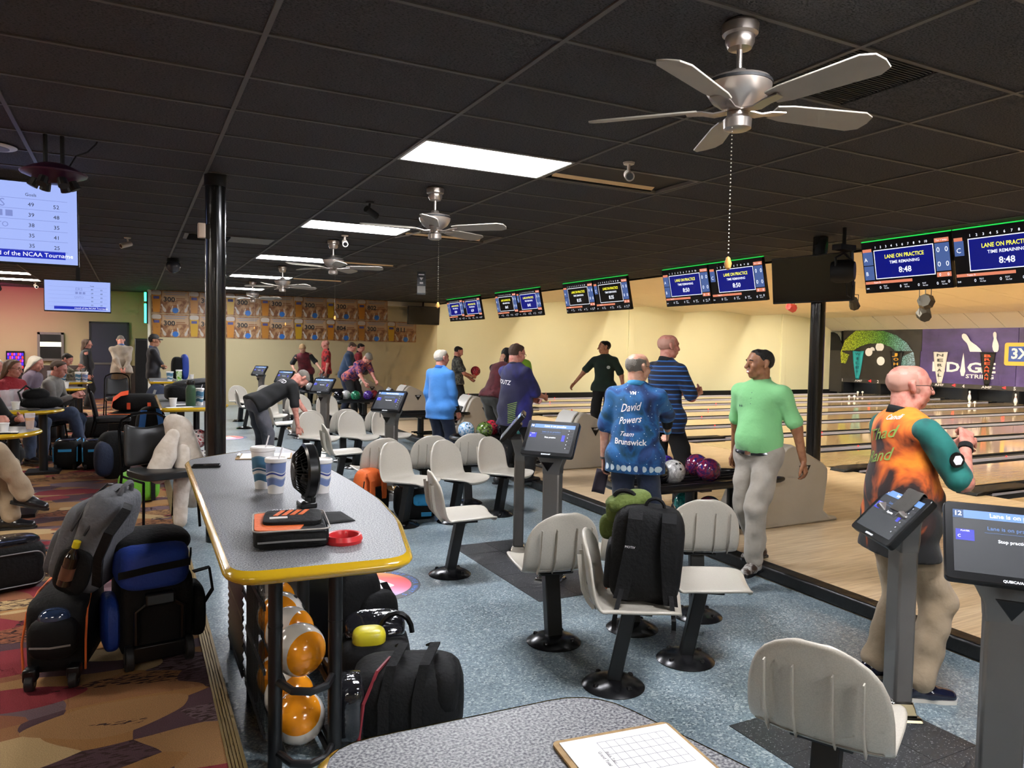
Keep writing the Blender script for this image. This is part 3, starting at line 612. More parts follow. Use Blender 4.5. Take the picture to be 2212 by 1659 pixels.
MB().text('STRING', TR((.62, -.31, .004)), .2, .02, width=1.0).obj('word', m_wh, t, smooth=False)
t = print_root('marquee_sign', 'blue 3X sign in a glowing yellow frame on the masking', 26.85, 11.85, 1.85)
MB().prism(rrect(-.5, -.42, .55, .38, .08), .0, .02).obj('frame', mat('print_amber', '#f0b848', .5), t, smooth=False); MB().ext((-.36, -.28, .02), (.41, .25, .026)).obj('field', mat('print_blue', '#2a4a9c', .5), t, smooth=False)
MB().text('3X', TR((.02, -.02, .028)), .5, .03).obj('lettering', m_wh, t, smooth=False)
for n, y in ((1, 19.0), (2, 17.28), (3, 15.5), (4, 13.74), (5, 11.95), (6, 10.15), (7, 8.4)):
    t = panel_root('lane_number', 'white number ' + ['one', 'two', 'three', 'four', 'five', 'six', 'seven'][n-1] + ' on the masking ledge', 'lane number', (26.825, y, .62), FX, FU, 'lane numbers')
    MB().text(str(n), TR((0, 0, .002)), .17, .02).obj('numeral', m_wh, t, smooth=False)
for n, y in enumerate((18.2, 14.67, 12.91, 9.3)):
    t = panel_root('maker_logo', ['white AMF logo under the teal pennant', 'white AMF logo under the pale pennant', 'white AMF logo under the black and red pennant', 'white AMF logo past lane six'][n], 'logo', (26.825, y, .62), FX, FU, 'masking logos')
    MB().text('AMF', TR((0, 0, .002)), .12, .02, width=.36).obj('lettering', m_wh, t, smooth=False)
for n, y in enumerate((17.65, 14.1, 12.3)):
    tag(MB().prism([(-.07, 0), (.05, .045), (.05, -.045)], 0, .01).obj('arrow_lamp', m_led), ['red arrow light beside the first AMF logo', 'red arrow light left of number four', 'red arrow light left of number five'][n], 'arrow light', 'red arrow lights').matrix_world = frame((26.82, y, .64), FX, FU)
# pennants
def pennant(y, w_, name, mc, tcol, lab, size=.15):
    t = panel_root('name_pennant', lab, 'pennant', (26.815, y, 1.88), FX, FU, 'hanging name pennants')
    def fn(u, v): ww = w_/2*(1-.68*v); return (ww*(2*u-1), -1.2*v, .02*math.sin(u*9+v*4))
    MB().grid(fn, 9, 13).obj('cloth', mc, t, solid=.004)
    mb = MB(); n = len(name)
    for i, c in enumerate(name): mb.text(c, TR((0, -.13-i*(.95/n), .03)), min(size, .95/n*1.0), .015, width=(.26-.14*i/n)*w_/.58*(.45 if c == 'I' else 1))
    mb.obj('lettering', mat(tcol[0], tcol[1], .5), t, smooth=False)
    MB().cyl((-w_/2-.02, 0, 0), (w_/2+.02, 0, 0), .01, n=6).obj('hanging_rod', m_dark, t)
pennant(18.26, .56, 'WILEY', mat('pennant_teal', '#1f97a0', .7), ('pennant_ink_teal', '#0e5f6c'), 'teal name pennant reading WILEY')
pennant(16.48, .56, 'JOHNS', mat('pennant_black', '#151413', .7), ('pennant_ink_gold', '#e0a030'), 'black name pennant with gold letters half hidden by the bald man')
pennant(14.66, .58, 'NERAL', mat('pennant_white', '#d6d2cc', .7), ('pennant_ink_grey', '#3b3a3a'), 'pale grey name pennant reading NERAL')
pennant(12.91, .54, 'BREAMAN', mat('pennant_black', '#151413', .7), ('pennant_ink_red', '#ee5a30'), 'black name pennant with red letters reading BREAMAN')
# pins
m_pin = mat('pin_white', '#eef0f2', .25); m_pr = mat('pin_stripe_red', '#d03a44', .4)
def make_pin(lab):
    t = thing('bowling_pin', lab, 'bowling pin', group='standing pins')
    MB().lathe([(0, 0), (.026, 0), (.05, .06), (.06, .114), (.052, .17), (.032, .235), (.0235, .27), (.03, .325), (.0325, .345), (.026, .37), (.01, .381), (0, .382)], n=20).obj('pin_body', m_pin, t)
    for z, r_ in ((.245, .0302), (.28, .0246)): MB().lathe([(r_, z), (r_+.0015, z+.003), (r_+.001, z+.009), (r_-.002, z+.012)], n=20).obj('stripe', m_pr, t)
    return t
pin0 = make_pin('lone white pin standing on lane four'); pin0.location = (26.54+.2, 13.45, ZA)
for x, y, l in ((26.6, 11.78, 'white pin on lane five, left of two'), (27.0, 11.62, 'white pin on lane five, right of two')): dup(pin0, loc=(x, y, ZA), label=l)
for n, (x, y) in enumerate([(26.6, 10.2), (26.9, 10.4), (26.9, 10.0), (27.1, 10.6), (27.1, 9.85)]): dup(pin0, loc=(x, y, ZA), label='white pin of the rack standing on lane six')
# small white lane-end sensor balls
for n, (x, y, l) in enumerate([(25.6, 17.35, 'pair of small white sensor globes on the far divider'), (22.5, 15.3, 'pair of small white sensor globes near the bald head'), (24.0, 11.9, 'pair of small white sensor globes left of the pins')]):
    t = thing('sensor_globes', l, 'sensor', (x, y-.2, ZA), 0, 'white sensor globes')
    for dx in (-.14, .14): MB().sph((dx, 0, .12), .045, 10, 8).cyl((dx, 0, 0), (dx, 0, .1), .012, n=8).obj('globe', m_pin, t)
# ------------------------------------------------------------------ seats
m_shell = mat('seat_shell_ivory', '#b8b2a6', .3, coat=.15, mix=('#afa99d', 220, .4, .6)); m_spost = mat('seat_post_black', '#0d0d0f', .4); m_sbase = mat('seat_base_black', '#1a1a1c', .22, .3)
def make_seat(lab):
    t = thing('swivel_seat', lab, 'seat', group='moulded seats of the bowling area')
    path = [(.235, .40), (.245, .425), (.22, .44), (.12, .438), (.0, .43), (-.1, .427), (-.155, .437), (-.185, .47), (-.2, .525), (-.212, .605), (-.226, .695), (-.236, .76), (-.242, .785)]
    hw = [.13, .17, .205, .222, .226, .226, .226, .228, .23, .226, .2, .13, .04]
    k = len(path)
    def fn(u, v):
        i = min(int(round(v*(k-1))), k-1); y, z = path[i]; w_ = hw[i]; s = 2*u-1
        lift = .03*abs(s)**3
        if i < 6: return (w_*s, y, z+lift*.8)
        return (w_*s, y+lift*(1.3 if i < 11 else .4), z)
    MB().grid(fn, 13, k).obj('shell', m_shell, t, solid=.02, sub=1, ang=80)
    for x in (-.15, -.06, .06, .15):
        pts = [(x, y-.013-(.012 if j > 1 else 0)*math.sin(math.pi*min(j, 5)/5), z) for j, (y, z) in enumerate(path[6:11])]
        MB().strip(pts, (.0022, 0, 0), .02).obj('rib', m_shell, t, smooth=False)
    MB().strip([(-.2, -.158, .452), (-.1, -.178, .45), (.1, -.178, .45), (.2, -.158, .452)], (0, .0012, .0012), .006).obj('crease', mat('seat_crease', '#8d877c', .5), t, smooth=False)
    pb = Vector((0, -.075, .02)); pt = Vector((0, .0, .41)); x, y, d = basis(pt-pb, (0, 1, 0)); 
    mb = MB(); vs = []
    for p in (pb, pt): vs += [p+Vector((sx*.045, sy*.035, 0)) for sx, sy in ((-1, -1), (1, -1), (1, 1), (-1, 1))]
    mb.add(vs, [(0, 3, 2, 1), (4, 5, 6, 7), (0, 1, 5, 4), (1, 2, 6, 5), (2, 3, 7, 6), (3, 0, 4, 7)]); mb.obj('post', m_spost, t, bevel=.006)
    MB().box((0, .0, .408), (.2, .22, .014)).obj('mount_plate', m_spost, t, bevel=.004)
    b = MB().lathe([(0, .05), (.06, .045), (.1, .036), (.14, .018), (.158, .004), (.158, 0)], (0, -.075, 0), 32).obj('base_disc', m_sbase, t)
    for a in (45, 135, 225, 315): MB().lathe([(0, .012), (.012, .01), (.016, 0)], (.115*math.cos(R(a)), -.075+.115*math.sin(R(a)), .026), 10).obj('bolt', m_sbase, b)
    return t
seat0 = None
def seat(x, y, rz, lab):
    global seat0
    if seat0 is None: seat0 = make_seat(lab); seat0.location = (x, y, 0); seat0.rotation_euler.z = R(rz)
    else: dup(seat0, loc=(x, y, 0), rz=R(rz), label=lab)
def at_base(bx, by, rz):            # base-disc position -> seat origin
    a = R(rz); return bx-.075*math.sin(a), by+.075*math.cos(a)
S = [(1.49, -1.32, -64, 'large foreground seat seen from its ribbed back'), (1.6, .03, -128, 'seat holding the black backpack'), (2.14, .12, -125, 'empty seat right of the black backpack'),
     (1.61, .64, -8, 'seat with its back to the camera, left of the backpack'), (2.15, .62, -20, 'seat hidden behind the black backpack'), (2.66, .62, -28, 'seat seen from behind at the approach edge by the walking man'),
     (1.55, 2.07, -100, 'lone seat in side view beside the round floor sticker'), (1.72, 3.65, -150, 'left seat of the middle row above the black sports bag'), (2.22, 3.62, -155, 'centre seat of the middle row facing the camera'), (2.76, 3.72, -155, 'right seat of the middle row next to the console'),
     (1.66, 4.25, 5, 'left rear seat of the middle cluster'), (2.2, 4.3, 0, 'centre rear seat of the middle cluster'), (2.7, 4.35, -5, 'right rear seat of the middle cluster'),
     (1.57, 5.6, -95, 'lone side-view seat beyond the small desk fan'), (1.66, 7.15, -155, 'seat the bending man leans over'), (2.2, 7.1, -160, 'pale seat facing the camera behind the third row console'), (2.7, 7.2, -160, 'third row seat behind the grey console posts'),
     (1.66, 7.7, 0, 'rear seat of the third cluster by the bending man'), (2.2, 7.75, 0, 'rear seat of the third cluster, middle one'), (2.72, 7.8, 0, 'rear seat of the third cluster nearest the approach'),
     (1.5, 9.1, -95, 'side-view seat just right of the black post'), (1.62, 10.7, -160, 'far seat behind the bending man'), (2.2, 10.7, -165, 'far seat left of the double console post'), (2.7, 10.75, -165, 'far seat right of the double console post'),
     (1.62, 11.3, 0, 'rear seat of the fourth cluster'), (2.2, 11.3, 0, 'second rear seat of the fourth cluster'), (1.45, 12.7, -95, 'small side-view seat near the back wall'), (1.55, 14.2, -160, 'distant seat left below the far console'), (2.15, 14.3, -165, 'distant seat beside the far console post'), (2.7, 14.3, -165, 'distant seat right of the far console')]
for x, y, rz, lab in S: seat(*at_base(x, y, rz), rz, lab)

# ------------------------------------------------------------------ touch consoles
m_gun = mat('console_grey_metal', '#75726f', .38, .5); m_chr = mat('chrome', '#d8d6d2', .12, 1.); m_cb = mat('console_black', '#0a0a0c', .28)
c_bg, c_hd, c_tx, c_bt, c_pn = m_glow('console_bg', '#26292e', .7), m_glow('console_header', '#5f86c8', .8), m_glow('console_text', '#e8eefc', 1.2), m_glow('console_button', '#111318', .6), m_glow('console_player', '#2a2fb0', .8)
CM = [c_bg, c_hd, c_tx, c_bt, c_pn]
def console(lab, x, y, n, num, variant=0, z0=0., tilt=35, zc=1.07):
    t = thing('score_console', lab, 'console', (x, y, z0), math.atan2(n[1], n[0])+math.pi/2, 'lane consoles')   # local -y faces the user
    MB().box((0, 0, .0125), (.2, .17, .025), taper=.9).box((0, 0, .055), (.16, .13, .06), taper=.75).obj('foot', m_chr, t, bevel=.008)
    MB().box((0, 0, .44), (.13, .085, .72)).obj('post', m_gun, t, bevel=.012)
    mb = MB(); P = [(-.065, .78), (-.07, .84), (-.1, .9), (-.15, .965), (-.1, .985), (0, .93), (.1, .985), (.15, .965), (.1, .9), (.07, .84), (.065, .78)]
    mb.add([(px_, s*.043-(.0 if z_ < .85 else (z_-.85)*.25), z_) for s in (-1, 1) for px_, z_ in P], [tuple(range(11)), tuple(range(11, 22))[::-1]]+[(i, (i+1) % 11, 11+(i+1) % 11, 11+i) for i in range(11)]); hd = mb.obj('yoke_head', m_gun, t, bevel=.008)
    MB().prism([(-.05, .885), (.05, .885), (0, .815)], 0, .008, frame((0, -.05, 0), (1, 0, 0), (0, -.06, 1))).obj('triangle_badge', m_cb, hd, bevel=.003)
    M_ = frame((0, -.07, zc), (1, 0, 0), (0, math.sin(R(tilt)), math.cos(R(tilt))))
    sc_ = bpy.data.objects.new('monitor', None); COL.objects.link(sc_); sc_.parent = t; sc_.matrix_local = M_
    W, Hh = .40, .285
    MB().prism(rrect(-W/2, -Hh/2, W/2, Hh/2, .018), -.035, 0).box((0, -.02, -.05), (.22, .16, .03)).obj('case', m_cb, sc_, bevel=.005)
    MB().ext((-.172, -.112, 0), (.172, .112, .0008)).obj('display', c_bg, sc_, smooth=False)
    g = MB(); 
    def rc(a, b_, c, d, i): g.use(i).ext((a, b_, 0), (c, d, .0014))
    def tx(s, x_, y_, z_, i=2, **k): g.use(i).text(s, TR((x_, y_, .0022)), z_, **k)
    rc(-.172, .082, .172, .112, 1); rc(-.172, .082, -.14, .112, 0); tx(num, -.157, .097, .024, bold=.02); tx('Lane is on practice', .02, .097, .022, bold=.012); 
    tx('Lane is on practice', .0, .05, .019, 1); rc(-.08, .034, .08, .0345, 1)
    rc(-.165, .0, -.11, .04, 4); tx('PLAYER', -.137, .034, .008); tx('C', -.155, .014, .014)
    if variant: rc(-.06, -.01, .06, .025, 3)
    tx('Stop practice' if not variant else 'Separate', .0, .006, .016, bold=.015)
    for k in range(6): rc(.125, .058-.028*k, .165, .078-.028*k, 3); tx('o', .133, .068-.028*k, .014)
    rc(.088, -.02, .112, .03, 4)
    tx('QUBICA/AMF', 0, -.13, .012, bold=.02)
    g.obj('screen_graphics', CM, sc_, smooth=False)
    return t
console('large grey touch console at the right edge showing lane 12', 2.11, -1.535, (-.79, -.61), '12', zc=1.06)
console('grey touch console with a dark cloth draped on its screen', 2.64, -.785, (-.86, .5), '11', 1, tilt=42, zc=.95)
console('grey console turned edge-on, left of the middle pair', 2.26, 2.33, (-.88, .48), '9', 1, tilt=40)
console('grey console facing the camera in front of the wooden approach', 2.17, 1.64, (-.79, -.61), '10', zc=1.05)
for k, (a, b_) in enumerate([('console with lit screen in front of the light blue shirt', 'edge-on console just behind the third lit console'), ('fourth lit console behind the bending man', 'edge-on console behind the fourth lit one'), ('small distant lit console below the banners', None), ('farthest tilted console near the back wall', None)]):
    y = 1.72+3.53*(k+1)
    console(a, 2.12+.04*k, y, (-.79, -.61), str(8-2*k))
    if b_: console(b_, 2.28, y+.62, (-.97, .2), str(7-2*k), 1)
# cloth on console 11
t = bpy.data.objects['score_console.001']; M_ = t.matrix_basis @ frame((0, -.07, .95), (1, 0, 0), (0, math.sin(R(42)), math.cos(R(42))))
mb = MB(); pr_ = [(.02, .005), (.07, .004), (.12, .006), (.15, .012), (.156, -.006), (.15, -.04), (.12, -.055)]
mb.grid(lambda u, v: tuple(M_ @ Vector((-.035+.15*u+.015*math.sin(v*5), pr_[int(round(v*6))][0], pr_[int(round(v*6))][1]+.003*math.sin(u*7)))), 7, 7)
tag(mb.obj('towel', mat('grey_towel', '#45433f', .95, bump=(300, .4), mix=('#c06a3a', 3, .78, .8)), solid=.006, sub=1), 'dark grey cloth hanging over the corner of the console', 'cloth')

# ------------------------------------------------------------------ bowling balls
def ballmat(name, c1, c2, c3=None, scale=3.5, rough=.12):
    if name in MATS: return MATS[name]
    m = mat(name, c1, rough, coat=.5); nt, b, L = nodes_of(m); tc = N(nt, 'ShaderNodeTexCoord')
    no = N(nt, 'ShaderNodeTexNoise', i_Scale=scale*2.2, i_Detail=3., i_Distortion=2.2); L(tc.outputs['Object'], no.inputs['Vector'])
    cr = ramp(nt, [(.36, c1), (.47, c2), (.56, c3 or c1), (.66, c2)]); L(no.outputs['Fac'], cr.inputs[0]); L(cr.outputs[0], b.inputs['Base Color']); return m
m_hole = mat('finger_hole', '#050505', .6)
def ball(loc, m_, lab, r=.108, rot=(0, 0, 0), group=None, holes=True):
    t = thing('bowling_ball', lab, 'bowling ball', loc, 0, group); t.rotation_euler = rot
    MB().sph((0, 0, 0), r, 28, 18).obj('shell', m_, t)
    if holes:
        for a, e in ((-16, 50), (16, 50), (0, 22)):
            d = Vector((math.sin(R(a))*math.cos(R(e)), -math.cos(R(a))*math.cos(R(e)), math.sin(R(e)))); MB().cyl(d*(r-.004), d*(r+.0006), .011, n=14).obj('finger_hole', m_hole, t)
    return t
B_ = dict(purple=('#2b1a6e', '#4a2a90', '#180f48'), silver=('#a9a6a4', '#c6c3c0', '#8b8987'), redblue=('#232a6e', '#8a2438', '#1a1c50'), teal=('#1d7d7a', '#2fa39a', '#125a5c'), magteal=('#5a2060', '#1f5a70', '#a02a58'), bluewhite=('#4fa6d6', '#e6eef2', '#2f86c0'), greygreen=('#8d8a86', '#7a9a3a', '#2a2a28'), black=('#0c0c10', '#1c1a26', '#08080a'), red=('#a01c2a', '#d04050', '#5a1018'), aqua=('#2a9aa0', '#7fd0cc', '#17707c'), green=('#1c6a44', '#2fa070', '#0e3a2c'), dpurple=('#22123a', '#4a1a3a', '#0e0820'), bluep=('#2a2f8a', '#6a3aa0', '#181a50'), dred=('#5a1a1c', '#8a2a2c', '#2a0c10'))
BM = {k: ballmat('ball_'+k, *v) for k, v in B_.items()}
# ------------------------------------------------------------------ ball returns (rack + hood)
m_hood = mat('hood_beige', '#bdb4a4', .35, mix=('#b3aa9a', 2, .4, .7)); m_hoodt = mat('hood_ivory_top', '#d8d4cc', .3); m_rack = mat('rack_black', '#101012', .3, coat=.2)
def ball_return(yc, lab_r, lab_h):
    t = thing('ball_rack', lab_r, 'ball rack', (3.1, yc, ZA), 0, 'ball return racks')
    pts = rrect(0, -.3, 1.62, .3, .28, 8)
    MB().tube([(x, y, .44) for x, y in pts], .035, 10, closed=True).obj('rim', m_rack, t)
    for y in (-.17, -.06, .06, .17): MB().cyl((.08, y, .452), (1.6, y, .452), .012, n=8).obj('rail', m_rack, t)
    MB().ext((.25, -.24, .4), (1.5, .24, .415)).obj('tray', m_dark, t, smooth=False)
    for x in (.85, 1.35):
        MB().cyl((x, 0, .03), (x, 0, .4), .055, n=16).box((x, 0, .38), (.12, .4, .03)).obj('pillar', m_rack, t); MB().box((x, 0, .015), (.2, .42, .03)).obj('pillar_foot', m_rack, t, bevel=.008)
    for y in (-.2, -.08, .08, .2): MB().cyl((.75, y, .1), (1.6, y, .1), .011, n=8).obj('lower_rail', m_rack, t)
    h = thing('ball_return_hood', lab_h, 'ball return', (4.42, yc, ZA), 0, 'beige ball return hoods')
    P = [(0, 0), (0, .04), (.1, .1), (.2, .3), (.3, .52), (.36, .66), (.42, .73), (.5, .75), (.62, .7), (.92, .56), (.985, .5), (.985, .4), (.95, .1), (.98, .045), (1.08, .04), (1.1, .0)]
    mb = MB(); n = len(P)
    def wd(x, z): return .27 if z > .06 else .31
    vs = [(x, s*wd(x, z), z) for s in (-1, 1) for x, z in P]
    mb.add(vs, [tuple(range(n)), tuple(range(n, 2*n))[::-1]]+[(i, (i+1) % n, n+(i+1) % n, n+i) for i in range(n)]); mb.obj('hood_body', m_hood, h, bevel=.03, ang=30)
    Q = [(.17, .24), (.25, .42), (.32, .6), (.375, .7), (.44, .748)]
    mb = MB(); mb.strip([(x-.012, 0, z+.01) for x, z in Q], (0, .2, 0), .03); mb.obj('front_lip', m_hoodt, h, bevel=.01)
    MB().strip([(.15, 0, .27), (.205, 0, .4), (.275, 0, .56)], (0, .15, 0), .04).obj('ball_exit', m_dark, h, smooth=False)
    MB().prism([(-.075, .05), (.075, .05), (0, -.07)], 0, .004, frame((.66, -.272, .5), (1, 0, 0), (0, 0, 1))).obj('maker_badge', m_cb, h, smooth=False)
    MB().text('AMF', frame((.66, -.278, .525), (1, 0, 0), (0, 0, 1)), .04, .02).obj('badge_lettering', m_wh, h, smooth=False)
    MB().tube([(.02, -.33, .45), (.1, -.34, .455), (.26, -.34, .455), (.32, -.33, .455)], [.02, .03, .03, .02], 10).obj('side_handle', m_rack, h)
    MB().sph((.44, 0, .765), .014, 8, 6).obj('indicator', mat('indicator_red', '#e04030', .4), h)
    return t
ball_return(2.19, 'black ball rack the man in the galaxy shirt reaches to', 'large beige ball return hood behind the green shirted man')
ball_return(5.73, 'black ball rack with the blue and teal balls', 'beige ball return hood behind the tilted console')
ball_return(9.27, 'black ball rack partly behind the light blue shirt', 'beige hood beside the grey trousers of the bowler in maroon')
ball_return(12.81, 'black ball rack under the leaning man in purple', 'beige hood behind the leaning man in purple')
ball_return(16.35, 'farthest black ball rack near the back wall', 'farthest beige hood, half hidden by the people at the wall')
zb = ZA+.44+.105
G1 = 'balls on the nearest rack'; G2 = 'balls on the second rack'
ball((3.78, 2.36, zb), BM['purple'], 'deep purple ball behind the silver one', group=G1); ball((3.66, 2.1, zb), BM['silver'], 'silver grey ball under the hand of the man in galaxy shirt', group=G1)
ball((4.12, 2.32, zb), BM['redblue'], 'blue and red swirled ball at the back of the near rack', group=G1, rot=(1, 0, 2)); ball((4.03, 2.06, zb), BM['redblue'], 'shiny blue and red swirled ball in front on the near rack', group=G1, rot=(.3, .2, .5))
ball((3.98, 2.3, ZA+.1+.105), BM['teal'], 'teal ball on the lower rails of the near rack', group=G1); ball((4.05, 2.06, ZA+.1+.105), BM['magteal'], 'magenta and teal ball on the lower rails', group=G1)
ball((3.5, 2.12, zb), BM['black'], 'black ball at the left end beside the silver one', group=G1)
ball((3.28, 5.75, zb), BM['bluewhite'], 'sky blue and white swirled ball', group=G2); ball((3.5, 5.66, zb), BM['greygreen'], 'grey green and black swirled ball', group=G2, rot=(.4, 1, 0)); ball((3.7, 5.88, zb), BM['red'], 'red ball at the back of the second rack', group=G2); ball((3.82, 5.72, zb), BM['black'], 'dark pearl ball left of the teal one', group=G2); ball((4.02, 5.62, zb), BM['aqua'], 'pearly teal ball at the right of the second rack', group=G2)
G3 = 'balls on the fourth rack'
for x, y, c, l in ((3.35, 12.7, 'black', 'black ball at the left end of the leaning man\'s rack'), (3.55, 12.85, 'silver', 'pale ball next to the green one'), (3.72, 12.7, 'green', 'green ball on the rack of the leaning man'), (4.0, 12.72, 'bluep', 'blue purple ball under the leaning man\'s hand'), (4.16, 12.82, 'dred', 'dark red ball behind the blue purple one')): ball((x, y, zb), BM[c], l, group=G3, holes=False)
for x, y, c, l in ((3.3, 16.3, 'black', 'black ball on the farthest rack, leftmost'), (3.52, 16.4, 'silver', 'silver black ball on the farthest rack'), (3.95, 16.3, 'dpurple', 'dark purple ball touched by the man in maroon'), (3.15, 16.5, 'black', 'black ball at the end of the farthest rack')): ball((x, y, zb), BM[c], l, group='balls on the farthest rack', holes=False)
ball((1.42, 7.15, .108), BM['dpurple'], 'dark purple ball on the floor by the bending man')
# ------------------------------------------------------------------ counter tables
m_lam = mat('speckled_grey_laminate', '#b4b3b4', .42, spec=.3)
nt, b, L = nodes_of(m_lam); tc = N(nt, 'ShaderNodeTexCoord'); vo = N(nt, 'ShaderNodeTexNoise', i_Scale=190., i_Detail=2.); L(tc.outputs['Object'], vo.inputs['Vector'])
cr = ramp(nt, [(.3, '#2c2c35'), (.42, '#585860'), (.5, '#787879'), (.68, '#a0a0a0')]); L(vo.outputs['Fac'], cr.inputs[0]); L(cr.outputs[0], b.inputs['Base Color'])
m_yel = mat('yellow_edge', '#c9a21e', .18, coat=.6); m_frm = mat('rack_frame_black', '#121214', .35)
def round_poly(pts, r, n=5):
    out = []; k = len(pts)
    for i in range(k):
        p, a, c = Vector(pts[i]), Vector(pts[i-1]), Vector(pts[(i+1) % k]); rr = min(r, (a-p).length*.45, (c-p).length*.45)
        s, e = p+(a-p).normalized()*rr, p+(c-p).normalized()*rr
        for j in range(n+1): u = j/n; out.append(tuple(s*(1-u)**2+p*2*u*(1-u)+e*u*u))
    return out
def tabletop(poly, z, parent, th=.04):
    MB().prism(poly, z-th, z).obj('tabletop', m_lam, parent, smooth=False)
    e = MB(); n = len(poly); k = 8
    for i, (x, y) in enumerate(poly):
        a, c = Vector(poly[i-1]), Vector(poly[(i+1) % n]); d = (c-a).normalized(); nx, ny = d.y, -d.x
        e.v += [(x+nx*.022*math.sin(math.pi*j/k), y+ny*.022*math.sin(math.pi*j/k), z+.0015-(th+.004)*j/k) for j in range(k+1)]
    e.f = [(i*(k+1)+j, ((i+1) % n)*(k+1)+j, ((i+1) % n)*(k+1)+j+1, i*(k+1)+j+1) for i in range(n) for j in range(k)]; e.m = [0]*len(e.f)
    e.obj('edge_band', m_yel, parent)
def ccw(p): return p if sum(p[i-1][0]*p[i][1]-p[i][0]*p[i-1][1] for i in range(len(p))) > 0 else p[::-1]
OUT = [(-.285, -.67), (.25, -.71), (.385, -.17), (.435, .25), (.44, .75), (.42, 1.35), (.385, 1.9), (.32, 2.2), (-.26, 1.74)]
out = ccw(round_poly(OUT[:2], 0) if False else round_poly(OUT, .09))
t = thing('counter_table', 'grey speckled counter with yellow edge above the ball rack', 'table', (0, 0, 0))
tabletop(out, 1.0, t)
for x, y in ((-.05, .0), (.18, -.03), (-.05, .62), (.18, .6), (-.05, 1.3), (.18, 1.3)):
    l = MB().cyl((x, y, 0), (x, y, .96), .028, n=20).obj('leg', m_frm, t); MB().cyl((x, y, .57), (x, y, .577), .0295, n=20).obj('leg_joint', m_dark, l)
# mesh guard panels on the carpet side
for k, (y0, y1) in enumerate(((.03, .57), (.68, 1.26))):
    pn = bpy.data.objects.new('guard_panel', None); COL.objects.link(pn); pn.parent = t
    for z in (.12, .38, .64, .9): MB().ext((-.09, y0, z-.012), (-.082, y1, z+.012)).obj('crossbar', m_frm, pn, smooth=False)
    n = 18 if k == 0 else 0
    for i in range(n): MB().ext((-.0865, y0+(i+.5)*(y1-y0)/n-.0022, .12), (-.0845, y0+(i+.5)*(y1-y0)/n+.0022, .9)).obj('wire', m_frm, pn, smooth=False)
    if k == 1:
        for i in range(22): MB().box((-.086, (y0+y1)/2, .1+i*.038), (.004, y1-y0, .02), (0, R(25), 0)).obj('slat', m_frm, pn, smooth=False)
for z in (.065, .355):
    MB().tube([(-.04, -.02, z), (.0, -.09, z-.015), (.065, -.115, z-.02), (.13, -.1, z-.015), (.17, -.04, z), (.172, .1, z)], .016, 10).obj('hoop', m_frm, t)
    for x in (-.015, .15): MB().cyl((x, -.04, z-.022), (x, 1.3, z-.01), .012, n=8).obj('ball_rail', m_frm, t)
# orange and white rental balls
def ow_mat():
    m = mat('ball_orange_white', '#f2a020', .16, coat=.5); nt, b, L = nodes_of(m); tc = N(nt, 'ShaderNodeTexCoord'); sx = N(nt, 'ShaderNodeSeparateXYZ'); L(tc.outputs['Object'], sx.inputs[0])
    ab = N(nt, 'ShaderNodeMath', operation='ABSOLUTE'); L(sx.outputs[0], ab.inputs[0]); lt = N(nt, 'ShaderNodeMath', operation='LESS_THAN'); lt.inputs[1].default_value = .058; L(ab.outputs[0], lt.inputs[0])
    mx = N(nt, 'ShaderNodeMix', data_type='RGBA'); L(lt.outputs[0], mx.inputs[0]); mx.inputs[6].default_value = lin('#e8901a'); mx.inputs[7].default_value = lin('#ddd6cc'); L(mx.outputs[2], b.inputs['Base Color']); return m
m_ow = ow_mat()
GB = 'orange and white rental balls in the rack'
OW = [(.068, .125, .402, (0, 0, 1.9), 'largest orange and white ball at the front of the rack'), (.068, .345, .402, (.2, .1, 2.3), 'orange and white ball second in the upper tier'), (.068, .565, .402, (0, .3, 1.2), 'orange and white ball third in the upper tier'), (.068, .785, .402, (0, 0, 2.6), 'orange and white ball fourth in the upper tier'),
      (.068, .125, .112, (0, .75, 1.3), 'orange and white ball at the front of the lower tier'), (.068, .345, .112, (0, .2, 2), 'orange and white ball second in the lower tier'), (.068, .565, .112, (.3, .2, 1), 'orange and white ball third in the lower tier'), (.068, .785, .112, (.3, .4, 1.2), 'orange and white ball fourth in the lower tier')]
for x, y, z, rot, lab in OW:
    o = ball((x, y, z+.01), m_ow, lab, .108, rot, GB)
    mb = MB(); 
    for k in range(17):
        a = -1.9+k*.2; d = Vector((.1085*math.sin(.32)*math.cos(a), -.1085*math.cos(.32), .1085*math.sin(.32)*math.sin(a)))
        mb.v += [tuple(d*1.002+d.cross(Vector((math.cos(a), 0, math.sin(a)))).normalized()*0), tuple(d*1.002+Vector((math.cos(a), 0, math.sin(a)))*.008)]
    mb.f = [(2*k, 2*k+1, 2*k+3, 2*k+2) for k in range(16)]; mb.m = [0]*16
    mb.obj('printed_ring', m_hole, o, smooth=False)
# near counter
out2 = ccw(round_poly([(-.275, -1.745), (.27, -1.765), (.4, -2.3), (.44, -2.9), (.4, -4.2), (-.28, -4.3)], .1))
t = thing('counter_table', 'nearest speckled counter corner at the bottom of the view', 'table'); tabletop(out2, 1.0, t)
for x, y in ((0, -2.3), (.2, -2.3), (0, -3.4), (.2, -3.4)): MB().cyl((x, y, 0), (x, y, .96), .028, n=16).obj('leg', m_frm, t)
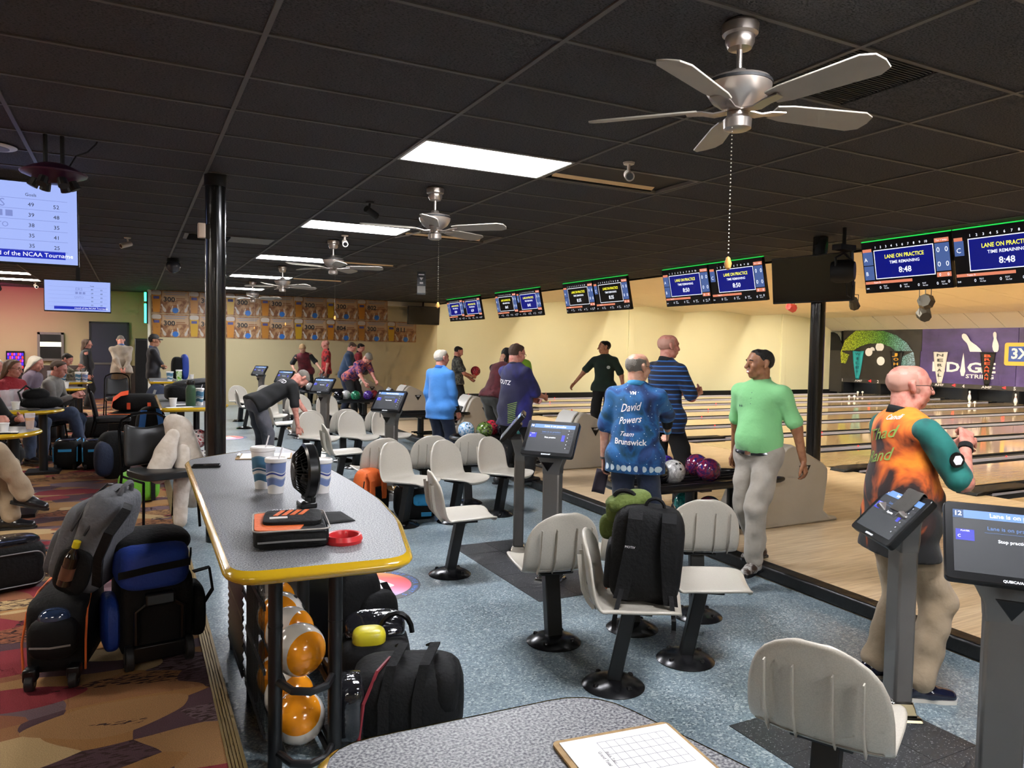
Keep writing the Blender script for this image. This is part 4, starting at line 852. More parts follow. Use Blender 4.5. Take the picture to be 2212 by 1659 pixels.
# far counters of the same kind
def far_counter(dy, L_, lab):
    t = thing('counter_table', lab, 'table')
    o_ = ccw(round_poly([(-.27, dy), (.3, dy), (.42, dy+.5), (.42, dy+L_-.4), (.3, dy+L_), (-.27, dy+L_)], .08)); tabletop(o_, 1.0, t)
    for x in (-.08, .2):
        for y in (dy+.3, dy+L_-.4): MB().cyl((x, y, 0), (x, y, .96), .04, n=14).obj('leg', m_frm, t)
    MB().ext((-.12, dy+.3, .5), (-.1, dy+L_-.4, .9)).obj('guard_panel', m_frm, t, smooth=False)
far_counter(5.6, 2.4, 'yellow edged counter holding the green flask, left of the post'); far_counter(11.6, 1.6, 'farther yellow edged counter with cups beside the cap man')
# clipboard on near counter
m_board = mat('clipboard_brown', '#a5834f', .6, mix=('#8f6f40', 60, .4, .6)); m_paper = mat('paper_white', '#f0efee', .7); m_ink = mat('print_grey', '#8a8a90', .7); m_inkd = mat('print_black', '#2a2a2c', .7)
def clipboard(o_, ang, lab, grid=True):
    t = thing('clipboard', lab, 'clipboard', o_, R(ang))
    MB().prism(rrect(-.115, -.16, .115, .16, .012), 0, .004).obj('board', m_board, t, smooth=False); MB().ext((-.108, -.15, .004), (.104, .135, .0055)).obj('paper', m_paper, t, smooth=False)
    MB().box((0, .148, .01), (.1, .02, .012)).obj('clip', m_chr, t, bevel=.003)
    if grid:
        g = MB()
        for i in range(9): g.ext((-.09+i*.0165, -.13, .0056), (-.0893+i*.0165, -.03, .0058))
        for j in range(6): g.ext((-.09, -.13+j*.02, .0056), (.042, -.1293+j*.02, .0058))
        g.obj('printed_table', m_ink, t, smooth=False); g = MB()
        g.text('Grand Total', TR((.052, -.08, .006), (0, 0, R(90))), .009); g.text('Block Total', TR((.04, -.08, .006), (0, 0, R(90))), .008); g.obj('printed_words', m_inkd, t, smooth=False)
    return t
a = math.degrees(math.atan2(-.029, -.219))
t = clipboard((.168+.02, -1.92-.155, 1.001), 173, 'brown clipboard with printed score sheet on the nearest counter')
clipboard((.17, 1.72, 1.001), 78, 'clipboard with white paper behind the drink cups', False)
# phone
t = thing('mobile_phone', 'black phone at the far left corner of the counter', 'phone', (-.185, 1.42, 1.0), R(80)); MB().prism(rrect(-.04, -.075, .04, .075, .014), 0, .014).obj('case', m_cb, t, bevel=.003); MB().ext((-.034, -.068, .014), (.034, .068, .0145)).obj('screen', m_off, t, smooth=False)
# drink cups with printed waves
def wave_mat(name, a_, b_, c_):
    m = mat(name, '#f2efec', .45); nt, b, L = nodes_of(m); tc = N(nt, 'ShaderNodeTexCoord'); sx = N(nt, 'ShaderNodeSeparateXYZ'); L(tc.outputs['Object'], sx.inputs[0])
    at = N(nt, 'ShaderNodeMath', operation='ARCTAN2'); L(sx.outputs[0], at.inputs[0]); L(sx.outputs[1], at.inputs[1])
    m3 = N(nt, 'ShaderNodeMath', operation='MULTIPLY'); m3.inputs[1].default_value = 3.; L(at.outputs[0], m3.inputs[0]); sn = N(nt, 'ShaderNodeMath', operation='SINE'); L(m3.outputs[0], sn.inputs[0])
    ad = N(nt, 'ShaderNodeMath', operation='MULTIPLY_ADD'); ad.inputs[1].default_value = .006; L(sn.outputs[0], ad.inputs[0]); L(sx.outputs[2], ad.inputs[2]); mu = N(nt, 'ShaderNodeMath', operation='MULTIPLY'); mu.inputs[1].default_value = 5.; L(ad.outputs[0], mu.inputs[0])
    cr = ramp(nt, [(0, '#f0ece8'), (.17, '#f0ece8'), (.19, b_), (.33, a_), (.36, '#f0ece8'), (.41, '#f0ece8'), (.43, c_), (.47, '#e8e8ea'), (.5, b_), (.74, a_), (.77, '#f0ece8'), (1, '#f3f0ec')], 'CONSTANT'); L(mu.outputs[0], cr.inputs[0]); L(cr.outputs[0], b.inputs['Base Color']); return m
m_cupA = wave_mat('cup_print_teal', '#6d98b0', '#4f7f9c', '#3a6a88'); m_cupB = wave_mat('cup_print_blue', '#93a4cc', '#7d90c2', '#3a4a9a'); m_cupw = mat('cup_white', '#f1eeeb', .45); m_straw = mat('straw_white', '#e9e6ea', .4)
def cup(loc, h, r0, r1, m_, lab, straw=.06, group='printed drink cups', lean=(.03, .01)):
    t = thing('drink_cup', lab, 'cup', loc, 0, group)
    MB().lathe([(0, .003), (r0, 0), (r0+(r1-r0)*.4, h*.35), (r0+(r1-r0)*.62, h*.38), (r1, h), (r1*.97, h), (0, h-.004)], n=28).obj('cup_body', m_, t)
    MB().lathe([(r1+.001, h-.012), (r1+.004, h-.008), (r1+.004, h+.006), (r1-.002, h+.01), (r1-.006, h+.004), (0, h+.004)], n=28).obj('lid', m_cupw, t)
    if straw: MB().cyl((.008, .005, h-.02), (lean[0], lean[1], h+straw), .0035, n=8).obj('straw', m_straw, t)
    return t
cup((.003, .68, 1.0), .19, .034, .054, m_cupA, 'taller teal wave printed cup with straw at the left'); cup((.04, .54, 1.0), .155, .034, .046, m_cupB, 'shorter blue wave printed cup in front', .055, lean=(.03, 0)); cup((.235, .47, 1.0), .15, .033, .045, m_cupB, 'blue printed cup half hidden behind the desk fan', 0)
# desk fan
t = thing('desk_fan', 'round black battery desk fan standing on the counter', 'desk fan', (.107, .18, 1.0), R(-88))
MB().box((0, 0, .012), (.085, .07, .024)).box((0, .02, .035), (.075, .02, .03)).obj('base', m_cb, t, bevel=.005)
MB().cyl((-.03, -.005, .04), (.03, -.005, .04), .012, n=12).obj('hinge', m_cb, t)
Tf = TR((0, 0, .155), (R(90), 0, 0))
MB().lathe([(.105, .02), (.115, .012), (.116, -.02), (.106, -.03), (.1, -.03), (.1, .018)], n=40, T=Tf, cap=False).obj('rim', m_cb, t)
gr = bpy.data.objects.new('grille', None); COL.objects.link(gr); gr.parent = t
for k in range(36):
    a = 2*math.pi*k/36; MB().tube([tuple(Tf @ Vector((math.cos(a)*r_, math.sin(a)*r_, z_))) for r_, z_ in ((.036, .058), (.07, .052), (.1, .02))], .0018, 5).obj('spoke', m_cb, gr)
MB().lathe([(0, .062), (.03, .062), (.038, .056), (.036, .05), (0, .05)], n=24, T=Tf).obj('hub', mat('fan_hub_grey', '#4a4a4e', .4), t)
MB().lathe([(0, -.045), (.05, -.045), (.1, -.028), (.1, -.02), (0, -.02)], n=32, T=Tf).obj('rear_cover', m_cb, t)
for k in range(5):
    a = 2*math.pi*k/5; MB().grid(lambda u, v: tuple(Tf @ Vector(((.02+.075*v)*math.cos(a+u*.9), (.02+.075*v)*math.sin(a+u*.9), .012-.02*u))), 5, 4).obj('blade', m_dark, t, solid=.002)
# black cloth with small gold print
t = thing('microfibre_cloth', 'flat black cloth with tiny gold print on the counter', 'cloth', (.13, -.065, 1.001), R(6)); MB().grid(lambda u, v: (-.085+.17*u+.01*v, -.1+.19*v, .002+.003*math.sin(u*4)*v), 8, 6).obj('fabric', mat('cloth_black', '#19191a', .9), t, solid=.002)
MB().text('BRUNSWICK', TR((-.02, .07, .0075)), .012).obj('lettering', mat('print_gold', '#b8955a', .5), t, smooth=False)

# ------------------------------------------------------------------ soft goods
def softbox(mb, c, d, p=4., rot=None, n=20, m=14, sag=0.):
    T = Matrix.Translation(c) @ (Euler(rot).to_matrix().to_4x4() if rot else Matrix.Identity(4)); e = 2/p
    f = lambda x: math.copysign(abs(x)**e, x)
    vs = []; fs = []
    for j in range(m+1):
        a = -math.pi/2+math.pi*j/m
        for i in range(n):
            b_ = 2*math.pi*i/n; z = f(math.sin(a)); k = f(math.cos(a)); 
            vs.append((d[0]/2*k*f(math.cos(b_)), d[1]/2*k*f(math.sin(b_)), d[2]/2*z-sag*(1-z)*.5*abs(math.cos(b_))))
    for j in range(m): fs += [(j*n+i, j*n+(i+1) % n, j*n+n+(i+1) % n, j*n+n+i) for i in range(n)]
    return mb.add(vs, fs, T)
m_nyl = mat('black_nylon', '#0c0c0d', .75, bump=(45, .25), spec=.25); m_nylg = mat('grey_canvas', '#5f6064', .85, bump=(60, .3)); m_nylb = mat('blue_nylon', '#1f3f9a', .6, bump=(40, .25)); m_nvy = mat('navy_nylon', '#1c2740', .7, bump=(40, .25)); m_org = mat('orange_nylon', '#e0682a', .65, bump=(50, .2)); m_pvc = mat('clear_pvc_black', '#1a1a1e', .08, coat=.8, bump=(16, .5)); m_zip = mat('zip_grey', '#8c8c8c', .4, .5); m_cyan = mat('cyan_nylon', '#2a8ec4', .6); m_rub = mat('wheel_rubber', '#1c1c1d', .6); m_grn = mat('lime_nylon', '#6cb832', .6, bump=(40, .2))
def wheel(t, x, y, z, r=.035, w_=.03, ax=(1, 0, 0)):
    a = Vector(ax)*w_/2; c = Vector((x, y, z)); o = MB().cyl(c-a, c+a, r, n=18).obj('wheel', m_rub, t, bevel=.005); MB().cyl(c-a*1.1, c+a*1.1, r*.45, n=12).obj('wheel_hub', m_cb, o)
# accessory pouch
t = thing('accessory_pouch', 'black and orange zip pouch at the near end of the counter', 'pouch', (-.055, -.33, 1.0), R(-8))
mb = MB(); softbox(mb, (0, 0, .032), (.25, .3, .062), 7); mb.obj('pouch_body', m_nyl, t)
MB().prism(round_poly([(-.12, -.12), (.02, -.15), (.06, .0), (-.04, .14), (-.12, .14)], .02), .0625, .066).obj('orange_panel', m_org, t, smooth=False)
mb = MB(); softbox(mb, (.01, .03, .07), (.2, .2, .02), 6, (0, 0, R(-4))); mb.obj('flap', m_nyl, t)
MB().tube([(x, y, .066) for x, y in rrect(-.125, -.15, .125, .15, .03)], .0028, 6, True).obj('piping', mat('grey_piping', '#a8a098', .6), t)
MB().ext((-.07, -.025, .08), (-.01, .0, .082)).obj('name_patch', mat('pale_patch', '#d6cec8', .6), t, smooth=False)
g = MB()
for k in range(4): g.strip([(-.05+k*.028, .02, .0812), (-.035+k*.028, .06, .0815), (-.02+k*.028, .1, .0812)], (.008, -.002, 0), .001)
g.obj('claw_logo', m_org, t, smooth=False); MB().text('MOTIV', TR((-.02, .118, .0815), (0, 0, R(180))), .026, .01).obj('lettering', m_wh, t, smooth=False)
MB().strip([(-.11, -.152, .03), (0, -.154, .032), (.11, -.152, .03)], (0, 0, .003), .002).obj('zip', m_zip, t, smooth=False)
# red cup ring
t = thing('red_ball_ring', 'red plastic bowling ball cup ring on the counter', 'ball cup', (.106, -.44, 1.0)); MB().lathe([(.048, 0), (.062, 0), (.066, .012), (.06, .028), (.052, .026), (.046, .01), (.048, 0)], n=40, cap=False).obj('ring', mat('red_plastic', '#cf2f33', .3), t)

def strap(t, pts, w_, m_, name='strap', th=.006): return MB().strip(pts, w_, th).obj(name, m_, t)
def loopz(t, c, w_, h, m_, r=.008, axis=0, name='handle'):
    pts = [(c[0]+(w_*math.cos(a) if axis == 0 else 0), c[1]+(w_*math.cos(a) if axis else 0), c[2]+h*math.sin(a)) for a in [math.pi*i/8 for i in range(9)]]; return MB().tube(pts, r, 6).obj(name, m_, t)
# backpack on the seat
t = thing('backpack', 'black backpack with orange piping sitting on a seat', 'backpack', (1.72, -.03, .452), R(-38))
t.rotation_euler = (0, R(4), R(-38))
mb = MB(); softbox(mb, (0, 0, .235), (.36, .26, .47), 4.2, sag=.02); mb.obj('pack_body', m_nyl, t)
mb = MB(); softbox(mb, (-.03, .13, .2), (.3, .12, .34), 4); mb.obj('front_pocket', mat('charcoal_nylon', '#3d3c3e', .75, bump=(50, .2)), t)
mb = MB(); softbox(mb, (-.175, .02, .15), (.05, .2, .24), 4); mb.obj('side_pocket', m_nyl, t)
MB().tube([(-.165, .19, .06), (-.17, .15, .2), (-.165, .12, .33), (-.13, .09, .43), (-.06, .08, .465)], .0045, 6).obj('orange_piping', m_org, t)
MB().tube([(-.18, .0, .02), (-.178, .08, .03), (-.17, .15, .08), (-.15, .18, .2)], .0045, 6).obj('orange_piping', m_org, t)
for x in (-.07, .09):
    strap(t, [(x, -.1, .455), (x, -.15, .42), (x*1.05, -.165, .3), (x*1.2, -.16, .2), (x*1.35, -.15, .1), (x*1.5, -.16, .03)], (.034, 0, 0), m_nyl, 'shoulder_strap', .018)
    strap(t, [(x*1.4, -.15, .1), (x*1.6, -.19, .02), (x*1.7, -.22, -.02), (x*1.75, -.2, -.07), (x*1.7, -.235, -.1)], (.011, 0, 0), m_nyl, 'webbing', .003)
MB().text('MOTIV', frame((-.082, -.176, .29), (1, 0, 0), (0, .0, 1)), .016).obj('strap_lettering', m_wh, t, smooth=False)
g = MB()
for k in range(3): g.strip([(-.16+k*.03, .195, .16), (-.15+k*.03, .197, .2), (-.13+k*.03, .195, .25)], (.008, 0, -.002), .002)
g.obj('claw_logo', m_org, t, smooth=False)
MB().text('MOTIV', frame((-.18, .14, .3), (0, 1, .2), (-.1, -.2, 1)), .05).obj('lettering', m_wh, t, smooth=False)
loopz(t, (.02, -.03, .465), .045, .045, m_nyl, .009)
t = thing('green_shirt', 'olive green garment tucked over the top of the backpack', 'garment', (1.72, -.03, .452), R(-38))
mb = MB(); softbox(mb, (-.08, .05, .475), (.24, .14, .09), 2.4, (R(10), R(-12), R(20))); mb.obj('bundle', mat('olive_fabric', '#5c6a30', .9, bump=(22, .8)), t)
mb = MB(); softbox(mb, (-.15, .16, .4), (.1, .1, .16), 2.4, (R(20), 0, 0)); mb.obj('fold', MATS['olive_fabric'], t); mb = MB(); softbox(mb, (-.19, .2, .3), (.09, .07, .14), 2.4, (R(10), 0, 0)); mb.obj('hanging_sleeve', MATS['olive_fabric'], t)
MB().tube([(-.1+.05*math.cos(a), .02, .5+.03*math.sin(a)) for a in [math.pi*k/8 for k in range(9)]], .012, 8).obj('studded_handle', m_nyl, t)
# left: grey backpack on black roller
t = thing('roller_bag', 'black wheeled bag with orange piping under the grey backpack', 'wheeled bag', (-.84, .95, ZC), R(-10))
mb = MB(); softbox(mb, (0, .08, .21), (.25, .42, .34), 7); mb.obj('bag_body', m_nyl, t); mb = MB(); softbox(mb, (.0, -.14, .22), (.2, .12, .18), 3.4); mb.obj('front_pocket', m_nyl, t)
mb = MB(); softbox(mb, (0, -.13, .3), (.13, .1, .1), 2.4); mb.obj('clear_window', mat('ball_window', '#26344e', .05, coat=1.), t)
for s in (-1, 1): MB().tube([(s*.122, -.13, .06), (s*.125, -.135, .2), (s*.12, -.08, .32), (s*.11, .05, .375), (s*.11, .25, .378)], .005, 6).obj('orange_piping', m_org, t)
MB().strip([(-.08, -.2, .2), (0, -.205, .195), (.08, -.2, .2)], (0, 0, .004), .002).obj('zip', m_zip, t, smooth=False)
for s in (-1, 1): wheel(t, s*.085, -.17, .038, .038, .034); MB().box((s*.085, -.16, .07), (.055, .06, .06)).obj('wheel_housing', m_cb, t, bevel=.01)
t = thing('backpack', 'grey canvas backpack leaning on the wheeled bags', 'backpack', (-.74, 1.04, .53), R(-117)); t.rotation_euler = (R(-20), R(4), R(-117))
mb = MB(); softbox(mb, (0, 0, .24), (.3, .17, .5), 4.6); mb.obj('pack_body', m_nylg, t); mb = MB(); softbox(mb, (0, -.1, .2), (.27, .12, .38), 4.4); mb.obj('front_pocket', m_nylg, t); mb = MB(); softbox(mb, (.0, -.155, .14), (.24, .06, .24), 4.2); mb.obj('small_pocket', m_nylg, t)
mb = MB(); softbox(mb, (.15, -.02, .12), (.05, .16, .22), 3.4); mb.obj('mesh_pocket', m_nyl, t)
for s in (-.06, .0): MB().tube([(-.16, s-.04, .1), (-.165, s-.03, .3), (-.1, s-.02, .46), (.0, s, .495), (.1, s, .46), (.16, s-.02, .3)], .006, 6).obj('zip', m_cb, t)
MB().cyl((.18, -.03, .06), (.18, -.03, .2), .03, .03, 16).lathe([(.03, .2), (.012, .24), (.012, .25)], (.18, -.03, 0), 16).obj('drink_bottle', mat('dark_cola', '#1c120e', .1, coat=.6), t); MB().cyl((.18, -.03, .245), (.18, -.03, .275), .016, n=16).obj('yellow_cap', mat('yellow_cap', '#d8c020', .4), t)
MB().cyl((.18, -.03, .09), (.18, -.03, .15), .0305, n=16).obj('bottle_label', mat('brown_label', '#5a3420', .6), t)
strap(t, [(.1, .1, .48), (.2, .14, .5), (.3, .14, .42), (.3, .13, .3), (.2, .12, .12)], (0, .02, .0), m_nyl, 'shoulder_strap', .014); loopz(t, (0, .03, .49), .05, .05, m_nylg, .012)
# blue roller
t = thing('roller_bag', 'black and blue wheeled ball bag beside the counter', 'wheeled bag', (-.46, 1.0, ZC), R(8))
mb = MB(); softbox(mb, (0, .05, .24), (.33, .38, .4), 7); mb.obj('bag_body', m_nyl, t); mb = MB(); softbox(mb, (-.02, -.02, .48), (.32, .4, .22), 4); mb.obj('top_section', m_nylb, t); MB().strip([(-.18, -.2, .47), (-.05, -.225, .49), (.12, -.22, .5), (.15, -.1, .52)], (0, .0, .016), .008).obj('black_band', m_nyl, t)
mb = MB(); softbox(mb, (-.01, .06, .56), (.36, .4, .1), 3); mb.obj('open_lid', m_nyl, t)
for s in (-1, 1):
    mb = MB(); softbox(mb, (s*.19, .02, .2), (.08, .26, .26), 3.4); mb.obj('side_pocket', m_nylb if s < 0 else m_nyl, t); wheel(t, s*.13, -.14, .06, .06, .035)
MB().tube([(-.1, -.15, .12), (-.1, -.16, .28), (-.06, -.165, .31), (.06, -.165, .31), (.1, -.16, .28), (.1, -.15, .12)], .012, 8).obj('pull_handle', m_cb, t); MB().box((0, -.16, .33), (.13, .05, .06)).obj('handle_box', m_cb, t, bevel=.01); MB().box((0, -.13, .07), (.26, .05, .08)).obj('lower_guard', m_cb, t, bevel=.01)
strap(t, [(.17, -.05, .4), (.24, -.08, .42), (.26, -.06, .3), (.22, 0, .2)], (0, .02, 0), m_nyl)
t = thing('sports_bag', 'black bag with clear vinyl top at the left edge of the carpet', 'bag', (-1.3, 2.45, ZC), R(20))
mb = MB(); softbox(mb, (0, 0, .15), (.5, .3, .3), 5); mb.obj('bag_body', m_nyl, t); mb = MB(); softbox(mb, (.03, 0, .29), (.4, .26, .06), 3); mb.obj('vinyl_top', m_pvc, t); MB().tube([(x+.02, -.153, z+.14) for x, z in rrect(-.2, -.1, .2, .1, .05)], .004, 6, True).obj('piping', m_zip, t); strap(t, [(.24, -.05, .22), (.3, -.04, .18), (.29, 0, .08), (.25, .02, .1)], (0, .015, .005), m_nyl)
# bags right of the rack
t = thing('backpack', 'black backpack slumped behind the right rack leg', 'backpack', (.5, .95, 0), R(10)); mb = MB(); softbox(mb, (0, 0, .25), (.3, .3, .5), 3.6); mb.obj('pack_body', m_nyl, t); mb = MB(); softbox(mb, (.1, -.12, .2), (.24, .12, .34), 3.4); mb.obj('front_pocket', m_nyl, t); strap(t, [(.15, -.1, .4), (.2, -.12, .3), (.2, -.1, .18)], (.02, .0, 0), m_nyl)
t = thing('equipment_box', 'grey cabinet box with sloped top under the counter', 'box', (.3, 1.15, 0)); MB().ext((-.1, -.3, 0), (.2, .45, .62)).obj('cabinet', m_cb, t, bevel=.01); MB().add([(-.1, -.3, .62), (.2, -.3, .62), (.2, .45, .7), (-.1, .45, .7)], [(0, 1, 2, 3)]).obj('sloped_top', mat('pale_grey_metal', '#a8a9ab', .35, .4), t, smooth=False, solid=.01)
t = thing('ball_bag', 'open black ball bag with a yellow case inside', 'bag', (.5, .48, 0), R(-15)); mb = MB(); softbox(mb, (0, 0, .14), (.34, .36, .28), 5); mb.obj('bag_body', m_nyl, t); mb = MB(); softbox(mb, (.0, .05, .3), (.3, .2, .1), 3, (R(25), 0, 0)); mb.obj('open_flap', m_pvc, t)
mb = MB(); softbox(mb, (-.03, -.06, .29), (.16, .14, .1), 3); mb.obj('yellow_case', mat('yellow_case', '#c9bc28', .35), t); loopz(t, (.1, .0, .28), .08, .1, m_cb, .014)
t = thing('duffel_bag', 'black and dark red duffel with glossy vinyl front pocket', 'bag', (.46, .12, 0), R(-20)); mb = MB(); softbox(mb, (.08, 0, .15), (.5, .36, .3), 4); mb.obj('bag_body', m_nyl, t); mb = MB(); softbox(mb, (-.16, -.1, .15), (.14, .22, .26), 4); mb.obj('vinyl_pocket', m_pvc, t)
for s in (-.06, .08): strap(t, [(s+.04, -.19, .05), (s+.04, -.195, .2), (s+.07, -.14, .33), (s+.12, 0, .37), (s+.1, .1, .32)], (.022, 0, 0), m_nyl, 'carry_strap', .008)
MB().tube([(-.12, -.19, .03), (-.1, -.2, .2), (-.05, -.12, .3), (.0, 0, .31)], .008, 6).obj('red_trim', mat('dark_red_trim', '#7a1f2a', .6), t); mb = MB(); softbox(mb, (.24, -.03, .2), (.14, .3, .22), 3); mb.obj('end_pocket', m_nyl, t)
# below the middle seats
t = thing('backpack', 'orange backpack on the floor beside the middle row seats', 'backpack', (1.5, 4.05, 0), R(30)); mb = MB(); softbox(mb, (0, 0, .25), (.3, .22, .5), 3.4); mb.obj('pack_body', m_org, t); mb = MB(); softbox(mb, (.02, -.12, .18), (.24, .1, .3), 3.2); mb.obj('mesh_pocket', m_nyl, t)
for x in (-.1, .06): strap(t, [(x, -.1, .47), (x-.01, -.16, .4), (x-.02, -.17, .25), (x-.01, -.13, .1)], (.03, 0, 0), m_org, 'shoulder_strap', .016)
MB().tube([(-.16, -.1, .4), (-.22, -.14, .3), (-.26, -.14, .2)], .006, 6).obj('cord', m_nyl, t)
t = thing('sports_bag', 'black bag with light blue panels under the middle row seat', 'bag', (1.95, 3.95, 0), R(-10)); mb = MB(); softbox(mb, (0, 0, .16), (.42, .34, .32), 4.5); mb.obj('bag_body', m_nyl, t); mb = MB(); softbox(mb, (.07, -.15, .2), (.24, .08, .12), 4); mb.obj('blue_panel', m_cyan, t); MB().ext((.03, -.18, .04), (.13, -.172, .08)).obj('blue_tab', m_cyan, t, smooth=False); mb = MB(); softbox(mb, (0, 0, .32), (.36, .3, .05), 3); mb.obj('vinyl_top', m_pvc, t)
# ------------------------------------------------------------------ people: smooth-blended body surfaces
def field(prims, lo, n, h, k):
    F = np.full(n, 9., np.float32); ax = [(lo[i]+h*np.arange(n[i])).astype(np.float32) for i in range(3)]
    for (a, b, ra, rb, fl) in prims:
        a, b = np.array(a, np.float32), np.array(b, np.float32); R_ = max(ra, rb)+k+3*h
        i0 = [max(0, int((min(a[i], b[i])-R_-lo[i])/h)) for i in range(3)]; i1 = [min(n[i], int((max(a[i], b[i])+R_-lo[i])/h)+2) for i in range(3)]
        if any(i1[i] <= i0[i] for i in range(3)): continue
        X, Y, Z = np.meshgrid(*[ax[i][i0[i]:i1[i]]-a[i] for i in range(3)], indexing='ij'); d = b-a
        if fl:
            u, f = np.array(fl[0], np.float32), fl[1]; q = (X*u[0]+Y*u[1]+Z*u[2])*(f-1); X, Y, Z = X+q*u[0], Y+q*u[1], Z+q*u[2]; d = d+(d@u)*(f-1)*u
        dd = float(d@d)
        t = np.clip((X*d[0]+Y*d[1]+Z*d[2])/dd, 0, 1) if dd > 1e-9 else np.zeros_like(X)
        D = np.sqrt((X-t*d[0])**2+(Y-t*d[1])**2+(Z-t*d[2])**2)-(ra+(rb-ra)*t)
        s = (slice(i0[0], i1[0]), slice(i0[1], i1[1]), slice(i0[2], i1[2])); A = F[s]
        hh = np.maximum(k-np.abs(A-D), 0)/k; F[s] = np.minimum(A, D)-hh*hh*k*.25
    return F
def nets(F, lo, h):
    n = np.array(F.shape); ins = F < 0; c = n-1; S = np.zeros((*c, 3), np.float32); C_ = np.zeros(c, np.float32)
    quads = []
    idx = -np.ones(c, np.int64)
    cross = []
    for a in range(3):
        sl0 = [slice(None)]*3; sl1 = [slice(None)]*3; sl0[a] = slice(0, -1); sl1[a] = slice(1, None)
        v0, v1 = F[tuple(sl0)], F[tuple(sl1)]; m = ins[tuple(sl0)] != ins[tuple(sl1)]
        I = np.argwhere(m); t = (v0[m]/(v0[m]-v1[m])).astype(np.float32); P = I.astype(np.float32); P[:, a] += t
        o1, o2 = [(1, 2), (2, 0), (0, 1)][a]
        for d1 in (0, 1):
            for d2 in (0, 1):
                J = I.copy(); J[:, o1] -= d1; J[:, o2] -= d2; ok = np.all((J >= 0) & (J < c), 1); J = J[ok]
                np.add.at(S, (J[:, 0], J[:, 1], J[:, 2]), P[ok]); np.add.at(C_, (J[:, 0], J[:, 1], J[:, 2]), 1)
        cross.append((I, ins[tuple(sl0)][m], o1, o2))
    act = C_ > 0; idx[act] = np.arange(act.sum()); V = S[act]/C_[act][:, None]*h+np.array(lo)
    for I, inside, o1, o2 in cross:
        ok = np.all((I[:, [o1, o2]] > 0) & (I[:, [o1, o2]] < c[[o1, o2]]), 1); I, inside = I[ok], inside[ok]; g = []
        for d1, d2 in ((1, 1), (0, 1), (0, 0), (1, 0)):
            J = I.copy(); J[:, o1] -= d1; J[:, o2] -= d2; g.append(idx[J[:, 0], J[:, 1], J[:, 2]])
        Q = np.stack(g, 1); Q[~inside] = Q[~inside][:, ::-1]; quads.append(Q)
    return V, np.concatenate(quads)
def surf(prims, h, k=.03, fn=None, pad=.06):
    P = np.array([list(p[0])+[p[2]] for p in prims]+[list(p[1])+[p[3]] for p in prims])
    lo = (P[:, :3]-P[:, 3:]).min(0)-pad*.5-2*h; hi = (P[:, :3]+P[:, 3:]).max(0)+pad*.5+2*h
    n = tuple(int(v) for v in np.ceil((hi-lo)/h)+1); F = field(prims, lo, n, h, k)
    if fn is not None:
        X, Y, Z = np.meshgrid(*[lo[i]+h*np.arange(n[i]) for i in range(3)], indexing='ij'); F = fn(F, X, Y, Z).astype(np.float32)
    return nets(F, lo, h)
def mesh_of(name, chunks, mats, parent):
    """chunks: list of (V, Q, material index)"""
    V = np.concatenate([c[0] for c in chunks]); Qs = []; mi = []; o = 0
    for v, q, m in chunks: Qs.append(q+o); mi += [m]*len(q); o += len(v)
    Q = np.concatenate(Qs); me = bpy.data.meshes.new(name); me.vertices.add(len(V)); me.vertices.foreach_set('co', V.astype(np.float32).ravel())
    me.loops.add(Q.size); me.loops.foreach_set('vertex_index', Q.ravel().astype(np.int32)); me.polygons.add(len(Q)); me.polygons.foreach_set('loop_start', np.arange(0, Q.size, 4, dtype=np.int32)); me.polygons.foreach_set('loop_total', np.full(len(Q), 4, np.int32))
    for m in mats: me.materials.append(m)
    me.polygons.foreach_set('material_index', np.array(mi, np.int32)); me.polygons.foreach_set('use_smooth', np.ones(len(Q), bool)); me.update(calc_edges=True); me.validate()
    return link(name, me, parent)
def V3(*a): return np.array(a, float)
def nrm(v): v = np.array(v, float); return v/max(1e-9, np.linalg.norm(v))
def ik(S_, T_, l1, l2, hint):
    S_, T_ = np.array(S_, float), np.array(T_, float); d = T_-S_; L_ = np.linalg.norm(d); L2 = min(L_, (l1+l2)*.995); u = nrm(d); T2 = S_+u*L2
    a = (l1*l1-l2*l2+L2*L2)/(2*L2); hgt = math.sqrt(max(0, l1*l1-a*a)); h = np.array(hint, float); h = nrm(h-u*(h@u)); return S_+u*a+h*hgt, T2
def rotv(v, ax, ang):
    ax = nrm(ax); v = np.array(v, float); c, s = math.cos(ang), math.sin(ang); return v*c+np.cross(ax, v)*s+ax*(ax@v)*(1-c)
def hand_prims(W, d, n, t, s, curl):
    d, n = nrm(d), nrm(n); t = nrm(np.cross(n, d))*(1 if np.cross(n, d)@t > 0 else -1); P = []
    for i, (off, ln, r) in enumerate(((.028, .07, .0092), (.0095, .078, .0096), (-.0095, .072, .0092), (-.027, .056, .0082))):
        kn = W+d*.088*s+t*off*s; P.append((W+d*.012*s+t*off*.6*s, kn, .017*s, .0125*s, (n, 1.35))); p = kn; v = d; 
        for j, fr in enumerate((.45, .31, .24)):
            v = rotv(v, np.cross(d, n), R(curl*(.8, 1.1, .7)[j])); q = p+v*ln*fr*s; P.append((p, q, r*s*(1-.08*j), r*s*(.95-.1*j), None)); p = q
    b0 = W+d*.022*s+t*.022*s; v = nrm(d*.75+t*.75+n*.25); q = b0+v*.042*s; P.append((b0, q, .0145*s, .0115*s, None)); v2 = nrm(d*.95+t*.25+n*.35); q2 = q+v2*.032*s; P.append((q, q2, .0115*s, .010*s, None)); P.append((q2, q2+v2*.022*s, .010*s, .0085*s, None))
    return P
SK = lambda n, c, c2: mat('skin_'+n, c, .5, mix=(c2, 30, .45, .62), bump=(220, .06))
sk_pale, sk_pink, sk_tan, sk_mid = SK('pale', '#d2a088', '#c58b74'), SK('pink', '#cf9180', '#bf7768'), SK('tan', '#9c6a4a', '#8a5a3e'), SK('mid', '#c08a6c', '#ad745a')
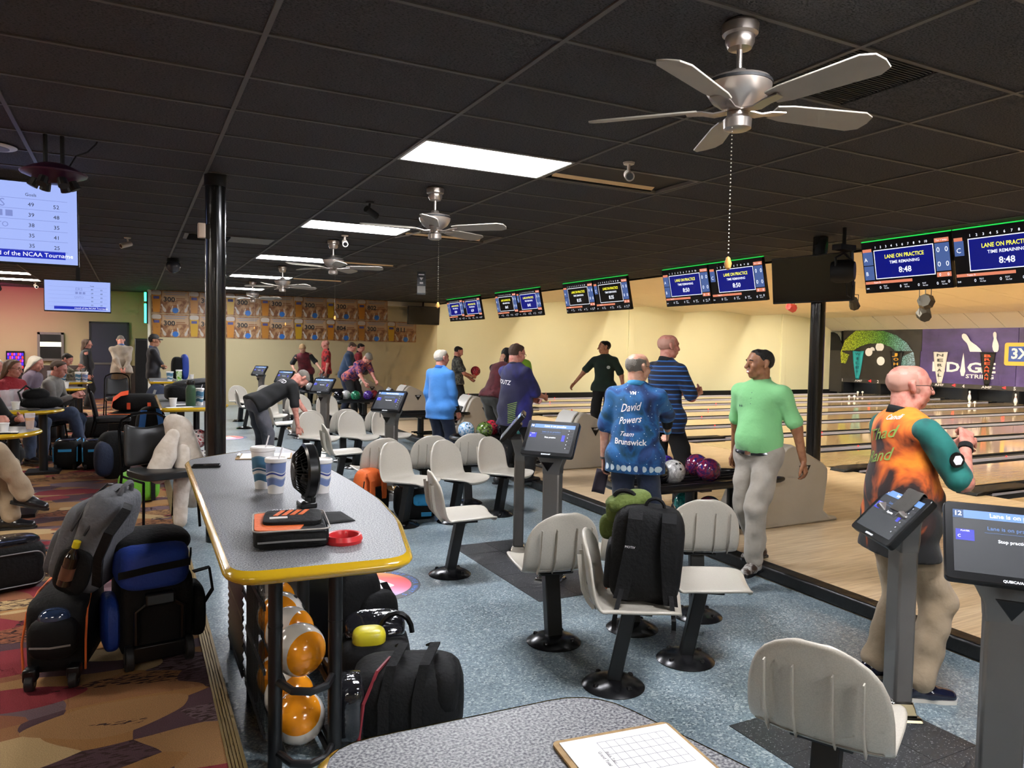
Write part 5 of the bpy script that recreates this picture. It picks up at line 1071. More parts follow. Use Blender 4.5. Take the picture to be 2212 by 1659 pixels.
m_eyew, m_iris, m_lip, m_teeth = mat('eye_white', '#e6e2dc', .3), mat('iris_dark', '#20140e', .2), mat('lip', '#a85c50', .5), mat('teeth', '#efe9df', .35)
def fab(n, c, c2=None, sc_=6, rough=.85): return mat('cloth_'+n, c, rough, bump=(28, .18), mix=((c2, sc_, .42, .6) if c2 else None), sheen=.15)
def person(label, loc, heading, h=1.75, girth=1., belly=0., lean=0., twist=0., crouch=0., side=0., py=0., head=(0, 0), hands=None, curl=(35, 35), feet=None, shirt=None, sleeve=.55, sleeve_m=None, hem=-.1, trousers=None, shoe=None, skin=None, hair=None, hairm=None, collar=None, glasses=False, seat_z=None, res=1., shortl=False, palm=None, elbow=None, fold=.006, group=None, face=False, sole=None, headfwd=0.):
    s = h/1.75; skin = skin or sk_pale
    t = thing('person', label, 'person', loc, R(heading-90), group)
    la = R(lean); sd = R(side)
    z0 = (.93*s-crouch) if seat_z is None else seat_z+.1*s
    Pv = V3(0, py, z0); u = nrm(V3(math.sin(sd), math.sin(la), math.cos(la))); fw = nrm(V3(0, math.cos(la), -math.sin(la))); rx = nrm(np.cross(fw, u)); tw = R(twist)
    rs = rotv(rx, u, tw); fs_ = rotv(fw, u, tw)
    hips = {q: Pv+rx*(.092*s*(-1 if q == 'L' else 1))-u*.03*s for q in 'LR'}
    shd = {q: Pv+u*.462*s+rs*(.178*s*(-1 if q == 'L' else 1)*(.75+.25*girth)) for q in 'LR'}
    Nb = Pv+u*.535*s; hy, hp = R(head[0]), R(head[1])
    uu = nrm(u*.6+V3(0, math.sin(la*.5), math.cos(la*.5))*.4+fs_*headfwd)
    Hc = Nb+uu*.145*s+fs_*.02*s
    hf = rotv(nrm(fs_*.999), uu, -hy); hr = nrm(np.cross(hf, uu)); hf = rotv(hf, hr, hp); hu = nrm(np.cross(hr, hf)); hr = nrm(np.cross(hf, hu))
    hd = lambda x, y, z: Hc+(hr*x+hf*y+hu*z)*s
    hands = hands or {}; feet = feet or {}
    B = []; hp_ = {}
    # torso under clothing
    B += [(Pv-u*.02*s, Pv+u*.4*s, .12*s*girth, .13*s*girth, (fw, 1.45)), (shd['L'], shd['R'], .055*s, .055*s, None), (Nb-u*.02*s, hd(0, -.02, -.06), .058*s*(.7+.3*girth), .055*s*(.75+.25*girth), None)]
    el = {}; wr = {}
    for q in 'LR':
        sg = -1 if q == 'L' else 1
        T_ = np.array(hands[q])*s if q in hands else shd[q]+V3(sg*.09, .06, -.53)*s
        hint = np.array(elbow[q]) if elbow and q in elbow else V3(sg*.5, -1, -.25); E_, W_ = ik(shd[q], T_, .285*s, .255*s, hint); el[q], wr[q] = E_, W_
        g2 = .8+.2*girth
        B += [(shd[q], E_, .05*s*g2, .041*s*g2, None), (E_, W_, .041*s*g2, .027*s, None)]
        d = nrm(W_-E_); pn = np.array(palm[q]) if palm and q in palm else V3(-sg, .2, -.1); pn = nrm(pn-d*(pn@d)); tv = V3(0, 1, .3)
        hp_[q] = hand_prims(W_, d, pn, tv, s, curl[0 if q == 'L' else 1])
    kn = {}; ank = {}; fy = {}
    for q in 'LR':
        sg = -1 if q == 'L' else 1
        fx = feet.get(q, (sg*.11, .0, 0., sg*8)); A_ = V3(fx[0], fx[1], fx[2]+.085)*s; A_[2] = fx[2]+.085*s
        K_, A2 = ik(hips[q], A_, .43*s, .42*s, V3(sg*.12, 1, .15)); kn[q], ank[q], fy[q] = K_, A2, R(fx[3])
        B += [(hips[q], K_, .08*s, .05*s, None), (K_, A2, .05*s, .035*s, None)]
    hb = .0125*res
    chunks = [(*surf(B, hb*1.25, .03*s), 0)]
    HP = [(hd(0, -.03, .035), hd(0, .022, .04), .079*s, .074*s, (hr, 1.07)), (hd(0, .03, .0), hd(0, .042, -.06), .064*s, .046*s, None), (hd(-.026, .03, -.068), hd(.026, .03, -.068), .036*s, .036*s, None), (hd(0, .06, -.088), hd(0, .064, -.088), .024*s, .024*s, None),
          (hd(0, .096, .02), hd(0, .117, -.026), .009*s, .0145*s, None), (hd(-.03, .084, .03), hd(.03, .084, .03), .016*s, .016*s, None), (hd(-.04, .068, -.018), hd(-.034, .066, -.034), .027*s, .027*s, None), (hd(.04, .068, -.018), hd(.034, .066, -.034), .027*s, .027*s, None),
          (hd(-.018, .09, -.06), hd(.018, .09, -.06), .0105*s, .0105*s, None), (Nb-u*.0*s, hd(0, -.02, -.055), .061*s*(.3+.7*girth), .056*s*(.3+.7*girth), None)]
    for sg in (-1, 1): HP += [(hd(sg*.08, -.012, .026), hd(sg*.08, -.002, -.022), .013*s, .01*s, None), (hd(sg*.087, -.02, .02), hd(sg*.086, -.014, -.008), .009*s, .007*s, None)]
    HS = HP[:3]
    chunks.append((*surf(HP, max(.0065, .0075*res), .018*s), 0))
    for q in 'LR': chunks.append((*surf(hp_[q]+[(wr[q]-(wr[q]-el[q])*.12, wr[q], .027*s, .025*s, None)], max(.0052, .0058*res), .007*s), 0))
    mesh_of('body', chunks, [skin], t)
    rng = np.random.RandomState(abs(hash(label)) % 9999 if False else sum(map(ord, label)) % 9999); ph = rng.rand(8)*6
    def folds(F, X, Y, Z):
        return F+fold*(np.sin(19*Z+11*X+ph[0])*np.sin(13*X-9*Y+ph[1])+.6*np.sin(31*Z-17*X+23*Y+ph[2])*np.sin(9*X+7*Z+ph[3]))
    # shirt
    if shirt:
        g = girth; hm = Pv+u*hem*s
        SP = [(hm, Pv+u*.16*s, .172*s*g, .165*s*g, (fw, 1.38)), (Pv+u*.16*s, Pv+u*.4*s, .165*s*g, .17*s*(.5+.5*g), (fs_, 1.42)), (shd['L']*.8+shd['R']*.2-u*.015*s, shd['R']*.8+shd['L']*.2-u*.015*s, .082*s*(.6+.4*g), .082*s*(.6+.4*g), (fs_, 1.1)), (Nb-u*.05*s, Nb-u*.0*s, .085*s, .066*s, None)]+[(Nb-u*.03*s, shd[q]-u*.01*s, .06*s, .058*s, None) for q in 'LR']
        if hem < -.04: SP += [(hips['L']+u*.01*s, hips['R']+u*.01*s, .142*s*(.6+.4*g), .142*s*(.6+.4*g), (fw, 1.06)), (hm+rx*.1*s*g, hm-rx*.1*s*g, .12*s*(.6+.4*g), .12*s*(.6+.4*g), None)]
        if belly: SP.append((Pv+u*.12*s+fw*.05*s*belly, Pv+u*.22*s+fw*.03*s*belly, .15*s*g, .13*s*g, None))
        LP = {}
        for q in 'LR':
            f = min(sleeve/.285*.285, 1.) if sleeve <= 1 else 1.
            e = shd[q]+(el[q]-shd[q])*min(1, f); pr = [(shd[q], e, .063*s*(.7+.3*g), (.066 if sleeve <= 1 else .054)*s*(.75+.25*g), None)]
            if sleeve > 1: pr.append((el[q], el[q]+(wr[q]-el[q])*min(1, sleeve-1), .053*s*(.75+.25*g), .04*s, None))
            LP[q] = pr
        if not sleeve_m: SP += LP['L']+LP['R']
        hcut = lambda F, X, Y, Z: np.maximum(folds(F, X, Y, Z), -((X-hm[0])*u[0]+(Y-hm[1])*u[1]+(Z-hm[2])*u[2]))
        so = mesh_of('shirt', [(*surf(SP, hb, .035*s, hcut), 0)], [shirt], t)
        if sleeve_m:
            for q in 'LR': mesh_of('sleeve', [(*surf(LP[q], hb, .03*s, lambda F, X, Y, Z: folds(folds(F, X, Y, Z), Z, X, Y)), 0)], [sleeve_m], t)
        if collar:
            cm = MB(); nn = 22; c0 = Nb+u*.004*s; 
            for k in range(nn):
                a = 2*math.pi*k/nn; rr = .067*s*(.75+.25*g); dz = .022*s*math.cos(a)
                for z_, r2 in ((-.022, 1.06), (.02, 1.), (.026, 1.04), (-.01, 1.2)):
                    cm.v.append(tuple(c0+(rs*math.sin(a)-fs_*math.cos(a))*rr*r2+u*(z_*s+dz)))
            cm.f = [(k*4+j, ((k+1) % nn)*4+j, ((k+1) % nn)*4+j+1, k*4+j+1) for k in range(nn) for j in range(3)]; cm.m = [0]*len(cm.f); cm.obj('collar', collar, t, solid=.005, ang=80)
    if trousers:
        g = .6+.4*girth
        TP = [(hips['L'], hips['R'], .115*s*g, .115*s*g, (fw, 1.08)), (Pv, Pv+u*.1*s, .15*s*girth, .148*s*girth, (fw, 1.4))]
        for q in 'LR':
            a2 = ank[q]+(kn[q]-ank[q])*.06; TP += [(hips[q], kn[q], .1*s*g, .084*s*(.7+.3*g), None), (kn[q], a2 if not shortl else kn[q]+(ank[q]-kn[q])*.2, .083*s*(.7+.3*g), .07*s, None)]
        mesh_of('trousers', [(*surf(TP, hb*1.1, .025*s, lambda F, X, Y, Z: folds(F, X, Y, Z)+.004*np.sin(44*Z+15*X+ph[6])*np.sin(26*Y+9*X+ph[7])), 0)], [trousers], t)
    if shoe:
        for q in 'LR':
            A_ = ank[q]; c, n_ = math.sin(-fy[q]), math.cos(-fy[q]); f = V3(-c if False else math.sin(fy[q]), math.cos(fy[q]), 0); zt = feet.get(q, (0, 0, 0, 0)); pit = R(zt[4]) if len(zt) > 4 else 0
            up = V3(0, 0, 1); r2 = np.cross(f, up); f2 = rotv(f, r2, pit); u2 = np.cross(r2, f2); G = A_-u2*.085*s
            L_ = lambda x, y, z: G+(r2*x+f2*y+u2*z)*s
            SPp = [(L_(0, -.045, .045), L_(0, .05, .045), .04*s, .043*s, None), (L_(0, .05, .04), L_(0, .15, .03), .043*s, .032*s, (r2, .85)), (L_(0, -.03, .06), L_(0, .0, .1), .042*s, .043*s, None)]
            flat = lambda F, X, Y, Z: np.maximum(F, -((X-G[0])*u2[0]+(Y-G[1])*u2[1]+(Z-G[2])*u2[2])+.016*s)
            so_ = mesh_of('shoe', [(*surf(SPp, max(.007, hb*.75), .02*s, flat), 0)], [shoe], t)
            mb = MB(); ol = [(-.036, -.085), (-.04, -.03), (-.037, .04), (-.046, .11), (-.036, .17), (0, .19), (.036, .17), (.046, .11), (.037, .04), (.04, -.03), (.036, -.085), (0, -.097)]
            mb.add([tuple(L_(x, y, z)) for z in (0, .02) for x, y in ol], [tuple(range(12))[::-1], tuple(range(12, 24))]+[(i, (i+1) % 12, 12+(i+1) % 12, 12+i) for i in range(12)]); mb.obj('sole', sole or m_rub, so_)
    if hair:
        hm_ = hairm; tk = .012*s
        def hfn(kind):
            def f(F, X, Y, Z):
                dx, dy, dz = X-Hc[0], Y-Hc[1], Z-Hc[2]; x = dx*hr[0]+dy*hr[1]+dz*hr[2]; y = dx*hf[0]+dy*hf[1]+dz*hf[2]; z = dx*hu[0]+dy*hu[1]+dz*hu[2]; x, y, z = x/s, y/s, z/s
                rough_ = .0025*np.sin(120*x+40*z)*np.sin(90*y-60*z); jag = .007*np.sin(75*x+30*z+ph[4])*np.sin(60*y+50*x+ph[5])
                if kind == 'short': c = np.maximum(y*.85-z*.75+.008, -z-.045+np.maximum(y, 0)*1.2)
                elif kind == 'crop': c = np.maximum(y*.8-z*.8+.012, -z-.03+np.maximum(y, -.02)*1.0)
                elif kind == 'fringe': c = np.maximum(np.maximum(z-.075, y-.03), -z-.045)
                elif kind == 'long': c = np.maximum(y*.9-z*.55-.01+.0*x, -z-.3)
                else: c = y
                return np.maximum(F-(tk/s*s)*.8*{'long': 1.1, 'crop': .45, 'fringe': .3}.get(kind, 1.)+rough_*s, (c+jag)*s)
            return f
        base = HS[:1]+[HP[1]] if hair != 'long' else HS[:1]+[(hd(0, -.045, .02), hd(0, -.07, -.12), .075*s, .07*s, (hf, 1.3)), (hd(-.066, .0, .03), hd(-.09, .0, -.2), .03*s, .042*s, None), (hd(.066, .0, .03), hd(.09, .0, -.2), .03*s, .042*s, None), (hd(0, -.07, -.12), hd(0, -.085, -.2), .07*s, .055*s, (hf, 1.5))]
        mesh_of('hair', [(*surf(base, max(.007, .0085*res), .02*s, hfn(hair), pad=.12), 0)], [hm_], t)
    if glasses:
        gm = MB()
        for sg in (-1, 1):
            gm.tube([tuple(hd(sg*.034+.024*math.cos(a), .104, .006+.017*math.sin(a))) for a in [2*math.pi*k/14 for k in range(14)]], .0018*s, 5, True); gm.tube([tuple(hd(sg*.058, .1, .01)), tuple(hd(sg*.082, .06, .014)), tuple(hd(sg*.085, -.02, .014))], .0018*s, 5)
        gm.tube([tuple(hd(-.01, .106, .01)), tuple(hd(.01, .106, .01))], .002*s, 5); gm.obj('glasses', mat('spectacle_frame', '#26262a', .3, .4), t)
    if face:
        for sg in (-1, 1):
            e = MB().sph(tuple(hd(sg*.031, .083, .008)), .0095*s, 12, 8).obj('eye', m_eyew, t); MB().sph(tuple(hd(sg*.031, .0905, .0075)), .0048*s, 10, 6).obj('iris', m_iris, e)
            MB().tube([tuple(hd(sg*.014, .1, .027)), tuple(hd(sg*.032, .102, .032)), tuple(hd(sg*.05, .09, .026))], .004*s, 6).obj('eyebrow', hairm or m_iris, t)
        if face == 'smile':
            MB().strip([tuple(hd(-.026, .089, -.05)), tuple(hd(-.012, .1, -.058)), tuple(hd(.012, .1, -.058)), tuple(hd(.026, .089, -.05))], tuple(hu*.0065*s), .003).obj('teeth', m_teeth, t)
            for z1, z2 in ((-.042, -.05), (-.058, -.068)): MB().tube([tuple(hd(-.03, .084, z1)), tuple(hd(-.012, .1, z2)), tuple(hd(.012, .1, z2)), tuple(hd(.03, .084, z1))], .004*s, 6).obj('lip', m_lip, t)
        else: MB().tube([tuple(hd(-.024, .089, -.058)), tuple(hd(0, .1005, -.06)), tuple(hd(.024, .089, -.058))], .0042*s, 6).obj('lip', m_lip, t)
    t_info = dict(t=t, Pv=Pv, u=u, fw=fw, rx=rx, Hc=Hc, hd=hd, wr=wr, el=el, shd=shd, s=s, hu=hu, hf=hf, hr=hr)
    return t_info
def on_cloth(info, words, part='shirt', side=-1, mat_=None, name='lettering', off=.004):
    """words: (text, x, z, size, shear, bold, rot, width) laid on the cloth; side -1 = back, +1 = front"""
    t = info['t']; so = [c for c in t.children if c.name.startswith(part)]
    me = so[0].data; bv = BVHTree.FromPolygons([v.co for v in me.vertices], [tuple(p.vertices) for p in me.polygons]); fwv = Vector(info['fw']); rx = Vector(info['rx']); uv = Vector(info['u']); P0 = Vector(info['Pv'])
    mb = MB()
    for (tx_, x, z, size, sh, bo, ro, wd) in words:
        if isinstance(tx_, str): v, f = text_mesh(tx_, bo, sh)
        else: v, f = tx_
        if not len(v): continue
        sx = wd/max(1e-6, np.ptp(v[:, 0])) if wd else size; n0 = len(mb.v); c, s_ = math.cos(R(ro)), math.sin(R(ro))
        for p in v:
            a, b = p[0]*sx, p[1]*size; a, b = a*c-b*s_, a*s_+b*c; a *= -side
            o = P0+rx*(x*-side*-1 if side > 0 else x)+rx*(a)+uv*(z+b)+fwv*side*1.
            hit = bv.ray_cast(o, -fwv*side)
            q = (hit[0]+fwv*side*off) if hit[0] else o-fwv*side*.86
            mb.v.append(tuple(q))
        mb.f += [tuple(n0+i for i in fc) for fc in f]; mb.m += [0]*len(f)
    return mb.obj(name, mat_, t, smooth=False)
# ------------------------------------------------------------------ people in the bowling area
def w2l(loc, heading, P, s):
    a = R(heading-90); d = Vector(P)-Vector(loc); return tuple(v/s for v in (d.x*math.cos(a)+d.y*math.sin(a), -d.x*math.sin(a)+d.y*math.cos(a), d.z))
def nebula(name, stops, scale, dots=None, dist=1.2, rot=(0, 0, 0), stretch=(1, 1, 1), zg=None):
    m = mat(name, stops[0][1], .8, sheen=.1); nt, b, L = nodes_of(m); tc = N(nt, 'ShaderNodeTexCoord'); mp = N(nt, 'ShaderNodeMapping'); mp.inputs['Scale'].default_value = stretch; mp.inputs['Rotation'].default_value = rot; L(tc.outputs['Object'], mp.inputs[0])
    no = N(nt, 'ShaderNodeTexNoise', i_Scale=scale, i_Detail=4., i_Distortion=dist); L(mp.outputs[0], no.inputs['Vector']); cr = ramp(nt, stops); fac = no.outputs['Fac']
    if zg:
        sz = N(nt, 'ShaderNodeSeparateXYZ'); L(tc.outputs['Object'], sz.inputs[0]); q1 = N(nt, 'ShaderNodeMath', operation='MULTIPLY_ADD'); q1.inputs[1].default_value = zg[1]; q1.inputs[2].default_value = -zg[0]*zg[1]; L(sz.outputs[2], q1.inputs[0]); q2 = N(nt, 'ShaderNodeMath', operation='ADD'); L(q1.outputs[0], q2.inputs[0]); L(fac, q2.inputs[1]); fac = q2.outputs[0]
    L(fac, cr.inputs[0]); out = cr.outputs[0]
    if dots:
        vo = N(nt, 'ShaderNodeTexVoronoi', i_Scale=dots); L(tc.outputs['Object'], vo.inputs['Vector']); lt = N(nt, 'ShaderNodeMath', operation='LESS_THAN'); lt.inputs[1].default_value = .1; L(vo.outputs['Distance'], lt.inputs[0])
        mx = N(nt, 'ShaderNodeMix', data_type='RGBA'); L(lt.outputs[0], mx.inputs[0]); L(out, mx.inputs[6]); mx.inputs[7].default_value = lin('#cfe0f0'); out = mx.outputs[2]
    L(out, b.inputs['Base Color']); bp = N(nt, 'ShaderNodeBump', i_Strength=.15, i_Distance=.01); n2 = N(nt, 'ShaderNodeTexNoise', i_Scale=26.); L(tc.outputs['Object'], n2.inputs['Vector']); L(n2.outputs['Fac'], bp.inputs['Height']); L(bp.outputs[0], b.inputs['Normal']); return m
m_khaki = fab('khaki', '#a8947a', '#9a866c'); m_navyp = fab('navy', '#232c44', '#1c2438'); m_blkp = fab('black', '#161619', '#1f1f22'); m_grykh = fab('grey_khaki', '#a29a8f', '#938b80'); m_gryp = fab('grey_pants', '#56555c', '#4a4950'); m_grnp = fab('olive_pants', '#3a3b36', '#323330')
m_shb = mat('shoe_black', '#141417', .3, coat=.3); m_shn = mat('shoe_navy_gloss', '#14182c', .15, coat=.6); m_shw = mat('shoe_grey_white', '#a8a49e', .5, mix=('#3a2a22', 14, .45, .55)); m_solew = mat('sole_white', '#cfcabf', .6)
h_gry, h_brn, h_blk, h_wht, h_dk = mat('hair_grey', '#7d766c', .7, bump=(160, .6)), mat('hair_brown', '#4a3424', .65, bump=(160, .6)), mat('hair_black', '#15110f', .5, bump=(160, .6)), mat('hair_white', '#c9c1b2', .7, bump=(160, .6)), mat('hair_dark', '#2a211c', .6, bump=(160, .6)); h_bld = mat('hair_blond', '#9a7a50', .6, bump=(160, .6)); h_stub = mat('hair_stubble', '#bb8c7b', .7)
m_orange_neb = nebula('shirt_orange_nebula', [(.34, '#0c0b0c'), (.44, '#2c1410'), (.52, '#c85a18'), (.62, '#f08a20'), (.72, '#e07818'), (.8, '#3a1a10')], 3.4, None, 1.8, stretch=(1, 1, .6), zg=(1.12, .45))
m_galaxy = nebula('shirt_blue_galaxy', [(.3, '#0e1c3e'), (.42, '#15386e'), (.52, '#1f5f98'), (.6, '#17507a'), (.7, '#123a4c')], 5., 30., 1.)
m_teal_sl = nebula('sleeve_teal', [(.3, '#08211f'), (.48, '#12675f'), (.7, '#1c7f74')], 3.5, None, .8)
P = person('bald man in an orange and black printed shirt and khaki trousers, back to the camera', (2.87, -.6, 0), -22, h=1.66, girth=1.22, belly=.5, head=(12, 0), hands={'R': (.15, .24, 1.33), 'L': (-.02, .27, 1.28)}, feet={'R': (.13, .06, 0, 12), 'L': (-.14, -.02, 0, -10)}, shirt=m_orange_neb, sleeve=.9, sleeve_m=m_teal_sl, hem=-.19, trousers=m_khaki, shoe=m_shn, skin=sk_pink, hair='fringe', hairm=h_stub, collar=m_blkp, glasses=True, res=.85, sole=m_solew, curl=(45, 45))
on_cloth(P, [('Thad', .0, .41, .08, .5, .004, 14, .19), ('Rand', .0, .3, .085, .5, .004, 14, .19)], mat_=mat('print_lime', '#86a04a', .6))
on_cloth(P, [('Candi', .05, .5, .035, .4, .01, 8, .08)], mat_=m_wh)
q = P['shd']['R']*.5+P['el']['R']*.5; rx_ = P['rx']; MB().lathe([(0, .004), (.034, .003), (.036, -.004)], n=24, T=frame(tuple(q+rx_*.086+V3(0, .0, .0)), (0, 1, .1), (0, -.1, 1)) ).obj('sleeve_emblem', m_cb, P['t']); MB().lathe([(0, .0055), (.024, .0045)], n=6, T=frame(tuple(q+rx_*.087), (0, 1, .1), (0, -.1, 1))).obj('emblem_star', m_wh, P['t'])
MB().cyl(tuple(P['wr']['R']-(P['wr']['R']-P['el']['R'])*.16), tuple(P['wr']['R']-(P['wr']['R']-P['el']['R'])*.02), .034, .031, 18).obj('wristband', m_blkp, P['t'])
# green shirted man
m_mint = fab('mint', '#7fc080')
P = person('smiling man in a mint green polo walking past the ball return', (3.56, 1.02, .095), 192, h=1.64, girth=1.1, belly=.5, head=(28, 2), hands={'L': (-.33, -.1, .86), 'R': (.3, -.12, .88)}, feet={'L': (-.08, .14, 0, -6), 'R': (.1, -.2, .02, 8)}, elbow={'L': (-1, -.8, 0), 'R': (1, -1, 0)}, shirt=m_mint, sleeve=.8, hem=-.015, trousers=m_grykh, shoe=m_shw, skin=sk_tan, hair='crop', hairm=h_blk, collar=m_mint, res=.85, face='smile', sole=m_shb)
c0 = P['Pv']-P['u']*.005; MB().tube([tuple(c0+P['rx']*.166*math.cos(a)+P['fw']*.128*math.sin(a)) for a in [2*math.pi*k/24 for k in range(24)]], .017, 8, True).obj('belt', m_shb, P['t']); MB().box(tuple(c0+P['fw']*.14), (.05, .012, .034)).obj('buckle', m_chr, P['t'], bevel=.004)
on_cloth(P, [('H', .1, .33, .022, 0, .02, 0, .035), ('.', 0, .36, .03, 0, .03, 0, .008), ('.', 0, .4, .03, 0, .03, 0, .008), ('.', 0, .44, .03, 0, .03, 0, .008)], side=1, mat_=mat('print_slate', '#3a4a4c', .6), name='chest_print')
# galaxy shirt man
L0 = (2.9, 1.64, 0); hh = 1.69
P = person('grey haired man in a blue galaxy print shirt, back to the camera', L0, 40, h=hh, girth=1.14, belly=.3, head=(32, 0), hands={'R': w2l(L0, 40, (3.6, 2.02, .76), hh/1.75), 'L': (-.29, .05, .72)}, elbow={'R': (1, -.6, .2), 'L': (-1, -.5, 0)}, shirt=m_galaxy, sleeve=.9, hem=-.15, trousers=m_navyp, shoe=m_shb, skin=sk_pale, hair='fringe', hairm=h_gry, collar=fab('sky', '#3f9ad0'), glasses=True, res=.85)
on_cloth(P, [('David', -.02, .36, .085, .5, .01, 8, .17), ('Powers', -.02, .265, .075, .5, .01, 8, .18), ('Team', -.04, .16, .05, .5, .004, 0, .11), ('Brunswick', -.01, .1, .062, 0, .02, 0, .25), ('VM', .0, .47, .035, 0, .03, 0, .05)], mat_=m_wh)
mn = MB(); seg = []
for k, ph_ in enumerate((.3, .55, .8, 1., -.8, -.5, .45, .7, 1.)):
    v = [(math.cos(a)*.024*(1 if math.cos(a)*ph_ > 0 or abs(ph_) == 1 else .35), math.sin(a)*.024, 0) for a in [2*math.pi*i/14 for i in range(14)]]; seg.append(((np.array(v), [tuple(range(14))]), -.2+.05*k, -.1, 1, 0, 0, 0, None))
on_cloth(P, seg, mat_=mat('print_pale', '#b8c8d0', .6), name='moon_print', off=.006)
E_, W_ = P['el']['R'], P['wr']['R']; MB().cyl(tuple(E_*.9+P['shd']['R']*.1), tuple(E_*.45+W_*.55), .052, .043, 18).obj('elbow_sleeve', m_blkp, P['t']); MB().cyl(tuple(E_*.15+W_*.85), tuple(E_*.02+W_*.98), .031, .03, 16).obj('wristband', fab('sky', '#3f9ad0'), P['t'])
E_, W_ = P['el']['L'], P['wr']['L']; MB().cyl(tuple(E_*.08+W_*.92), tuple(E_*.02+W_*.98), .03, .03, 16).obj('wristwatch', m_gun, P['t'])
pw = P['t'].matrix_basis @ Vector(W_+nrm(W_-E_)*.09)
mb = MB(); mb.grid(lambda u, v: (-.05+.1*u, .012*math.sin(u*5)*v, -.19*v), 6, 6); o = mb.obj('grip_sack', mat('dark_plum_cloth', '#221a26', .8), solid=.008); o.location = pw; o.rotation_euler = (0, R(12), R(-20)); tag(o, 'dark cloth grip sack hanging from the galaxy shirt man\'s left hand', 'grip sack')
# striped shirt man
m_str = mat('shirt_blue_stripes', '#1d4f9c', .8, sheen=.1); nt, b, L = nodes_of(m_str); tc = N(nt, 'ShaderNodeTexCoord'); wv = N(nt, 'ShaderNodeTexWave', bands_direction='Z', i_Scale=3.4, i_Distortion=.6); L(tc.outputs['Object'], wv.inputs['Vector']); cr = ramp(nt, [(.2, '#0b0f1e'), (.45, '#143a78'), (.6, '#2f78c8'), (.8, '#0e1d40')]); L(wv.outputs['Fac'], cr.inputs[0]); L(cr.outputs[0], b.inputs['Base Color'])
person('tall close-cropped man in a blue striped shirt facing the lanes', (4.2, 2.9, ZA), 8, h=1.79, girth=1.05, head=(18, 0), hands={'R': (.16, .3, 1.17), 'L': (-.1, .32, 1.15)}, shirt=m_str, sleeve=.9, hem=-.15, trousers=m_blkp, shoe=m_shb, skin=sk_pink, hair='fringe', hairm=h_stub, collar=m_blkp, res=1., curl=(60, 60), feet={'R': (.12, .1, 0, 6), 'L': (-.12, -.1, 0, -6)}, sole=m_solew)
# dark green shirt bowler
P = person('bowler in a dark green shirt walking back from the foul line', (7.0, 8.1, ZA), 222, h=1.8, girth=1.02, head=(62, 0), hands={'R': (.5, .12, .98), 'L': (-.36, .05, .9)}, shirt=fab('bottle_green', '#0f2a20', '#0b2019'), sleeve=.8, hem=-.08, trousers=m_blkp, shoe=m_shb, skin=sk_mid, hair='crop', hairm=h_blk, collar=fab('bottle_green', '#0f2a20'), res=1.25)
on_cloth(P, [((np.array([(math.cos(a)*.03, math.sin(a)*.03, 0) for a in [2*math.pi*i/12 for i in range(12)]]), [tuple(range(12))]), -.1, .35, 1, 0, 0, 0, None)], side=1, mat_=mat('print_pale', '#b8c8d0', .6), name='chest_badge')
# navy and purple shirt man
m_foutz = nebula('shirt_navy_violet', [(.3, '#141233'), (.5, '#1a1845'), (.6, '#2a2a80'), (.72, '#2b2f92')], 1.6, None, .4, stretch=(1, 1, .8))
P = person('heavy man with glasses in a navy and violet shirt by the second rack', (3.58, 4.98, ZA*.5), 18, h=1.72, girth=1.34, belly=.8, head=(12, -12), hands={'R': (.18, .34, 1.08), 'L': (-.06, .36, 1.05)}, feet={'R': (.14, .12, .02, 10), 'L': (-.14, -.12, 0, -8)}, shirt=m_foutz, sleeve=.95, hem=-.2, trousers=m_blkp, shoe=m_shb, skin=sk_pink, hair='short', hairm=h_brn, collar=m_navyp, glasses=True, res=1.1)
on_cloth(P, [('FOUTZ', -.06, .33, .075, .2, .015, -4, .24)], mat_=m_wh)
st = [(np.array([(-.05, 0, 0), (.06, .035, 0), (.06, .043, 0), (-.05, .008, 0)]), [(0, 1, 2, 3)])]
on_cloth(P, [(st[0], .1, -.16+.022*k, 1, 0, 0, 0, None) for k in range(11)], mat_=mat('print_lime', '#86b04a', .6), name='lime_stripes', off=.012)
P = person('person with long dark hair in a maroon shirt leaning forward', (4.3, 6.95, ZA), 22, h=1.7, girth=1.02, lean=26, py=-.1, head=(0, -25), hands={'R': (.14, .5, .98), 'L': (-.1, .5, .95)}, shirt=fab('maroon', '#5a1620', '#481018', 9), sleeve=.8, sleeve_m=m_blkp, hem=-.06, trousers=m_grnp, shoe=m_shb, skin=sk_mid, hair='short', hairm=h_blk, res=1.3)
hd = P['hd']; q0 = hd(0, -.05, .03); mesh_of('long_hair', [(*surf([(q0, q0+V3(0, -.05, -.12), .068, .066, (V3(0, 1, 0), 1.3)), (q0+V3(0, -.05, -.12), q0+V3(0, -.1, -.24), .066, .045, (V3(0, 1, 0), 1.5))], .011, .02), 0)], [h_blk], P['t'])
person('bald man in a lime green shirt hidden behind the navy shirt', (4.95, 7.6, ZA), 250, h=1.72, girth=1.05, shirt=fab('lime', '#7fae2a', '#6f9a24'), trousers=m_blkp, shoe=m_shb, skin=sk_pink, collar=m_blkp, res=1.5, head=(10, -10))
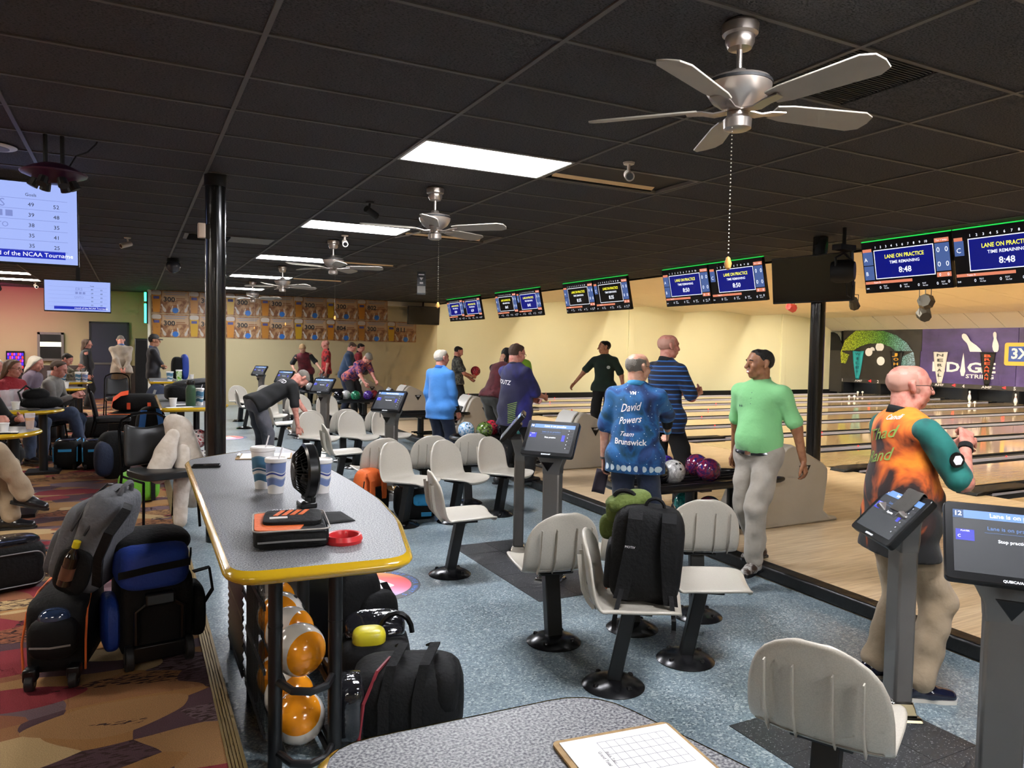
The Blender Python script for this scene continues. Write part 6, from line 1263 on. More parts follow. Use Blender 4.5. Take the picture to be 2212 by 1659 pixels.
# light blue shirt man
P = person('white haired man in a long light blue shirt watching the lanes', (3.15, 6.35, 0), 28, h=1.68, girth=1.04, head=(15, 0), hands={'R': (.24, .12, .8), 'L': (-.26, .05, .8)}, shirt=fab('sky_blue', '#3f80c8'), sleeve=1.75, hem=-.17, trousers=m_navyp, shoe=m_shb, skin=sk_pink, hair='short', hairm=h_wht, collar=fab('royal', '#2a6ac4'), res=1.2)
E_, W_ = P['el']['R'], P['wr']['R']; MB().cyl(tuple(E_*.35+W_*.65), tuple(W_), .042, .036, 14).obj('wrist_brace', m_blkp, P['t'])
m_camo = nebula('shirt_camo', [(.34, '#1a1a1a'), (.46, '#3a3a36'), (.54, '#6a6a60'), (.62, '#242422')], 11., None, .5)
person('man in a dark camouflage shirt cradling a red ball', (5.7, 11.8, ZA), -6, h=1.66, girth=1.08, head=(0, -22), hands={'R': (.12, .33, 1.06), 'L': (-.1, .34, 1.0)}, shirt=m_camo, sleeve=.7, hem=-.06, trousers=m_blkp, shoe=m_shb, skin=sk_pink, hair='crop', hairm=h_dk, collar=m_blkp, res=1.5)
ball((6.1, 11.72, 1.2), BM['red'], 'red ball held by the man in the camouflage shirt', holes=False)
# group at the far racks
P = person('blond man in a maroon and black shirt reaching over the far rack', (3.55, 17.0, ZA), 262, h=1.74, girth=1.0, lean=26, side=10, py=-.1, head=(-5, -30), hands={'L': w2l((3.55, 17.0, ZA), 262, (3.98, 16.35, .85), 1.), 'R': (.3, .1, .95)}, shirt=fab('crimson', '#6a1a26', '#54121e', 9), sleeve=.85, sleeve_m=m_blkp, hem=-.08, trousers=m_blkp, shoe=m_shb, skin=sk_pale, hair='short', hairm=h_bld, res=1.5)
person('bald man in a red patterned shirt standing sideways by the wall', (4.15, 17.3, ZA), 178, h=1.78, girth=1.0, head=(0, -12), shirt=nebula('shirt_red_black', [(.35, '#2a0c0e'), (.48, '#a02024'), (.6, '#c02a2a')], 6.), sleeve=.8, trousers=m_gryp, shoe=m_shb, skin=sk_pink, hair='fringe', hairm=h_stub, collar=m_blkp, res=1.6)
person('dark haired young man in red behind the man with the black ball', (4.95, 17.3, ZA), -20, h=1.72, girth=.98, lean=12, head=(0, -15), shirt=fab('red', '#a02834', '#82202a'), sleeve=.8, trousers=m_blkp, shoe=m_shb, skin=sk_pink, hair='short', hairm=h_dk, collar=m_blkp, res=1.6)
P = person('man in a navy polo holding a black ball', (4.12, 15.2, ZA), -28, h=1.74, girth=1.15, lean=14, belly=.4, head=(0, -25), hands={'R': (.12, .42, 1.02), 'L': (-.1, .42, .98)}, shirt=fab('navy_polo', '#27405e', '#213650'), sleeve=.75, hem=-.12, trousers=m_navyp, shoe=m_shb, skin=sk_pink, hair='short', hairm=h_brn, collar=m_navyp, res=1.5)
ball((4.54, 14.87, 1.1), BM['black'], 'black ball held by the man in the navy polo', holes=False)
m_flor = nebula('shirt_purple_floral', [(.3, '#1c1a44'), (.42, '#3a2a70'), (.5, '#a04a5a'), (.56, '#c86a4a'), (.64, '#2a2458'), (.75, '#6a4a90')], 12., None, 1.)
P = person('man in a purple flower print shirt leaning over a ball rack', (4.0, 13.45, ZA), -62, h=1.74, girth=1.06, lean=52, py=-.25, head=(0, -20), hands={'R': w2l((4.0, 13.45, ZA), -62, (4.02, 12.85, .78), 1.), 'L': w2l((4.0, 13.45, ZA), -62, (4.3, 12.9, .78), 1.)}, shirt=m_flor, sleeve=.8, hem=-.1, trousers=m_blkp, shoe=m_shb, skin=sk_pink, hair='short', hairm=h_gry, glasses=True, res=1.4)
# bending man
L0 = (1.12, 7.3, 0)
P = person('grey haired man in black bent over a seat, reaching for a ball on the floor', L0, 12, h=1.75, girth=1.05, lean=64, py=-.2, head=(0, -15), hands={'R': w2l(L0, 12, (1.45, 7.1, .3), 1.), 'L': w2l(L0, 12, (1.72, 7.4, .6), 1.)}, elbow={'L': (-1, 0, 1), 'R': (1, -1, 0)}, shirt=m_blkp, sleeve=.85, hem=-.1, trousers=m_gryp, shoe=m_shb, skin=sk_pink, hair='crop', hairm=h_gry, res=1.1, feet={'L': (-.13, -.1, 0, -8), 'R': (.13, -.1, 0, 8)})
on_cloth(P, [('NORTD', .0, .4, .09, 0, .02, 0, .26)], mat_=m_wh)

# ------------------------------------------------------------------ carpeted concourse on the left
m_chv = mat('chair_black_vinyl', '#1b1b1c', .38); m_chf = mat('chair_frame_black', '#0c0c0d', .2, .5)
def make_chair(lab):
    t = thing('stacking_chair', lab, 'chair', group='black stacking chairs')
    mb = MB(); softbox(mb, (0, .02, .455), (.43, .44, .07), 6); mb.obj('seat', m_chv, t)
    def fn(u, v): s_ = 2*u-1; return (.205*s_*(1-.12*v*v), -.2-.07*v+.02*s_*s_, .5+.36*v*(1-.13*(1-s_*s_)*(v > .8)))
    MB().grid(fn, 11, 8).obj('backrest', m_chv, t, solid=.045, sub=1)
    for s_ in (-1, 1):
        MB().tube([(s_*.23, .23, 0), (s_*.215, .2, .42)], .0115, 8).obj('leg', m_chf, t); MB().tube([(s_*.24, -.3, 0), (s_*.225, -.2, .42), (s_*.222, -.21, .52), (s_*.215, -.27, .82)], .0115, 8).obj('leg', m_chf, t)
        MB().tube([(s_*.22, -.2, .42), (s_*.22, .21, .42)], .011, 8).obj('seat_rail', m_chf, t)
    MB().tube([(-.215, -.27, .82), (-.19, -.28, .88), (-.1, -.287, .925), (0, -.29, .935), (.1, -.287, .925), (.19, -.28, .88), (.215, -.27, .82)], .0115, 8).obj('top_hoop', m_chf, t)
    return t
ch0 = make_chair('black vinyl stacking chair with a pale hoodie hung on it'); ch0.location = (-.35, 3.82, ZC); ch0.rotation_euler.z = R(-158)
dup(ch0, loc=(-.82, 8.9, ZC), rz=R(-85), label='black stacking chair in side view in the aisle'); dup(ch0, loc=(-.8, 13.2, ZC), rz=R(-175), label='distant black stacking chair behind the bowed man\'s legs')
# hoodie
t = thing('hoodie', 'cream hoodie hanging over the near chair back', 'garment', (-.23, 3.88, ZC)); m_hd = fab('cream_hoodie', '#d8cfc4', '#cabfb2', 14)
def drape(name, pts, w0, th):
    V_, Q_ = surf([(pts[i], pts[i+1], w0[i], w0[i+1], (V3(.45, .89, 0), 2.6)) for i in range(len(pts)-1)], .014, .03, lambda F, X, Y, Z: F+.006*np.sin(30*X+8*Z)*np.sin(20*Y+6*Z)); return mesh_of(name, [(V_, Q_, 0)], [m_hd], t)
drape('hood', [(-.02, 0, .86), (.03, 0, .8), (.06, .0, .62)], [.08, .12, .13], 0); drape('jacket_body', [(.06, 0, .72), (.1, -.02, .5), (.13, -.05, .26)], [.12, .14, .13], 0); drape('sleeve', [(.06, -.05, .62), (.05, -.1, .35), (.03, -.14, .05)], [.07, .075, .06], 0); drape('sleeve', [(-.02, -.03, .76), (-.08, -.05, .6), (-.13, -.06, .46)], [.06, .09, .1], 0)
# tables
def boat_table(yc, lab, x1=-1.26):
    t = thing('cafe_table', lab, 'table', (0, 0, 0), 0, 'yellow edged concourse tables')
    tabletop(ccw(round_poly([(x1, yc), (x1-.12, yc+.3), (x1-.4, yc+.4), (x1-1.9, yc+.36), (x1-1.9, yc-.36), (x1-.4, yc-.4), (x1-.12, yc-.3)], .12)), .9, t)
    for x in (x1-.22, x1-1.5): MB().cyl((x, yc, ZC), (x, yc, .87), .045, n=16).box((x, yc, ZC+.015), (.34, .34, .03)).obj('pedestal', m_frm, t)
for y, l in ((4.75, 'nearest concourse table with a beer glass'), (7.15, 'second concourse table with the black handbag'), (9.45, 'third concourse table with a printed cup'), (11.7, 'fourth concourse table with stacked cups'), (14.0, 'farthest concourse table beside the seated bearded man')): boat_table(y, l)
m_gls = mat('clear_plastic', '#e8e4ea', .1, alpha=.3); m_beer = mat('beer_amber', '#d8901c', .1, coat=.4)
def small_cup(x, y, z, lab, flip=False, r=.038, h=.085, group='small foam cups'):
    t = thing('foam_cup', lab, 'cup', (x, y, z), 0, group); P_ = [(0, 0), (r*.72, 0), (r, h), (r+.003, h), (r+.003, h-.006)]
    MB().lathe([(a, h-b_) for a, b_ in P_][::-1] if flip else P_, n=20).obj('cup_wall', m_cupw, t)
def pitcher(x, y, z, lab):
    t = thing('pitcher', lab, 'pitcher', (x, y, z), 0, 'clear plastic pitchers'); MB().lathe([(0, .004), (.055, 0), (.07, .2), (.075, .22), (.072, .22), (.066, .19), (.052, .01), (0, .01)], n=20).obj('jug', m_gls, t); MB().tube([(.07, 0, .19), (.12, 0, .17), (.12, 0, .08), (.06, 0, .05)], .008, 8).obj('handle', m_gls, t)
small_cup(-1.52, 4.55, .9, 'white foam cup beside the beer on the nearest table'); t = thing('beer_glass', 'plastic glass of amber beer on the nearest table', 'glass', (-1.36, 4.78, .9)); MB().lathe([(0, .004), (.03, 0), (.042, .145), (.04, .145), (.029, .006), (0, .006)], n=20).obj('glass', m_gls, t); MB().lathe([(0, .005), (.0285, .006), (.037, .105), (0, .105)], n=20).obj('beer', m_beer, t)
t = thing('notepad', 'dark flat tray of papers on the nearest table', 'tray', (-1.55, 4.48, .9)); MB().prism(rrect(-.14, -.05, .14, .05, .02), 0, .012).obj('tray', m_cb, t, bevel=.003); MB().ext((-.1, -.02, .012), (.08, .03, .014)).obj('paper', m_paper, t, smooth=False)
t = thing('handbag', 'slouchy black handbag on the second table', 'handbag', (-1.5, 7.2, .9), R(15)); mb = MB(); softbox(mb, (0, 0, .07), (.44, .24, .14), 2.6); mb.obj('bag_body', m_nyl, t); mb = MB(); softbox(mb, (-.05, 0, .16), (.28, .18, .16), 2.2); mb.obj('bag_top', m_nyl, t); MB().tube([(-.2, -.06, .08), (-.24, -.1, .2), (-.16, -.08, .27), (-.06, -.02, .2)], .012, 8).obj('strap', m_chv, t)
for x, y, f, l in ((-2.02, 7.05, False, 'white foam cup at the left of the second table'), (-1.92, 6.98, True, 'upside down white foam cup on the second table'), (-1.72, 6.95, False, 'white foam cup next to the pitcher on the second table')): small_cup(x, y, .9, l, f, .042, .1)
pitcher(-1.82, 7.12, .9, 'clear pitcher on the second table'); pitcher(-1.75, 7.3, .9, 'second clear pitcher behind the foam cups')
t = thing('ashtray_plate', 'grey round plate on the second table', 'plate', (-1.6, 6.95, .9)); MB().lathe([(0, .004), (.1, .006), (.12, .016), (.122, .014), (.1, 0), (0, 0)], n=28).obj('plate', mat('plate_grey', '#6a6664', .4), t)
t = thing('yellow_folder', 'thin yellow pad at the front of the second table', 'notepad', (-1.72, 6.83, .9)); MB().ext((-.13, -.03, 0), (.13, .03, .008)).obj('cover', mat('yellow_pad', '#c9b23a', .6), t, smooth=False); MB().ext((-.12, -.028, .008), (.12, .028, .0095)).obj('page', mat('yellow_page', '#d8c860', .7), t, smooth=False)
cup((-1.5, 9.25, .9), .17, .035, .05, m_cupB, 'blue printed cup on the third table', .05); t = thing('paper_napkins', 'crumpled foil and napkins on the third table', 'napkins', (-1.38, 9.15, .9)); mb = MB(); softbox(mb, (0, 0, .02), (.12, .08, .04), 2.2); mb.obj('napkin', m_paper, t); mb = MB(); softbox(mb, (.08, -.05, .015), (.06, .05, .03), 2); mb.obj('foil', m_chr, t)
for x, y, m_, l in ((-1.75, 13.8, m_cupA, 'tall printed cup left on the farthest table'), (-1.5, 13.75, m_cupA, 'tall printed cup in the middle of the farthest table'), (-1.38, 13.7, m_cupB, 'blue printed cup at the right of the farthest table')): cup((x, y, .9), .19, .036, .054, m_, l, .05)
pitcher(-1.95, 13.8, .9, 'clear pitcher on the farthest table'); pitcher(-2.05, 11.6, .9, 'clear pitcher on the fourth table'); small_cup(-1.75, 11.6, .9, 'foam cup held up on the fourth table', r=.05, h=.12); small_cup(-1.55, 11.55, .9, 'foam cup on the fourth table', r=.045, h=.1)
# people on the concourse
m_hoodg = fab('grey_hoodie', '#77746f', '#6a6762', 12); m_jean = fab('denim', '#36455e', '#2c3a52', 18); m_redk = mat('cloth_red_knit', '#98242e', .9, bump=(60, .5)); m_jkt = fab('stone_jacket', '#a89a8a', '#998b7c', 10)
seat_f = lambda z=.02, d=.42: {'L': (-.1, d, z, -4), 'R': (.1, d, z, 4)}
P = person('woman in a red turtleneck with glasses and long brown hair, seated', (-1.95, 8.15, ZC), -35, h=1.66, girth=1., seat_z=.45, lean=6, head=(-12, -2), hands={'L': (-.16, .4, .82), 'R': (.16, .4, .82)}, feet=seat_f(), shirt=m_redk, sleeve=1.85, hem=-.05, trousers=m_jean, shoe=m_shb, skin=sk_pink, hair='long', hairm=mat('hair_auburn', '#6a4a32', .6, bump=(160, .6)), collar=m_redk, glasses=True, res=1.2, face=True)
person('woman in a grey hoodie and jeans seated sideways with sunglasses on her hair', (-1.62, 8.75, ZC), -15, h=1.66, girth=1.1, seat_z=.45, lean=16, head=(5, 0), hands={'L': (-.1, .42, .85), 'R': (.12, .42, .85)}, feet={'L': (-.1, .4, 0, 0), 'R': (.05, .5, .12, 20)}, shirt=m_hoodg, sleeve=1.85, hem=-.08, trousers=m_jean, shoe=m_shb, skin=sk_pink, hair='short', hairm=h_brn, collar=m_hoodg, res=1.2)
person('grey haired woman resting her chin on her hand at the left edge', (-2.42, 8.6, ZC), -50, h=1.64, seat_z=.45, lean=10, head=(0, -8), hands={'R': (.04, .3, .98), 'L': (-.2, .38, .82)}, feet=seat_f(), shirt=m_blkp, sleeve=1.85, trousers=m_blkp, shoe=m_shb, skin=sk_pink, hair='long', hairm=h_gry, glasses=True, res=1.3, face=True)
person('person with long white hair seated behind the woman in the grey hoodie', (-1.95, 10.3, ZC), -20, h=1.64, seat_z=.47, lean=8, head=(0, -8), feet=seat_f(), shirt=fab('mauve', '#6a5a6a'), sleeve=1.85, trousers=m_blkp, shoe=m_shb, skin=sk_pink, hair='long', hairm=h_wht, res=1.5)
person('person with pale hair and pink top behind the woman in red', (-2.35, 10.0, ZC), -60, h=1.62, seat_z=.45, lean=8, head=(0, -12), feet=seat_f(), shirt=fab('pink', '#a07a84'), sleeve=1.85, trousers=m_blkp, shoe=m_shb, skin=sk_pink, hair='long', hairm=h_wht, res=1.6)
person('bearded man with hands clasped before his face, elbows on the far table', (-1.98, 14.6, ZC), -20, h=1.74, seat_z=.45, lean=22, head=(0, -10), hands={'L': (-.03, .5, 1.02), 'R': (.03, .5, 1.0)}, elbow={'L': (-.6, 0, -1), 'R': (.6, 0, -1)}, feet=seat_f(), shirt=nebula('shirt_tan_camo', [(.36, '#4a4436'), (.5, '#857a62'), (.62, '#2c2a22')], 10., None, .5), sleeve=1.7, trousers=m_blkp, shoe=m_shb, skin=sk_pink, hair='short', hairm=h_dk, res=1.4, curl=(70, 70))
person('standing woman in a grey and black jacket facing right by the dark door', (-1.5, 16.6, ZC), 0, h=1.62, girth=1.15, belly=.4, head=(0, 0), shirt=fab('charcoal', '#34353a', '#2c2d32'), sleeve=1.9, hem=-.08, trousers=m_blkp, shoe=m_shb, skin=sk_pink, hair='long', hairm=h_brn, res=1.5, sleeve_m=m_blkp)
P = person('man with bowed head in a stone coloured jacket, hands behind his back', (-.78, 16.4, ZC), 96, h=1.74, girth=1.12, lean=6, head=(0, -42), headfwd=.35, hands={'L': (-.03, -.24, .93), 'R': (.05, -.25, .95)}, elbow={'L': (-1, -.3, 0), 'R': (1, -.3, 0)}, shirt=m_jkt, sleeve=1.9, hem=-.1, trousers=fab('brown_pants', '#6a5c46', '#5a4e3a'), shoe=m_shb, skin=sk_pink, hair='crop', hairm=h_gry, collar=fab('denim_blue', '#5a78b0'), res=1.3, fold=.009)
P = person('man in a dark jacket and cap standing with folded arms', (-.18, 13.6, ZC), -2, h=1.72, girth=1.06, head=(0, 0), hands={'L': (.14, .17, 1.1), 'R': (-.14, .19, 1.06)}, elbow={'L': (-1, .2, -.6), 'R': (1, .2, -.6)}, shirt=fab('dark_jacket', '#232227', '#1c1b20'), sleeve=1.9, hem=-.1, trousers=m_blkp, shoe=m_shb, skin=sk_mid, hair='crop', hairm=h_dk, collar=fab('denim_blue', '#5a78b0'), res=1.4)
hd = P['hd']; cpm = mat('cap_grey', '#3c3a38', .8); mb = MB(); mb.lathe([(.094, .0), (.094, .035), (.08, .07), (.045, .092), (0, .098)], n=20, T=frame(tuple(hd(0, 0, .045)), tuple(P['hr']), tuple(P['hf']))); cp_ = mb.obj('cap', cpm, P['t'])
MB().grid(lambda u, v: tuple(hd((u-.5)*.15*(1-.3*v), .075+.09*v, .048-.012*v-.02*(2*u-1)**2)), 9, 4).obj('cap_peak', cpm, P['t'], solid=.005)
person('person in black seated at the left edge with an arm on the nearest table', (-1.95, 5.45, ZC), -40, h=1.74, seat_z=.45, lean=14, head=(0, 0), hands={'R': (.1, .42, .8), 'L': (-.2, .42, .8)}, feet=seat_f(0., .3), shirt=m_blkp, sleeve=1.7, trousers=m_blkp, shoe=m_shb, skin=sk_pink, hair='short', hairm=h_gry, res=1.3)
person('seated man in khaki trousers and black shoes at the left edge, one leg crossed', (-1.9, 4.15, ZC), 0, h=1.75, seat_z=.45, lean=-6, feet={'L': (-.02, .46, .0, 6), 'R': (.06, .58, .2, 12, -15)}, shirt=m_blkp, sleeve=1.7, trousers=m_khaki, shoe=m_shb, skin=sk_pink, hair='short', hairm=h_gry, res=1.)
for x, y, rz, l in ((-2.0, 8.2, 145, 'chair under the woman in red'), (-1.66, 8.75, 160, 'chair under the woman in the grey hoodie'), (-2.45, 8.6, 130, 'chair under the woman at the left edge'), (-2.0, 10.3, 160, 'chair under the white haired person'), (-2.4, 10.05, 120, 'chair under the person in pink'), (-2.02, 14.6, 160, 'chair under the bearded man'), (-2.0, 5.5, 140, 'chair under the person in black'), (-1.95, 4.15, -90, 'chair under the man in khaki')):
    dup(ch0, loc=(x, y, ZC-.02), rz=R(rz if rz > 0 else rz), label=l)
# ------------------------------------------------------------------ bags and things on the concourse
def roller2(x, y, rz, lab, c=m_cyan):
    t = thing('roller_bag', lab, 'wheeled bag', (x, y, ZC), R(rz)); mb = MB(); softbox(mb, (0, .0, .18), (.27, .34, .34), 6); mb.obj('bag_body', m_nyl, t); mb = MB(); softbox(mb, (0, .0, .34), (.22, .28, .05), 3); mb.obj('vinyl_top', m_pvc, t)
    MB().ext((-.07, -.176, .22), (.07, -.168, .25)).obj('cyan_band', c, t, smooth=False)
    for s_ in (-1, 1): MB().tube([(s_*.125, -.15, .1), (s_*.128, -.15, .26), (s_*.11, -.05, .345), (s_*.11, .1, .35)], .007, 6).obj('piping', c, t); wheel(t, s_*.1, -.15, .035, .035, .03)
roller2(-1.25, 7.42, -8, 'left of two black wheeled bags with light blue bands'); roller2(-.97, 7.32, 4, 'right of two black wheeled bags with light blue bands')
t = thing('backpack', 'black and navy backpack leaning by the hoodie chair', 'backpack', (-.74, 6.45, ZC), R(20)); mb = MB(); softbox(mb, (0, 0, .27), (.34, .26, .54), 3); mb.obj('pack_body', m_nyl, t); mb = MB(); softbox(mb, (-.12, -.05, .24), (.2, .2, .4), 2.6); mb.obj('side_pouch', m_nvy, t); strap(t, [(.05, -.13, .5), (.08, -.17, .35), (.06, -.15, .15)], (.03, 0, 0), m_nyl)
t = thing('sports_bag', 'lime green and black bag behind the hoodie chair', 'bag', (-.5, 5.0, ZC), R(10)); mb = MB(); softbox(mb, (0, 0, .15), (.36, .26, .3), 3.4); mb.obj('bag_body', m_grn, t); MB().strip([(-.1, -.14, .02), (-.1, -.14, .2), (-.08, -.08, .31), (.06, -.06, .32), (.1, -.14, .2), (.1, -.14, .02)], (.018, 0, 0), .008).obj('strap', m_nyl, t)
t = thing('duffel_bag', 'long black duffel with red mark on the carpet', 'bag', (-1.0, 10.6, ZC), R(5)); mb = MB(); softbox(mb, (0, 0, .17), (.8, .32, .34), 4.5); mb.obj('bag_body', m_nyl, t); MB().ext((.18, -.166, .15), (.3, -.16, .18)).obj('red_mark', mat('print_red', '#a03a34', .6), t, smooth=False); MB().ext((-.02, -.1, .34), (.2, .05, .352)).obj('silver_tray', m_chr, t, smooth=False)
t = thing('ball_bag', 'large black and orange tournament bag stacked in the aisle', 'bag', (-.5, 9.7, ZC), R(-6)); mb = MB(); softbox(mb, (0, 0, .25), (.75, .4, .5), 6); mb.obj('bag_body', m_nyl, t)
for z in (.2, .46): MB().tube([(x_, y_, z) for x_, y_ in rrect(-.376, -.2, .376, .2, .06)], .006, 6, True).obj('orange_piping', m_org, t)
t = thing('sports_bag', 'black and red-orange gear bag on top of the tournament bag', 'bag', (-.5, 9.7, ZC+.5), R(-4)); mb = MB(); softbox(mb, (0, 0, .13), (.66, .32, .26), 4); mb.obj('bag_body', m_nyl, t); m_ro = mat('redorange_nylon', '#d84a20', .6)
for x_ in (-.12, .16): MB().ext((x_, -.166, .03), (x_+.05, -.158, .13)).obj('orange_tab', m_ro, t, smooth=False)
strap(t, [(-.33, -.1, .05), (-.3, -.15, .18), (-.2, -.12, .26), (-.1, -.1, .28)], (0, .04, .03), m_ro); MB().text('TEAM', frame((.04, -.164, .17), (1, 0, 0), (0, 0, 1)), .05).obj('lettering', m_wh, t, smooth=False) if False else None
t = thing('backpack', 'navy backpack with grey strap leaning against the far counter', 'backpack', (-.35, 11.0, ZC+.0), R(-10)); t.rotation_euler = (R(-6), R(14), R(-10)); mb = MB(); softbox(mb, (0, 0, .5), (.36, .26, .72), 3); mb.obj('pack_body', m_nvy, t); strap(t, [(-.03, -.13, .75), (-.04, -.16, .55), (-.04, -.14, .3)], (.02, 0, 0), m_zip); mb = MB(); softbox(mb, (0, 0, .14), (.36, .3, .3), 4); mb.obj('base_pocket', m_nyl, t)
t = thing('backpack', 'bright blue strapped pack behind the hoodie chair back', 'backpack', (-.35, 7.1, ZC), R(0)); mb = MB(); softbox(mb, (0, 0, .38), (.36, .28, .76), 3); mb.obj('pack_body', m_nyl, t); m_bb = mat('bright_blue_nylon', '#2a6ab8', .6); strap(t, [(-.08, -.12, .72), (-.1, -.17, .55), (-.13, -.15, .35)], (.035, 0, 0), m_bb); strap(t, [(.08, -.12, .74), (.1, -.17, .6), (.12, -.15, .4)], (.03, 0, 0), m_bb)
# things on the counter left of the post
t = thing('steel_flask', 'dark green insulated flask on the far counter', 'flask', (.02, 5.86, 1.0)); MB().lathe([(0, 0), (.05, 0), (.052, .01), (.052, .19), (.045, .21), (.036, .225), (.036, .235)], n=24).obj('flask_body', mat('flask_green', '#2c4a30', .4), t); MB().lathe([(.04, .235), (.042, .24), (.042, .275), (.036, .285), (0, .285)], n=24).obj('screw_cap', m_cb, t)
small_cup(-.16, 5.8, 1.0, 'white foam cup beside the green flask', r=.04, h=.095); cup((.12, 5.98, 1.0), .18, .033, .045, m_cupA, 'printed cup right of the green flask', .05)
t = thing('gear_bag', 'grey and black duffel lying on the far counter', 'bag', (.1, 6.75, 1.0), R(5)); mb = MB(); softbox(mb, (0, 0, .1), (.62, .42, .2), 5); mb.obj('bag_body', m_nyl, t); mb = MB(); softbox(mb, (.02, 0, .22), (.5, .3, .08), 2.6, (0, R(-6), 0)); mb.obj('grey_panel', mat('dark_grey_nylon', '#3b3b3d', .6), t)
for x, y, a, l in ((-.1, 5.68, 10, 'sheet of paper in front of the foam cup on the far counter'), (.0, 6.08, 3, 'sheet of paper behind the green flask')): o = MB().ext((-.13, -.05, 0), (.13, .05, .003)).obj('paper_sheet', m_paper, smooth=False); o.location = (x, y, 1.0); o.rotation_euler.z = R(a); tag(o, l, 'paper')
m_rw = ballmat('ball_red_white', '#c02030', '#e8e4e0', '#a01822', 1.5); m_nw = ballmat('ball_navy_white', '#1f3a66', '#d8d2c6', '#1a2f55', 1.3)
ball((.1, 6.0, .62), m_rw, 'red and white ball in the rack under the far counter'); ball((.14, 5.85, .4), m_nw, 'navy and cream ball in the rack under the far counter')
cup((.05, 11.75, 1.0), .17, .036, .06, m_cupA, 'wide printed cup on the farthest counter', 0); cup((.2, 11.75, 1.0), .2, .04, .05, ballmat('bottle_lime', '#7ab82a', '#e8f0d0', '#5a9a1c', 3), 'lime printed cup on the farthest counter', 0); small_cup(.42, 11.9, 1.0, 'small cup with red lid on the farthest counter', r=.04, h=.12)
t = thing('backpack', 'bright blue and black pack standing on the farthest counter', 'backpack', (.25, 12.2, 1.0), R(10)); mb = MB(); softbox(mb, (-.06, 0, .23), (.2, .22, .42), 3); mb.obj('pack_body', m_nyl, t); mb = MB(); softbox(mb, (.07, 0, .25), (.14, .24, .48), 3); mb.obj('blue_side', m_nylb, t)
o = MB().ext((-.12, -.05, 0), (.12, .05, .004)).obj('paper_sheet', m_paper, smooth=False); o.location = (-.1, 11.72, 1.0); tag(o, 'white paper on the corner of the farthest counter', 'paper')
# ------------------------------------------------------------------ wall pieces
m_pst = mat('poster_print', '#7a4f2e', .45, mix=('#b08a60', 7, .42, .62)); m_pb = mat('poster_blue_ball', '#2a6ab8', .4); m_pbr = mat('poster_brown', '#8a5a34', .5); m_foam = mat('poster_foam', '#b8aea2', .5); m_pale = mat('poster_pale', '#b39472', .5)
NUM_T = ['300', '300', '300', '300', '300', '300', '802']; NUM_B = ['300', '300', '300', '300', '300', '804', '300', '811']
def poster(x, z, num, lab, k):
    t = panel_root('score_banner', lab, 'banner', (x, YB-.014, z), (1, 0, 0), (0, 0, 1), 'award banners on the back wall'); W_, H_ = .915, .62
    MB().ext((-W_/2, -H_/2, -.006), (W_/2, H_/2, 0)).obj('sheet', m_pst, t, smooth=False); MB().ext((-.2, .03, 0), (W_/2-.02, H_/2-.03, .001)).obj('pale_field', m_pale, t, smooth=False)
    g = MB().prism([(-.42, -.28), (-.26, -.28), (-.245, .0), (-.23, .2), (-.45, .2), (-.435, 0)], 0, .0015); b_ = g.obj('printed_beer', mat('poster_beer%d' % (k % 3), ['#b8781a', '#a87020', '#b89018'][k % 3], .4), t, smooth=False); MB().prism(rrect(-.455, .17, -.225, .29, .05), .0015, .003).obj('printed_foam', m_foam, b_, smooth=False); MB().ext((-.41, .07, .0015), (-.27, .14, .0025)).obj('printed_label', mat('poster_label', '#4a4a80', .5), b_, smooth=False)
    for xx, a, s_ in ((-.12, 25, .8), (.02, -12, .6), (.2, 8, .75), (.36, -20, .8)): MB().prism(pin2d(s_*.75), .001, .002, TR((xx, -.27, 0), (0, 0, R(a)))).obj('printed_pin', m_foam, t, smooth=False)
    MB().prism([(-.08, -.1), (.08, -.06), (.06, -.28), (-.06, -.28)], .0005, .001, TR((.1, 0, 0))).obj('printed_rack', m_pbr, t, smooth=False); MB().lathe([(.075, .002), (.075, .003)], (.12, -.225, 0), 20).obj('printed_ball', m_pb, t, smooth=False)
    MB().text(num, TR((-.03, .06, .0025)), .17, .03, width=.28).obj('numeral', m_inkd, t, smooth=False)
    for j, (x0, x1, y) in enumerate(((.14, .36, .09), (.14, .4, .045), (-.12, .36, .2), (-.16, .4, .25))): MB().ext((x0, y-.012, .001), (x1, y+.012, .002)).obj('printed_line', m_ink if j > 1 else m_pbr, t, smooth=False)
ordn = ['first', 'second', 'third', 'fourth', 'fifth', 'sixth', 'seventh', 'eighth']
for k, n_ in enumerate(NUM_T): poster(.36+.925*k, 2.8, n_, f'{ordn[k]} award banner from the left in the upper row, score {n_}', k)
for k, n_ in enumerate(NUM_B): poster(.36+.925*k, 2.165, n_, f'{ordn[k]} award banner from the left in the lower row, score {n_}', k+1)
